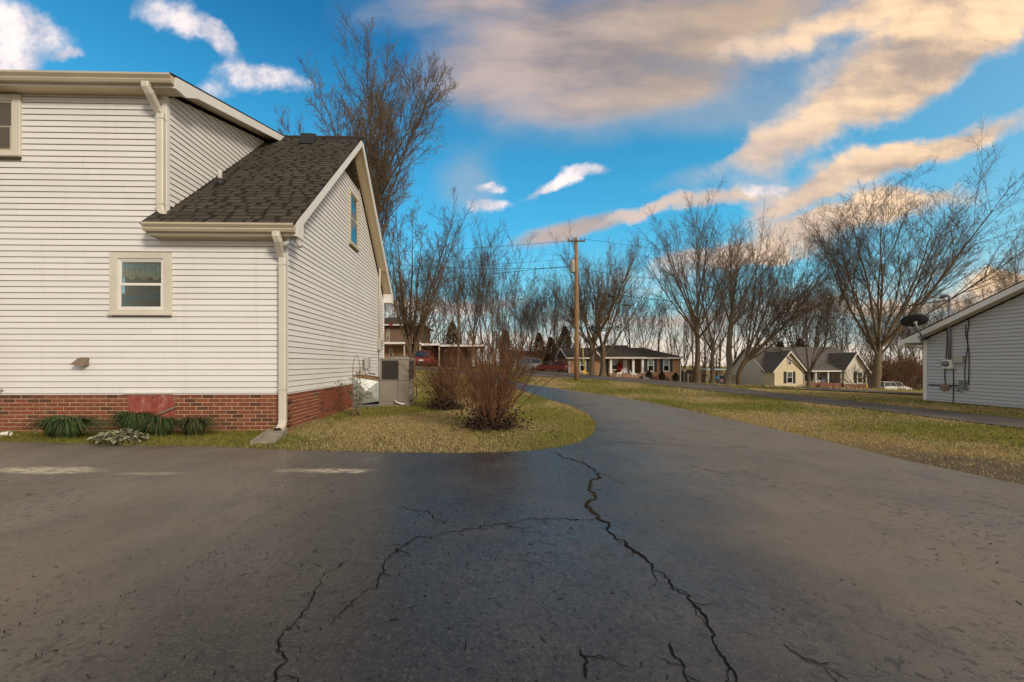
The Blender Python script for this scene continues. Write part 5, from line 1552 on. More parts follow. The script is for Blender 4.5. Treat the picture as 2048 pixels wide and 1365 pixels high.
# bare shrubs on the island lawn
def shrub(seed, px, py, n, H, spread, label, dense=1.0):
    g = ground(px, py); w = Wood(seed); r = w.r; Ps, Rs, Ls = [], [], []
    for i in range(n):
        a = r.uniform(0, 6.283); q = abs(r.normal(0, 1)) * 0.5; L = H * r.uniform(0.65, 1.1)
        x0, y0 = math.cos(a) * r.uniform(0.02, 0.20), math.sin(a) * r.uniform(0.02, 0.16)
        ln_ = min(spread * q, spread * 1.15); pts = []
        for k_ in range(9):
            t = k_ / 8; pts.append((x0 + math.cos(a) * ln_ * L * t ** 1.15 + r.normal(0, 0.008) * t, y0 + math.sin(a) * ln_ * L * t ** 1.15 + r.normal(0, 0.008) * t, -0.03 + L * (t - 0.22 * min(1.3, ln_) * t * t)))
        Ps.append(pts); Rs.append([0.0075 * r.uniform(0.7, 1.25) * (1 - 0.09 * k_) for k_ in range(9)]); Ls.append(L)
    w.stems(Ps, Rs, Ls)
    w.spawn(0, 9, 0.25, 0.98, (27, 10), (0.12, 0.30), 0.04, 0.02, 0.07, 5, 0.6, 0.0027, taper=0.4, tip=0.6)
    w.spawn(1, 3, 0.25, 1.0, (34, 12), (0.3, 0.6), 0.03, 0.02, 0.08, 3, 0.7, 0.0020, taper=0.3, tip=0.7)
    o = thing('shrub', label, 'shrub', (g.x, g.y, float(tz(g.x, g.y))), 0)
    link('stems', w.mesh('stems', [0], [5]), M['stem_red'], o); link('twigs', w.mesh('twigs', [1, 2], [3, 3]), M['stem_red'], o)
    rr = np.random.default_rng(seed); m_ = int(2600 * dense)
    base = np.c_[rr.normal(0, 0.24, m_), rr.normal(0, 0.20, m_), np.abs(rr.normal(0, 0.17, m_))]
    tips = w.lv[2][0][:, -1]; tips = tips[rr.integers(0, len(tips), int(260 * dense))]
    for nm, p, sz, tone in (('dead_leaves', base, 0.05, ((0.022, 0.014, 0.010), (0.085, 0.050, 0.030))), ('dry_pods', tips, 0.032, ((0.05, 0.03, 0.018), (0.15, 0.10, 0.055)))):
        k_ = len(p); d = rr.normal(size=(k_, 3)); d /= np.linalg.norm(d, axis=1, keepdims=True)
        e = np.cross(d, rr.normal(size=(k_, 3))); e /= np.linalg.norm(e, axis=1, keepdims=True); L = sz * rr.uniform(0.6, 1.4, (k_, 1))
        V = np.stack([p, p + d * L * .5 + e * L * .35, p + d * L, p + d * L * .5 - e * L * .35], 1).reshape(-1, 3)
        me = np_mesh(nm, V, np.arange(k_ * 4).reshape(k_, 4), 4); f_ = rr.random((k_, 1))
        set_col(me, np.repeat(np.array(tone[0]) * (1 - f_) + np.array(tone[1]) * f_, 4, 0)); tag(link(nm, me, M['leaf'], o), kind='stuff')
    return o
shrub(301, 984, 858, 115, 1.8, 0.92, 'large bare shrub fanning out on the lawn island by the drive')
shrub(305, 893, 819, 90, 1.45, 0.85, 'smaller bare shrub between the air conditioner and the large shrub', 0.8)

# ------------------------------------------------------------------ utility pole and lines
pb = ground(1153, 761)
pole_top = P(1153, 476, pb.y).z
up = thing('utility_pole', 'tall wooden utility pole with transformer beside the street', 'utility pole', pb)
Hp = pole_top - pb.z
b = MB(); b.tube([(0, 0, -0.3), (0.01, 0, Hp * 0.3), (0.0, 0, Hp * 0.65), (-0.04, 0, Hp)], [0.17, 0.155, 0.135, 0.115], 14); b.build('post', M['pole'], up, True)
b = MB(); b.box(-0.62, 0.55, -0.17, -0.09, Hp - 0.30, Hp - 0.21); b.build('crossarm', M['fence'], up, bevel=0.008)
for xx in (-0.55, -0.25, 0.25, 0.48):
    b = MB(); b.lathe((xx, -0.13, Hp - 0.21), [(0.018, 0), (0.018, 0.05), (0.045, 0.06), (0.03, 0.10), (0.04, 0.11), (0.02, 0.17)], 9); b.build('insulator', M['conduit'], up, True)
zt_ = P(1153, 533, pb.y).z - pb.z
b = MB(); b.lathe((-0.28, -0.05, zt_ - 0.42), [(0.15, 0), (0.17, 0.04), (0.17, 0.72), (0.18, 0.74), (0.10, 0.82)], 16); tf = b.build('transformer', M['box_grey'], up, True)
b = MB(); b.lathe((-0.28, -0.05, zt_ + 0.40), [(0.02, 0), (0.04, 0.03), (0.025, 0.08), (0.035, 0.1), (0.015, 0.2)], 9); b.build('bushing', M['hood'], tf)
b = MB(); b.box(-0.13, 0.0, -0.09, -0.02, zt_ - 0.2, zt_ - 0.1); b.box(-0.13, 0.0, -0.09, -0.02, zt_ + 0.1, zt_ + 0.2); b.build('bracket', M['conduit'], up)
b = MB(); b.tube([(-0.12, -0.1, zt_ + 0.75), (-0.22, -0.12, Hp - 0.6), (-0.30, -0.13, Hp - 0.4)], 0.03, 7); b.build('cutout_fuse', M['conduit'], up)
zg = P(1153, 690, pb.y).z - pb.z
b = MB(); b.tube([(0.1, 0, Hp * 0.62), (0.52, -0.1, 0.0)], 0.008, 5); b.build('guy_wire', M['conduit'], up)
b = MB(); b.tube([(0.37, -0.06, zg), (0.52, -0.1, 0.35)], 0.03, 8); b.build('guy_guard', M['yellow'], up, True)
b = MB(); b.prism([(0.40, -0.14, 0.45), (0.62, -0.14, 0.40), (0.58, -0.14, 0.72), (0.42, -0.14, 0.66)], (0, 0.01, 0)); b.build('marker_flag', M['yellow'], up)

def wire(label, a, c, sag, rad=0.011, splices=()):
    a = Vector(a); c = Vector(c); o = thing('power_line', label, 'power line', a)
    q = [(c - a) * t - Vector((0, 0, sag * 4 * t * (1 - t))) for t in [i / 24 for i in range(25)]]
    b = MB(); b.tube(q, rad, 5); b.build('wire', M['cable'], o)
    for t, L, r_ in splices:
        i = int(t * 24); m_ = Vector(q[i]); e = (Vector(q[i + 1]) - m_).normalized()
        b = MB(); b.tube([m_ - e * L / 2 - Vector((0, 0, r_)), m_ - e * L * 0.45 - Vector((0, 0, r_)), m_ + e * L * 0.45 - Vector((0, 0, r_)), m_ + e * L / 2 - Vector((0, 0, r_))], [r_ * 0.4, r_, r_, r_ * 0.4], 8); b.build('splice_case', M['dark'], o)
def pp(dx, row): return Vector((pb.x + dx, pb.y - 0.13, P(1153, row, pb.y).z))
wire('top power line running left from the pole crossarm', pp(-0.55, 484), P(600, 508, 44), 0.25)
wire('top power line running right from the pole crossarm', pp(0.5, 480), P(1720, 530, 62), 0.5)
wire('upper of two thin lines left of the pole transformer', pp(-0.1, 518), P(600, 548, 48), 0.2, 0.008)
wire('thicker sagging line left of the transformer, dropping leftwards', pp(-0.15, 532), P(640, 575, 40), 0.15, 0.016)
wire('line left of the transformer, rising leftwards', pp(-0.15, 536), P(640, 508, 36), 0.55, 0.014)
wire('line from the pole at transformer height running right', pp(0.12, 540), P(1800, 600, 60), 0.5, 0.012)
wire('low communication cable right of the pole with black splice cases', pp(0.12, 582), P(1860, 650, 62), 0.3, 0.020, ((0.08, 0.55, 0.10),))
wire('lowest cable right of the pole carrying a long slim splice', pp(0.12, 602), P(1760, 640, 55), 0.25, 0.012, ((0.12, 0.7, 0.05),))

# ------------------------------------------------------------------ grey-sided house (right)
GY0 = 12.78
GC = P(1850, 728, GY0); GC.z = 0
gh = thing('house', 'grey lap-sided house with satellite dish at the right edge', 'house', (GC.x, GC.y, -0.08), YAW)
def GL(w):
    x, y = w[0] - GC.x, w[1] - GC.y
    return Vector((x * cs + y * sn_, -x * sn_ + y * cs, w[2] + 0.08))
def ghit(px, py, x=0.0):
    o = GL((0, 0, CH)); d = GL(P(px, py, 1.0)) - o; t = (x - o.x) / d.x; return o + d * t
# the wall faces left (-x); it runs from y=0 (far corner) towards the viewer (negative y)
zb = 0.04; ze = ghit(1852, 680).z
rk = ghit(2046, 590); gs = (rk.z - ze) / (-rk.y)
RIDGE = -4.6
def grz(y): return ze + gs * (-y) if y > RIDGE else ze + gs * (-(2 * RIDGE - y))
z = zb; ky = 0
while z < grz(RIDGE) - 0.05:
    z1 = z + EX
    def lim2(zz):
        d = max(0.0, (zz - ze) / gs); return (2 * RIDGE + d, -d - 0.0)
    a, b_ = lim2(z); c_, d_ = lim2(z1)
    if d_ - c_ > 0.05:
        q = MB(); b_ = min(b_, -0.06); d_ = min(d_, -0.06)
        q.hexa([(-0.020, a, z + GAP), (0, a, z + GAP), (0, b_, z + GAP), (-0.020, b_, z + GAP), (-0.003, c_, z1), (0, c_, z1), (0, d_, z1), (-0.003, d_, z1)])
        q.build('siding_plank', M['vinyl_grey'], gh)
    z = z1
b = MB(); b.prism([(0.002, -0.03, 0), (0.002, 2 * RIDGE, 0), (0.002, 2 * RIDGE, ze), (0.002, RIDGE, grz(RIDGE)), (0.002, -0.03, ze)], (0.08, 0, 0)); b.build('wall', M['core_shade'], gh)
b = MB(); b.box(0.09, 9, -0.08, 0.0, 0, ze); b.build('wall', M['vinyl_grey'], gh)
b = MB(); b.box(-0.03, 0.06, -0.07, 0.03, 0.0, ze); b.build('corner_post', M['white'], gh, bevel=0.004)
OV = -0.30
for (ya, yb, nm) in ((0.42, RIDGE, 'roof'), (2 * RIDGE - 0.42, RIDGE, 'roof')):
    b = MB(); f = lambda y: grz(y) + 0.24
    b.prism([(OV, ya, f(ya)), (OV, yb, f(yb)), (10, yb, f(yb)), (10, ya, f(ya))], (0, 0, -0.03)); b.build(nm, M['roof_dark'], gh)
    b = MB(); b.prism([(OV + 0.004, ya, f(ya) - 0.032), (OV + 0.004, yb, f(yb) - 0.032), (OV + 0.004, yb, f(yb) - 0.19), (OV + 0.004, ya, f(ya) - 0.19)], (0.03, 0, 0)); b.build('rake_board', M['white'], gh)
    b = MB(); b.prism([(OV + 0.036, ya, f(ya) - 0.185), (OV + 0.036, yb, f(yb) - 0.185), (-0.002, yb, f(yb) - 0.185), (-0.002, ya, f(ya) - 0.185)], (0, 0, 0.012)); b.build('soffit', M['trim'], gh)
b = MB(); b.prism([(OV + 0.001, 0.36, ze - 0.09), (OV + 0.001, -0.10, ze - 0.09), (OV + 0.001, -0.10, grz(-0.10) + 0.05), (OV + 0.001, 0.36, grz(0.36) + 0.06)], (0.04, 0, 0)); b.build('eave_end', M['white'], gh)
b = MB(); b.box(OV + 0.045, 9, -0.0, 0.36, ze - 0.085, ze - 0.06); b.build('soffit', M['trim'], gh)
b = MB(); b.box(OV - 0.02, 9, 0.37, 0.49, grz(0.36) + 0.02, grz(0.36) + 0.14); b.build('gutter', M['white'], gh)
b = MB(); b.tube([(-0.25, 0.42, ze - 0.02), (-0.2, 0.40, ze - 0.12), (0.0, 0.12, ze - 0.26), (0.05, 0.06, ze - 0.4), (0.05, 0.06, 0.2)], 0.035, 8); b.build('downspout', M['trim'], gh)
# services on the wall
ym = ghit(1902, 700).y
mt = ghit(1900, 594, -0.07).z
b = MB(); b.tube([(-0.05, ym, ghit(1902, 720).z), (-0.05, ym, mt - 0.15)], 0.034, 10); b.build('service_mast', M['conduit'], gh, True)
b = MB(); b.tube([(-0.05, ym, mt - 0.16), (-0.05, ym, mt), (-0.06, ym + 0.05, mt + 0.05), (-0.08, ym + 0.16, mt + 0.05), (-0.09, ym + 0.2, mt - 0.02)], [0.03, 0.034, 0.042, 0.05, 0.04], 10); b.build('weatherhead', M['conduit'], gh, True)
z0, z1 = ghit(1900, 738).z, ghit(1900, 720).z
b = MB(); b.box(-0.12, -0.018, ym - 0.11, ym + 0.13, z0, z1); mb = b.build('meter_box', M['white'], gh, bevel=0.008)
b = MB(); b.lathe((-0.121, ym + 0.03, (z0 + z1) / 2 + 0.02), [(0.085, 0.0), (0.085, -0.05), (0.06, -0.09)], 16, 'x'); b.build('meter_dial', M['conduit'], mb, True)
yy = ghit(1922, 720).y
b = MB(); b.box(-0.10, -0.018, yy - 0.10, yy + 0.12, ghit(1922, 727).z, ghit(1922, 711).z); b.build('breaker_box', M['box_grey'], gh, bevel=0.01)
yy2 = ghit(1893, 775).y
b = MB(); b.box(-0.08, -0.018, yy2 - 0.1, yy2 + 0.12, ghit(1893, 780).z, ghit(1893, 769).z); b.build('cable_box', M['hood'], gh, bevel=0.01)
yy3 = ghit(1929, 770).y
b = MB(); b.box(-0.10, -0.018, yy3 - 0.075, yy3 + 0.075, ghit(1929, 779).z, ghit(1929, 762).z); b.build('network_box', M['conduit'], gh, bevel=0.01)
def cab(pts, r=0.012, off=-0.03):
    q = [ghit(a, c, off) for a, c in pts]; b = MB(); b.tube(q, r, 6); b.build('cable', M['cable'], gh)
cab([(1857, 770), (1888, 771)], 0.018); cab([(1900, 771), (1920, 772)], 0.018)
cab([(1923, 640), (1936, 636), (1938, 650), (1934, 670), (1935, 685), (1938, 710), (1938, 740), (1937, 770)], 0.011)
cab([(1932, 650), (1931, 668), (1936, 690), (1932, 715), (1929, 745), (1930, 763)], 0.009)
cab([(1883, 645), (1884, 655), (1895, 665), (1894, 690), (1892, 715), (1889, 750), (1891, 770)], 0.011)
cab([(1907, 738), (1907, 775), (1906, 806)], 0.010)
cab([(1910, 774), (1917, 782), (1926, 786)], 0.007); cab([(1931, 779), (1934, 782), (1938, 778)], 0.007)
cab([(1900, 771), (1905, 778), (1916, 784), (1918, 771)], 0.006)
cab([(1888, 780), (1888, 784)], 0.008)
# satellite dish
def dish():
    base = gh.matrix_world if False else None
    m_ = ghit(1843, 674, OV - 0.01)
    w = Vector((GC.x + m_.x * cs - m_.y * sn_, GC.y + m_.x * sn_ + m_.y * cs, m_.z - 0.08))
    c = P(1830, 644, w.y - 0.15)
    o = thing('satellite_dish', 'dark grey satellite dish on an arm at the roof corner', 'satellite dish', w)
    c = c - w
    nrm = Vector((0.28, 0.50, 0.82)).normalized()
    xx = nrm.cross(Vector((0, 1, 0))).normalized(); yy = nrm.cross(xx)
    b = MB(); rings = []
    V = []; F = []; S = 24
    for i, (r_, h_) in enumerate(((0.02, 0.0), (0.11, 0.006), (0.2, 0.02), (0.29, 0.045), (0.34, 0.065), (0.345, 0.06), (0.29, 0.035), (0.2, 0.008), (0.11, -0.008), (0.02, -0.012))):
        for k_ in range(S):
            a = 2 * math.pi * k_ / S; V.append(c + (xx * math.cos(a) + yy * math.sin(a) * 0.88) * r_ + nrm * h_)
        if i:
            for k_ in range(S): F.append(((i - 1) * S + k_, (i - 1) * S + (k_ + 1) % S, i * S + (k_ + 1) % S, i * S + k_))
    b.add(V, F); b.build('reflector', M['dish'], o, True)
    b = MB(); b.tube([c - nrm * 0.0, c - nrm * 0.09, (c - nrm * 0.09).lerp(Vector((0, 0, 0)), 0.35), Vector((0.0, 0.0, 0.02))], [0.05, 0.03, 0.024, 0.024], 9); b.build('mount_arm', M['box_grey'], o, True)
    b = MB(); b.box(-0.06, 0.06, -0.06, 0.06, -0.03, 0.02); b.build('foot', M['conduit'], o)
    b = MB(); q = c - yy * 0.30
    b.tube([q, q + nrm * 0.12 - yy * 0.04, c + nrm * 0.33 - yy * 0.10], 0.012, 6); b.tube([c + nrm * 0.31 - yy * 0.10, c + nrm * 0.38 - yy * 0.08], 0.03, 8); b.build('feed_arm', M['dark'], o)
dish()
sm_w = ghit(1899, 600, -0.05)
mw = Vector((GC.x + sm_w.x * cs - sm_w.y * sn_, GC.y + sm_w.x * sn_ + sm_w.y * cs, sm_w.z - 0.08))
wire('service drop cable reaching the mast of the grey-sided house', P(1660, 618, 48), mw, 0.25, 0.016)

# ------------------------------------------------------------------ far houses
def window_set(parent, x0, x1, z0, z1, y=0.0, shutters=True, m='white', sash=True):
    w = MB(); t = 0.09
    w.box(x0, x0 + t, y - 0.06, y + 0.02, z0, z1); w.box(x1 - t, x1, y - 0.06, y + 0.02, z0, z1)
    w.box(x0 + t, x1 - t, y - 0.059, y + 0.02, z1 - t, z1); w.box(x0 + t, x1 - t, y - 0.059, y + 0.02, z0, z0 + t)
    mz = (z0 + z1) / 2
    w.box(x0 + t, x1 - t, y - 0.05, y + 0.02, mz - 0.03, mz + 0.03)
    o = w.build('window', M[m], parent)
    g = MB(); g.box(x0 + t, x1 - t, y - 0.035, y - 0.03, z0 + t, mz - 0.03); g.box(x0 + t, x1 - t, y - 0.035, y - 0.03, mz + 0.03, z1 - t); g.build('pane', M['glass'], o)
    g = MB(); g.box(x0 + t, x1 - t, y - 0.012, y - 0.005, mz, z1 - t); g.build('blind', M['trim'], o)
    g = MB(); g.box(x0 + t, x1 - t, y - 0.012, y - 0.006, z0 + t, mz); g.build('room', M['interior'], o)
    if shutters:
        for s in (x0 - 0.42, x1 + 0.04):
            b = MB(); b.box(s, s + 0.38, y - 0.05, y - 0.002, z0, z1); b.build('shutter', M['shutter'], parent)
    return o

def ranch():
    Y = 54.0; cx = P(1248, 700, Y).x; zb_ = -1.35
    o = thing('house', 'low brick ranch house with dark roof and white-posted porch', 'house', (cx, Y, zb_))
    X = lambda px: (px - CX) / FPX * Y - cx
    Z = lambda py, y=0: (CY - py) / FPX * (Y + y) + CH - zb_
    xl, xr = X(1137), X(1361); dp = 8.0; zev = Z(714.5)
    # porch recess between px 1217 and 1284
    pa, pz = X(1217), X(1284)
    b = MB(); b.box(xl, pa, 0, dp, 0, zev); b.box(pz, xr, 0, dp, 0, zev); b.box(pa, pz, 1.4, dp, 0, zev); b.build('wall', M['brick_tan'], o)
    # side gable at the left
    zr = Z(696, 4)
    b = MB(); b.prism([(xl + 0.002, 0.01, zev), (xl + 0.002, dp - .01, zev), (xl + 0.002, dp / 2, zr - 0.15)], (0.2, 0, 0)); b.build('gable', M['brick_tan'], o)
    ov = 0.45; zo = zev + 0.02
    b = MB()
    A_ = (xl - 0.35, -ov, zo - 0.1); B_ = (xr + ov, -ov, zo - 0.1); C_ = (xr - 3.4, dp / 2, zr); D_r = (xl - 0.35, dp / 2, zr); E_ = (xr + ov, dp + ov, zo - 0.1); F_r = (xl - 0.35, dp + ov, zo - 0.1)
    b.add([A_, B_, C_, D_r, E_, F_r], [(0, 1, 2, 3), (1, 4, 2), (3, 2, 4, 5), (0, 3, 5), (0, 5, 4, 1)]); b.build('roof', M['roof_dark'], o)
    # raised middle section of roof over the porch
    ma, mb_ = X(1205), X(1288); zm = Z(691, 4)
    b = MB(); b.add([(ma, -ov - 0.35, zo - 0.06), (mb_, -ov - 0.35, zo - 0.06), (X(1274), dp / 2, zm), (X(1217), dp / 2, zm), (ma, dp * 0.75, zo + .8), (mb_, dp * 0.75, zo + .8)], [(0, 1, 2, 3), (0, 3, 4), (1, 5, 2), (3, 2, 5, 4)]); b.build('roof', M['roof_dark'], o)
    b = MB(); b.box(xl - 0.35, xr + ov, -ov - 0.06, -ov - 0.001, zo - 0.26, zo - 0.08); b.build('fascia', M['trim'], o)
    b = MB(); b.box(ma - 0.0, mb_, -ov - 0.44, -ov - 0.352, zo - 0.24, zo - 0.04); b.build('fascia', M['trim'], o)
    b = MB(); b.box(xl - 0.3, xr + 0.4, -ov, dp + ov, zo - 0.13, zo - 0.115); b.build('soffit', M['trim'], o)
    b = MB(); f0, f1 = zo - 0.1, zr
    b.prism([(xl - 0.40, -ov, f0 + 0.02), (xl - 0.40, dp / 2, f1 + 0.02), (xl - 0.40, dp / 2, f1 - 0.2), (xl - 0.40, -ov, f0 - 0.2)], (0.045, 0, 0)); b.build('rake_board', M['trim'], o)
    b = MB(); b.prism([(xl - 0.40, dp + ov, f0 + 0.02), (xl - 0.40, dp / 2, f1 + 0.02), (xl - 0.40, dp / 2, f1 - 0.2), (xl - 0.40, dp + ov, f0 - 0.2)], (0.045, 0, 0)); b.build('rake_board', M['trim'], o)
    # front gablet beside the porch
    b = MB(); ga, gb, gm = X(1181), X(1201), X(1189)
    b.add([(ga, -0.9, zo - 0.1), (gb, -0.9, zo - 0.1), (gm, -0.9, zo + 0.75), (gm, 2.6, zo + 0.75), (ga, 1.0, zo - .1), (gb, 1.0, zo - .1)], [(0, 1, 2), (0, 2, 3, 4), (2, 1, 5, 3)]); b.build('gablet', M['roof_dark'], o)
    b = MB(); b.prism([(gm, -0.93, zo + 0.80), (gb + .1, -0.93, zo - 0.12), (gb - 0.14, -0.93, zo - 0.12), (gm, -0.93, zo + 0.55)], (0, 0.025, 0)); b.build('rake_board', M['trim'], o)
    wz0, wz1 = Z(743.5), Z(718.5)
    window_set(o, X(1159), X(1172), wz0, wz1, -0.002)
    window_set(o, X(1295), X(1307.5), wz0, wz1, -0.002); window_set(o, X(1326), X(1338.5), wz0, wz1, -0.002)
    # porch
    fz = Z(748)
    b = MB(); b.box(pa, pz, -0.5, 1.4, 0, fz); b.build('porch_base', M['brick_tan'], o)
    b = MB(); b.box(pa - 0.02, pz + 0.02, -0.56, 1.4, fz, fz + 0.08); b.build('porch_floor', M['concrete'], o)
    for px in (1220, 1264.5, 1283):
        b = MB(); x = X(px); b.box(x - 0.14, x + 0.14, -0.45, -0.17, fz + 0.08, zo - 0.14); b.box(x - 0.19, x + 0.19, -0.5, -0.12, fz + 0.081, fz + 0.25); b.box(x - 0.19, x + 0.19, -0.5, -0.12, zo - 0.30, zo - 0.141); b.build('porch_post', M['white'], o)
    window_set(o, X(1224), X(1242), fz + 0.5, zo - 0.3, 1.39, False)
    b = MB(); b.box(X(1253), X(1262), 1.33, 1.398, fz + 0.08, zo - 0.35); dr = b.build('door', M['white'], o, bevel=0.01)
    b = MB(); b.lathe((X(1261), 1.31, fz + 1.0), [(0.03, 0), (0.035, 0.03)], 8, 'y'); b.build('handle', M['grille'], dr)
    b = MB(); b.box(X(1268), X(1274), 1.34, 1.398, fz + 0.1, zo - 0.3); b.build('side_light', M['shutter'], o)
    b = MB(); b.box(X(1209), X(1216), -0.03, -0.002, fz, zo - 0.3); b.build('door', M['dark'], o)
    b = MB(); b.box(X(1200), X(1208), -0.04, -0.002, fz, zo - 0.3); b.build('panel', M['white'], o)
    for i in range(4):
        b = MB(); b.box(X(1280), X(1292), -0.62 - 0.3 * i - 0.3, -0.62 - 0.3 * i, 0, fz - 0.2 * (i + 1)); b.build('step', M['concrete'], o)
    for px in (1283, 1290):
        b = MB(); x = X(px); b.tube([(x, -0.6, fz), (x, -0.6, fz + 0.9), (x, -1.7, 0.9), (x, -1.7, 0)], 0.025, 6); b.build('hand_rail', M['dark'], o)
    for x in (xl + 0.05, xr - 0.07):
        b = MB(); b.tube([(x, -0.4, zo - 0.2), (x, -0.06, zo - 0.5), (x, -0.06, 0.1)], 0.06, 6); b.build('downspout', M['white'], o)
    b = MB(); x = X(1272); b.tube([(x, 3, zr - .3), (x, 3, zr + 0.35)], 0.05, 8); b.build('vent_pipe', M['trim'], o)
    # things on and before the porch
    q = lambda px, y, z_: (cx + X(px), Y + y, zb_ + z_)
    t = thing('porch_chair', 'red cloth-covered chair beside the ranch front door', 'chair', q(1245, 0.9, fz + 0.08))
    b = MB(); b.box(-0.3, 0.3, -0.3, 0.3, 0.38, 0.5); b.build('seat', M['redcloth'], t, bevel=0.03)
    b = MB(); b.box(-0.3, 0.3, 0.22, 0.34, 0.501, 1.35); b.build('backrest', M['redcloth'], t, bevel=0.04)
    for sx in (-0.26, 0.26):
        for sy in (-0.26, 0.26):
            b = MB(); b.box(sx - 0.03, sx + 0.03, sy - 0.03, sy + 0.03, 0, 0.38); b.build('leg', M['redcloth'], t)
    for px, lb in ((1298, 'small dark conical shrub at the porch steps, leftmost of three'), (1324, 'small dark conical shrub between the two shuttered ranch windows'), (1351, 'small dark conical shrub at the right corner of the ranch')):
        p_ = on(px, Y - 1.0); t = thing('conical_shrub', lb, 'shrub', p_, 0, 'conical shrubs along the ranch front'); t.scale = (0.26, 0.26, 0.17)
        link('trunk', cd[0][0], None, t); link('foliage', cd[0][1], None, t)
    for px, lb, rz in ((1238, 'white deer lawn ornament, left of the pair before the porch', 0.2), (1268, 'white deer lawn ornament, right of the pair before the porch', 2.9)):
        p_ = on(px, Y - 1.6); t = thing('deer_ornament', lb, 'lawn ornament', p_, rz, 'white deer before the porch')
        b = MB(); b.tube([(-0.34, 0, 0.50), (-0.2, 0, 0.53), (0.0, 0, 0.52), (0.22, 0, 0.54), (0.33, 0, 0.60), (0.42, 0, 0.80), (0.46, 0, 0.90), (0.55, 0, 0.90), (0.64, 0, 0.86)], [0.05, 0.12, 0.11, 0.13, 0.10, 0.06, 0.065, 0.06, 0.03], 9); b.build('body', M['white'], t, True)
        for sx in (-0.24, 0.24):
            for sy in (-0.07, 0.07):
                b = MB(); b.tube([(sx, sy, 0.52), (sx - 0.03, sy, 0.28), (sx + 0.0, sy, 0.0)], [0.05, 0.025, 0.02], 6); b.build('leg', M['white'], t)
        for sy in (-1, 1):
            b = MB(); b.tube([(0.47, sy * 0.03, 0.95), (0.44, sy * 0.1, 1.1), (0.5, sy * 0.14, 1.22)], [0.015, 0.012, 0.006], 5); b.build('antler', M['white'], t)
    return o
ranch()

def gable_block(o, x0, x1, y0, y1, z0, ze_, zp, wall, roofm, axis='y', ov=0.35, trim='white'):
    """a block with its gable facing the axis direction"""
    if axis == 'y':
        m_ = (x0 + x1) / 2
        b = MB(); b.prism([(x0, y0, z0), (x1, y0, z0), (x1, y0, ze_), (m_, y0, zp), (x0, y0, ze_)], (0, y1 - y0, 0)); b.build('wall', wall, o)
        sl = (zp - ze_) / (m_ - x0)
        for s, xe in ((1, x0), (-1, x1)):
            xo = xe - s * ov; zo = ze_ - sl * ov
            b = MB(); b.prism([(xo, y0 - ov, zo + 0.04), (m_, y0 - ov, zp + 0.04), (m_, y0 - ov, zp + 0.14), (xo, y0 - ov, zo + 0.14)], (0, y1 - y0 + 2 * ov, 0)); b.build('roof', roofm, o)
            b = MB(); b.prism([(xo, y0 - ov - 0.04, zo + 0.12), (m_, y0 - ov - 0.04, zp + 0.12), (m_, y0 - ov - 0.04, zp - 0.12), (xo, y0 - ov - 0.04, zo - 0.12)], (0, 0.035, 0)); b.build('rake_board', M[trim], o)
    else:
        m_ = (y0 + y1) / 2
        b = MB(); b.prism([(x0, y0, z0), (x0, y1, z0), (x0, y1, ze_), (x0, m_, zp), (x0, y0, ze_)], (x1 - x0, 0, 0)); b.build('wall', wall, o)
        sl = (zp - ze_) / (m_ - y0)
        for s, ye in ((1, y0), (-1, y1)):
            yo = ye - s * ov; zo = ze_ - sl * ov
            b = MB(); b.prism([(x0 - ov, yo, zo + 0.04), (x0 - ov, m_, zp + 0.04), (x0 - ov, m_, zp + 0.14), (x0 - ov, yo, zo + 0.14)], (x1 - x0 + 2 * ov, 0, 0)); b.build('roof', roofm, o)
            b = MB(); b.prism([(x0 - ov - 0.04, yo, zo + 0.12), (x0 - ov - 0.04, m_, zp + 0.12), (x0 - ov - 0.04, m_, zp - 0.12), (x0 - ov - 0.04, yo, zo - 0.12)], (0.035, 0, 0)); b.build('rake_board', M[trim], o)
        b = MB(); b.box(x0 - ov, x1 + ov, y0 - ov - 0.1, y0 - ov, ze_ - sl * ov - 0.02, ze_ - sl * ov + 0.12); b.build('gutter', M[trim], o)

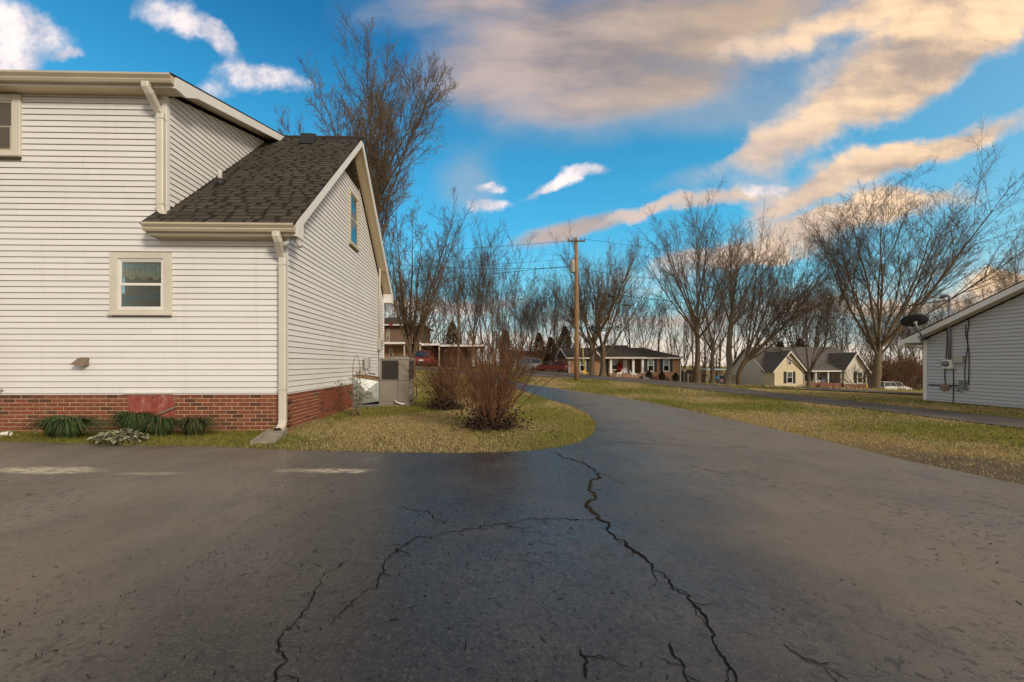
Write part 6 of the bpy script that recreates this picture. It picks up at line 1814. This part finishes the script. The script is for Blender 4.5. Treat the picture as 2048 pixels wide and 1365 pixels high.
def cream_house():
    Y = 61.0; cx = P(1640, 700, Y).x; zb_ = -2.50
    o = thing('house', 'cream-sided house with two front gables and black shutters', 'house', (cx, Y, zb_))
    X = lambda px: (px - CX) / FPX * Y - cx
    Z = lambda py, y=0: (CY - py) / FPX * (Y + y) + CH - zb_
    xa, xb, xc, xd = X(1548), X(1608), X(1690), X(1736)
    zev = Z(740); zp = Z(704)
    gable_block(o, xa + 0.02, xd + 0.6, 2.0, 11.0, 0, zev, Z(696, 6.5), M['cream_pale'], M['roof_grey'], 'x')
    gable_block(o, xa, xb, 0, 2.1, 0, zev, zp, M['cream'], M['roof_grey'], 'y')
    gable_block(o, xc, xd, 0.2, 2.1, 0.55, zev, zp - 0.2, M['cream_pale'], M['roof_grey'], 'y')
    for (a, b_, pk) in ((xa, xb, zp), (xc, xd, zp - 0.2)):      # gable roofs running back into the main roof
        m_ = (a + b_) / 2; b = MB()
        b.add([(a - 0.35, 2.2, zev - 0.35), (m_, 2.2, pk + 0.1), (m_, 6.2, pk + 0.1), (b_ + 0.35, 2.2, zev - 0.35)], [(0, 1, 2), (1, 3, 2)]); b.build('roof', M['roof_grey'], o)
    b = MB(); b.box(xc - 0.01, xd + 0.01, 0.18, 2.0, -0.1, 0.55); b.build('foundation', M['brick_far'], o)
    # porch
    b = MB(); b.box(xb, xc, 0.4, 2.0, -0.1, 0.75); b.build('porch_base', M['brick_far'], o)
    b = MB(); b.prism([(xb, 0.2, zev - 0.15), (xb, 2.2, zev + 0.75), (xb, 2.2, zev + 0.65), (xb, 0.2, zev - 0.25)], (xc - xb, 0, 0)); b.build('porch_roof', M['roof_grey'], o)
    b = MB(); b.box(xb, xc, 0.12, 0.2, zev - 0.3, zev - 0.12); b.build('fascia', M['white'], o)
    for px in (1612, 1637, 1662, 1688):
        b = MB(); x = X(px); b.box(x - 0.09, x + 0.09, 0.45, 0.63, 0.75, zev - 0.25); b.build('porch_post', M['white'], o)
    b = MB(); b.box(X(1664), X(1684), 1.9, 1.99, 0.75, zev - 0.5); b.build('door', M['conduit'], o)
    window_set(o, X(1656), X(1666), 1.0, zev - 0.4, 1.98); window_set(o, X(1634), X(1641), 0.9, zev - 0.4, 1.98)
    window_set(o, X(1573), X(1585), Z(767), Z(743.5), -0.002); window_set(o, X(1716), X(1728), Z(767), Z(744), 0.198)
    window_set(o, X(1575), X(1583), Z(730.5), Z(717.5), -0.002, False)
    window_set(o, X(1611), X(1616), Z(767), Z(745), 1.98, False)
    for x in (xa + 0.05, xb - 0.06):
        b = MB(); b.tube([(x, -0.06, zev - 0.1), (x, -0.06, 0.05)], 0.06, 6); b.build('downspout', M['white'], o)
    for px in (1639, 1652, 1677):
        b = MB(); x = X(px); b.tube([(x, 0.35, 1.5), (x + 0.9, -1.4, 0.75), (x + 0.9, -1.4, -0.1)], 0.03, 6); b.build('hand_rail', M['dark'], o)
    for i in range(3):
        b = MB(); b.box(X(1640), X(1652), 0.4 - 0.3 * (i + 1), 0.4 - 0.3 * i, -0.1, 0.75 - 0.22 * (i + 1)); b.build('step', M['brick_far'], o)
    p_ = on(1601, Y - 1.5)
    t = thing('garden_ornament', 'dark wheel-shaped ornament at the foot of the cream gable', 'ornament', p_)
    q = [(math.cos(R(20 * i)) * 0.42, 0, 0.46 + math.sin(R(20 * i)) * 0.42) for i in range(19)]
    b = MB(); b.tube(q, 0.05, 6, cap=False); b.build('rim', M['dark'], t)
    for i in range(4):
        a = R(45 * i); b = MB(); b.tube([(math.cos(a) * 0.4, 0, 0.46 + math.sin(a) * 0.4), (-math.cos(a) * 0.4, 0, 0.46 - math.sin(a) * 0.4)], 0.02, 5); b.build('spoke', M['dark'], t)
    p_ = on(1733.5, Y - 1.5)
    t = thing('marker_post', 'yellow marker post at the right corner of the cream house', 'post', p_)
    b = MB(); b.tube([(0, 0, 0), (0, 0, 1.75)], 0.09, 8); b.lathe((0, 0, 1.75), [(0.09, 0), (0.06, 0.06), (0.01, 0.08)], 8); b.build('tube', M['yellow'], t, True)
cream_house()

def left_house():
    Y = 46.0; cx = P(850, 700, Y).x; zb_ = float(tz(cx, Y)) - 0.15
    o = thing('house', 'brown brick two-storey house with white-edged carport, behind the trees', 'house', (cx, Y, zb_))
    X = lambda px: (px - CX) / FPX * Y - cx
    Z = lambda py: (CY - py) / FPX * Y + CH - zb_
    x0, x1, x2, x3 = X(690), X(842), X(882), X(950)
    b = MB(); b.box(x0, x1, 0.8, 9, 0, Z(690)); b.build('wall', M['brick_tan'], o)
    b = MB(); b.box(x0, x1 - 0.2, 1.2, 9, Z(690), Z(650)); b.build('wall', M['brick_brown'], o)
    zt_ = Z(649)
    b = MB(); b.add([(x0 - .4, 0.6, zt_), (x1 + .3, 0.6, zt_), (x1 + .3, 9.4, zt_), (x0 - .4, 9.4, zt_), (x0 + 4, 5, zt_ + 1.4), (x1 - 4.0, 5, zt_ + 1.4)], [(0, 1, 5, 4), (1, 2, 5), (2, 3, 4, 5), (3, 0, 4), (0, 3, 2, 1)]); b.build('roof', M['roof_brown'], o)
    b = MB(); b.box(x0 - .4, x1 + .3, 0.5, 0.6, zt_ - 0.08, zt_ + 0.04); b.build('gutter', M['white'], o)
    zc = Z(687)
    b = MB(); b.box(x0, X(845), -1.0, 0.8, zc - 0.06, zc + 0.10); b.box(X(845), x3 + 1, -1.0, 9, zc - 0.26, zc - 0.1); b.build('carport_roof', M['roof_brown'], o)
    b = MB(); b.box(x0, X(845), -1.06, -1.002, zc - 0.12, zc + 0.08); b.box(X(845), x2, -1.06, -1.002, zc - 0.30, zc - 0.06); b.box(x2, x3 + 1, -1.06, -1.002, zc - 0.42, zc - 0.2); b.build('fascia', M['white'], o)
    for px in (767.5, 812, 843, 880.5):
        b = MB(); x = X(px); b.box(x - 0.07, x + 0.07, -0.95, -0.81, 0, zc - 0.3); b.build('carport_post', M['trim_tan'], o)
    b = MB(); b.box(x2, x3, 3, 9, 0, zc - 0.26); b.build('wall', M['brick_brown'], o)
    b = MB(); b.box(X(846), x2, 7.0, 7.2, 0, zc - 0.26); b.build('wall', M['brick_brown'], o)
    b = MB(); b.box(X(941), X(949), 2.93, 2.998, 0.1, zc - 0.4); b.build('door', M['white'], o)
    window_set(o, X(775), X(783), Z(716), Z(696), 0.79, False, 'trim_tan')
    window_set(o, X(768), X(774), Z(683), Z(657), 1.19, False, 'trim_tan')
    t = bow = thing('wreath_bow', 'small red bow hung on the gutter of the brown two-storey house', 'bow', (cx + X(781), Y + 0.35, zb_ + zt_ - 0.05))
    b = MB(); b.tube([(-0.3, 0, 0.15), (-0.16, 0, 0.2), (0, 0, 0.02)], [0.06, 0.13, 0.06], 7); b.tube([(0.3, 0, 0.15), (0.16, 0, 0.2), (0, 0, 0.02)], [0.06, 0.13, 0.06], 7); b.build('loop', M['redcloth'], t)
    b = MB(); b.tube([(0, 0, 0.02), (-0.15, -0.02, -0.3)], [0.05, 0.08], 6); b.tube([(0, 0, 0.02), (0.15, -0.02, -0.3)], [0.05, 0.08], 6); b.build('ribbon', M['redcloth'], t)
    bow.scale = (0.7, 0.7, 0.7)
left_house()

def back_garage():
    Y = 78.0; g = on(1062, Y)
    o = thing('garage', 'low tan garage with a shallow roof behind the parked cars', 'garage', g)
    gable_block(o, -3.6, 3.4, 0, 6, 0, 2.5, 3.6, M['cream'], M['roof_brown'], 'x')
    b = MB(); b.box(-2.6, 1.6, -0.06, -0.002, 0.0, 2.1); b.build('door', M['trim'], o)
back_garage()
def back_house_right():
    Y = 66.0; g = on(1850, Y)
    o = thing('house', 'grey house wall low behind the white parked car', 'house', (g.x, g.y, g.z))
    gable_block(o, -3.2, 6.0, 0, 7, 0, 2.5, 4.0, M['shed'], M['roof_dark'], 'x')
    b = MB(); b.box(-3.21, 6.01, -0.02, 0.02, -0.2, 0.35); b.build('foundation', M['brick_far'], o)
    window_set(o, -1.0, 0.0, 1.0, 2.1, -0.002, False)
back_house_right()
def canopy():
    Y = 66.0; g = on(1440, Y)
    o = thing('carport', 'pale blue carport canopy glimpsed between the tree trunks', 'carport', g)
    b = MB(); b.prism([(-2.2, 0, 2.35), (2.2, 0, 2.35), (2.2, 0, 2.55), (-2.2, 0, 2.55)], (0, 4.5, 0)); b.build('roof', M['blue'], o)
    for x in (-2.0, 2.0):
        for y in (0.2, 4.2):
            b = MB(); b.box(x - 0.05, x + 0.05, y - 0.05, y + 0.05, -0.2, 2.35); b.build('post', M['conduit'], o)
canopy()

# board fences
def fence(name, label, pxa, pxb, Y, h):
    a = on(pxa, Y); c = on(pxb, Y + 0.6); o = thing(name, label, 'fence', a)
    v = c - a; L = v.length; e = v.normalized(); n_ = int(L / 0.15)
    b = MB(); b.box(0, 0.145, -0.012, 0.012, 0.02, h); b.prism([(0, -0.012, h), (0.145, -0.012, h), (0.12, -0.012, h + 0.03), (0.025, -0.012, h + 0.03)], (0, 0.024, 0)); bm_ = b.mesh('board'); bm_.materials.append(M['fence'])
    for i in range(n_):
        q = bpy.data.objects.new('board', bm_); COL.objects.link(q); q.parent = o; q.location = e * (i * 0.15) + Vector((0, 0, rw.uniform(-0.02, 0.02))); q.rotation_euler = (0, 0, math.atan2(e.y, e.x))
    for i in range(0, n_ + 1, 14):
        p_ = e * (i * 0.15); b = MB(); b.box(p_.x - 0.05, p_.x + 0.05, p_.y + 0.05, p_.y + 0.15, p_.z - 0.2, p_.z + h - 0.1); b.build('post', M['fence'], o)
    for zz in (0.35, h - 0.3):
        b = MB(); b.tube([Vector((0, 0.035, zz)), v + Vector((0, 0.035, zz))], 0.035, 4); b.build('rail', M['fence'], o)
fence('fence', 'brown board fence between the ranch and the tall trees', 1364, 1402, 56, 1.8)
fence('fence', 'short grey-brown fence panel left of the cream house', 1459, 1476, 57, 1.5)

# mailboxes
def mailbox(label, px, py, m, h, disc=False):
    g = ground(px, py); o = thing('mailbox', label, 'mailbox', g)
    b = MB(); b.box(-0.06, 0.06, -0.06, 0.06, -0.1, h + 0.12); b.build('post', M[m], o, bevel=0.01)
    b = MB(); b.box(-0.08, 0.50, -0.045, 0.045, h - 0.1, h - 0.02); b.build('arm', M[m], o)
    pr = [(math.cos(R(a)) * 0.10, 0.10 + 0.10 * math.sin(R(a))) for a in range(0, 181, 30)]
    b = MB(); b.prism([(0.12, -0.10, h - 0.015)] + [(0.12, p_[0] * -1 if False else p_[0], h + p_[1]) for p_ in pr][::1] + [(0.12, -0.10, h)], (0.48, 0, 0)); bx_ = b.build('box', M['dark'], o)
    b = MB(); b.box(0.30, 0.32, -0.13, -0.105, h + 0.05, h + 0.2); b.build('flag', M['tail'], bx_)
    if disc:
        b = MB(); b.prism([(0.0, -0.02, h - 0.12), (0.02, -0.02, h - 0.12), (0.26, -0.02, h - 0.38), (0.0, -0.02, h - 0.42)][:3], (0, 0.03, 0)); b.build('brace', M[m], o)
    return g
mg = mailbox('black mailbox on a white angled timber post by the street', 1376, 765.5, 'white', 1.12, True)
mailbox('black mailbox on a dark thin post left of the big trunks', 1404, 767.5, 'fence', 1.05)
g = mg + Vector((-0.1, 0.9, 0))
o = thing('wall_lantern', 'pale round globe ornament on a post behind the white mailbox', 'globe', g)
b = MB(); b.tube([(0, 0, -0.1), (0, 0, 1.35)], 0.04, 7); b.build('post', M['white'], o)
b = MB(); b.lathe((0, 0, 1.35), [(0.05, 0), (0.2, 0.06), (0.27, 0.2), (0.27, 0.32), (0.2, 0.46), (0.05, 0.52)], 14); b.build('globe', M['trim'], o, True)
o.name = 'globe_ornament'

# ------------------------------------------------------------------ cars
def car(label, p, rz, paint, kind='sedan', cat='car', name='parked_car', group='parked cars'):
    o = thing(name, label, cat, p, rz, group)
    L, Wd = (4.6, 1.78) if kind == 'sedan' else (4.7, 1.86)
    h1 = 0.92 if kind == 'sedan' else 1.05; H = 1.44 if kind == 'sedan' else 1.74
    x0, x1 = -L / 2, L / 2
    # lower body from a side outline, lofted inward at the top
    prof = [(x0 + 0.05, 0.28), (x0, 0.5), (x0 + 0.06, h1 - 0.06), (x0 + 0.5, h1 + 0.02), (x1 - 1.25, h1 + 0.02), (x1 - 0.25, h1 - 0.16), (x1, 0.62), (x1 - 0.05, 0.28)]
    b = MB(); n = len(prof); vs = []
    for s, k_ in ((-1, 0.93), (-1, 1.0), (1, 1.0), (1, 0.93)):
        for (x, z_) in prof:
            inset = 0.0 if k_ == 1.0 else 1.0
            vs.append((x * (0.97 if inset else 1.0), s * Wd / 2 * (1.0 if not inset else 1.0) - s * (0.06 if not inset else 0.0) * 0, z_ if not inset else 0.28 + (z_ - 0.28) * 0.9))
    vs = []
    for yk, xs, zs in ((-Wd / 2 + 0.05, 0.975, 0.0), (-Wd / 2, 1.0, 0.03), (-Wd / 2 + 0.09, 0.985, 0.0), (Wd / 2 - 0.09, 0.985, 0.0), (Wd / 2, 1.0, 0.03), (Wd / 2 - 0.05, 0.975, 0.0)):
        pass
    sec = [(-Wd / 2, 0.985, 0.93), (-Wd / 2 + 0.12, 1.0, 1.0), (Wd / 2 - 0.12, 1.0, 1.0), (Wd / 2, 0.985, 0.93)]
    for (yk, xs, zs) in sec:
        for (x, z_) in prof: vs.append((x * xs, yk, 0.28 + (z_ - 0.28) * zs))
    fs = [tuple(range(n))[::-1], tuple(range(3 * n, 4 * n))]
    for q in range(3):
        for i in range(n): fs.append((q * n + i, q * n + (i + 1) % n, (q + 1) * n + (i + 1) % n, (q + 1) * n + i))
    b.add(vs, fs); b.build('body', paint, o)
    if kind == 'sedan': g0, g1, r0, r1 = x0 + 0.35, x1 - 1.15, x0 + 1.15, x1 - 1.95
    else: g0, g1, r0, r1 = x0 + 0.04, x1 - 1.2, x0 + 0.28, x1 - 1.85
    yb, yt = Wd / 2 - 0.1, Wd / 2 - 0.26
    def cabin(zl, zh, e):
        t0 = (zl - h1) / (H - h1); t1 = (zh - h1) / (H - h1)
        f = lambda a, c, t: a + (c - a) * t
        return [(f(g0, r0, t0) - e, -f(yb, yt, t0) - e, zl), (f(g1, r1, t0) + e, -f(yb, yt, t0) - e, zl), (f(g1, r1, t0) + e, f(yb, yt, t0) + e, zl), (f(g0, r0, t0) - e, f(yb, yt, t0) + e, zl),
                (f(g0, r0, t1) - e, -f(yb, yt, t1) - e, zh), (f(g1, r1, t1) + e, -f(yb, yt, t1) - e, zh), (f(g1, r1, t1) + e, f(yb, yt, t1) + e, zh), (f(g0, r0, t1) - e, f(yb, yt, t1) + e, zh)]
    b = MB(); b.hexa(cabin(h1, H - 0.07, 0.0)); b.build('windows', M['carglass'], o)
    b = MB(); b.hexa(cabin(H - 0.069, H, 0.006)); b.build('roof', paint, o, bevel=0.03)
    # pillars over the glass
    c = cabin(h1, H - 0.07, 0.004)
    for i in range(4):
        b = MB(); b.tube([c[i], c[i + 4]], 0.045, 5); b.build('pillar', paint, o)
    mids = (0.5,) if kind == 'sedan' else (0.33, 0.64)
    for t in mids:
        for (a_, b2, c2, d2) in ((0, 1, 4, 5), (3, 2, 7, 6)):
            p0_ = Vector(c[a_]).lerp(Vector(c[b2]), t); p1_ = Vector(c[c2]).lerp(Vector(c[d2]), t); b = MB(); b.tube([p0_, p1_], 0.04, 5); b.build('pillar', paint, o)
    for sx in (x0 + 0.85, x1 - 0.9):
        for sy in (-1, 1):
            b = MB(); b.lathe((sx, sy * (Wd / 2 - 0.10) - 0.09, 0.33), [(0.20, 0), (0.33, 0.02), (0.33, 0.16), (0.20, 0.18)], 18, 'y'); w_ = b.build('wheel', M['tyre'], o)
            b = MB(); b.lathe((sx, sy * (Wd / 2 - 0.10) - 0.10, 0.33), [(0.05, 0), (0.21, 0.015), (0.21, 0.185), (0.05, 0.20)], 12, 'y'); b.build('rim', M['rim'], w_)
    for sy in (-1, 1):
        b = MB(); b.box(x1 - 0.12, x1 + 0.005, sy * 0.72 - 0.16, sy * 0.72 + 0.16, 0.60, 0.74); b.build('headlight', M['lamp'], o, bevel=0.02)
        b = MB(); b.box(x0 - 0.005, x0 + 0.1, sy * 0.72 - 0.14, sy * 0.72 + 0.14, 0.62, 0.84); b.build('tail_light', M['tail'], o, bevel=0.02)
    b = MB(); b.box(x1 - 0.15, x1 + 0.02, -0.75, 0.75, 0.34, 0.5); b.build('bumper', M['dark'], o, bevel=0.02)
    b = MB(); b.box(x0 - 0.02, x0 + 0.12, -0.75, 0.75, 0.36, 0.52); b.build('bumper', M['dark'] if kind != 'sedan' else paint, o, bevel=0.02)
    b = MB(); b.box(x0 - 0.03, x0 - 0.012, -0.26, 0.26, 0.60, 0.74); b.build('licence_plate', M['white'], o)
    return o
def cz(px, Y, lift=0.06): p_ = on(px, Y); p_.z += lift; return p_
car('silver parked car facing the street, left of the red-and-black one', cz(1066, 57), R(-70), M['silver'], 'suv')
car('dark red parked car with its red rear end towards the ranch', cz(1100, 54.5), R(152), M['red'], 'sedan')
car('red hatchback parked in the carport of the brown house', cz(852, 45.2, 0.0), R(86), M['red'], 'suv')
car('white sport utility vehicle parked in front of the grey house wall', cz(1784, 62), R(5), M['carwhite'], 'suv')
car('blue-grey car under the carport canopy between the trunks', cz(1440, 67.5), R(80), M['conduit'], 'sedan')

# ------------------------------------------------------------------ grass and litter
def build_grass():
    rr = np.random.default_rng(9)
    def green(x, y):
        # soft patches of living grass in the dormant turf
        v = np.zeros_like(x); r2 = np.random.default_rng(4)
        for k_ in range(22):
            a = r2.uniform(0, 6.28); f_ = r2.uniform(0.35, 2.6); v += np.sin((x * math.cos(a) + y * math.sin(a)) * f_ + r2.uniform(0, 6.28)) / f_ ** 0.35
        v = v / 3.2
        for (cx_, cy_, rx, ry, am) in ((-1.9, 10.2, 1.3, 0.7, 1.6), (0.0, 6.6, 0.55, 0.55, 1.5), (-1.4, 8.7, 0.9, 0.4, 0.9), (-7, 6.3, 2.6, 0.5, 1.0), (7.3, 11, 1.6, 2.2, 0.9), (8.2, 6.4, 1.4, 0.5, 1.5), (6.5, 18, 2.5, 4, 0.9), (-3.0, 6.1, 0.6, 0.4, 0.7)):
            v += am * np.exp(-((x - cx_) / rx) ** 2 - ((y - cy_) / ry) ** 2)
        return np.clip(v * 0.5 + 0.40, 0, 1)
    dpoly = np.array(drive_poly); house_poly = [(HX + 0.02, HY - 0.02), (HX + 0.02 - 0.0238 * 7.2, HY + 7.2), (HX - 8.2, HY + 7.0), (HX - 8, HY - 0.21)]
    zones = [(-9.5, 2.5, 5.0, 9.5, 3600, 0.030, 0.0038), (-4, 2.6, 9.5, 15, 1300, 0.038, 0.006), (4.6, 9.7, 3.4, 9, 2500, 0.028, 0.0042), (4.2, 9.8, 9, 16, 1050, 0.036, 0.007), (1.5, 10, 16, 30, 330, 0.05, 0.012), (-6, 2.4, 15, 34, 260, 0.05, 0.012), (11, 14.2, 3, 22, 420, 0.04, 0.008), (10, 45, 22, 50, 28, 0.09, 0.03)]
    V = []; F = []; C = []; off = 0
    for (xa_, xb_, ya_, yb_, dn, h, wd) in zones:
        n = int((xb_ - xa_) * (yb_ - ya_) * dn)
        x = rr.uniform(xa_, xb_, n); y = rr.uniform(ya_, yb_, n)
        jx, jy = rr.normal(0, 0.022, n), rr.normal(0, 0.022, n)
        keep = ~inside(dpoly, x + jx, y + jy) & ~inside(drive_far_poly, x, y) & ~inside(lane_poly, x, y) & ~inside(house_poly, x, y)
        if yb_ <= 9.6 and xa_ > 0:      # worn dirt by the drive
            keep &= ~((x < 6.6 + rr.normal(0, 0.5, n)) & (y < 6.6 + rr.normal(0, 0.5, n)) & (rr.random(n) < 0.85))
        keep &= ~((x > GC.x - 0.1) & (y < GC.y + 0.1))
        x, y = x[keep], y[keep]; n = len(x); z = tz(x, y)
        g = green(x, y) + rr.normal(0, 0.20, n); isg = g > 0.5
        hh = h * rr.uniform(0.5, 1.5, n) * np.where(isg, 1.15, 0.85); a = rr.uniform(0, 6.283, n); lean = hh * rr.uniform(0.2, 1.6, n)
        bx, by = np.cos(a + 1.57) * wd * 0.5, np.sin(a + 1.57) * wd * 0.5
        V.append(np.stack([np.c_[x - bx, y - by, z], np.c_[x + bx, y + by, z], np.c_[x + np.cos(a) * lean, y + np.sin(a) * lean, z + hh]], 1).reshape(-1, 3))
        t = rr.random((n, 1))
        straw = np.array((0.42, 0.305, 0.125)) * (1 - t) + np.array((0.80, 0.63, 0.32)) * t
        grn = np.array((0.15, 0.180, 0.018)) * (1 - t) + np.array((0.35, 0.355, 0.062)) * t
        kk = np.clip((g - 0.38) / 0.24, 0, 1)[:, None]; col = straw * (1 - kk) + grn * kk; dead = rr.random(n) < 0.08; col[dead] = np.array((0.11, 0.07, 0.035)); C.append(np.repeat(col, 3, 0))
    V = np.concatenate(V); C = np.concatenate(C); nf = len(V) // 3
    me = np_mesh('grass', V, np.arange(nf * 3).reshape(nf, 3), 3); set_col(me, C)
    tag(link('grass', me, M['blade']), kind='stuff')
    # fallen leaves
    n = 420; x = rr.uniform(-3.6, 2.2, n); y = rr.uniform(5.2, 11, n); x2 = rr.uniform(4.9, 9, 260); y2 = rr.uniform(4, 10, 260); x3 = rr.normal(0.3, 0.9, 500); y3 = rr.normal(6.9, 0.6, 500)
    x = np.r_[x, x2, x3]; y = np.r_[y, y2, y3]; k_ = ~inside(dpoly[::2], x, y) & ~inside(house_poly, x, y); x, y = x[k_], y[k_]; n = len(x)
    p = np.c_[x, y, rr.uniform(0.012, 0.04, n)]; d = rr.normal(size=(n, 3)); d[:, 2] *= 0.35; d /= np.linalg.norm(d, axis=1, keepdims=True)
    e = np.cross(d, np.array((0, 0, 1.0)) + rr.normal(0, 0.3, (n, 3))); e /= np.linalg.norm(e, axis=1, keepdims=True); L = rr.uniform(0.02, 0.055, (n, 1))
    V = np.stack([p, p + d * L * .5 + e * L * .32, p + d * L, p + d * L * .5 - e * L * .32], 1).reshape(-1, 3)
    me = np_mesh('fallen_leaves', V, np.arange(n * 4).reshape(n, 4), 4); t = rr.random((n, 1))
    c = np.array((0.10, 0.055, 0.025)) * (1 - t) + np.array((0.40, 0.30, 0.17)) * t; set_col(me, np.repeat(c, 4, 0))
    tag(link('fallen_leaves', me, M['leaf']), kind='stuff')
    # weeds rooted in the main crack
    V = []; C = []
    q = np.array(main_crack[int(len(main_crack) * 0.45):]); n = 420
    i = rr.integers(0, len(q), n); x = q[i, 0] + rr.normal(0, 0.006, n); y = q[i, 1] + rr.normal(0, 0.006, n); a = rr.uniform(0, 6.28, n); hh = rr.uniform(0.006, 0.022, n)
    V = np.stack([np.c_[x - .002, y, np.full(n, 0.008)], np.c_[x + .002, y, np.full(n, 0.008)], np.c_[x + np.cos(a) * hh, y + np.sin(a) * hh, 0.008 + hh]], 1).reshape(-1, 3)
    me = np_mesh('weeds', V, np.arange(n * 3).reshape(n, 3), 3); t = rr.random((n, 1)); set_col(me, np.repeat(np.array((0.035, 0.028, 0.012)) * (1 - t) + np.array((0.10, 0.075, 0.03)) * t, 3, 0))
    tag(link('weeds', me, M['blade']), kind='stuff')
build_grass()
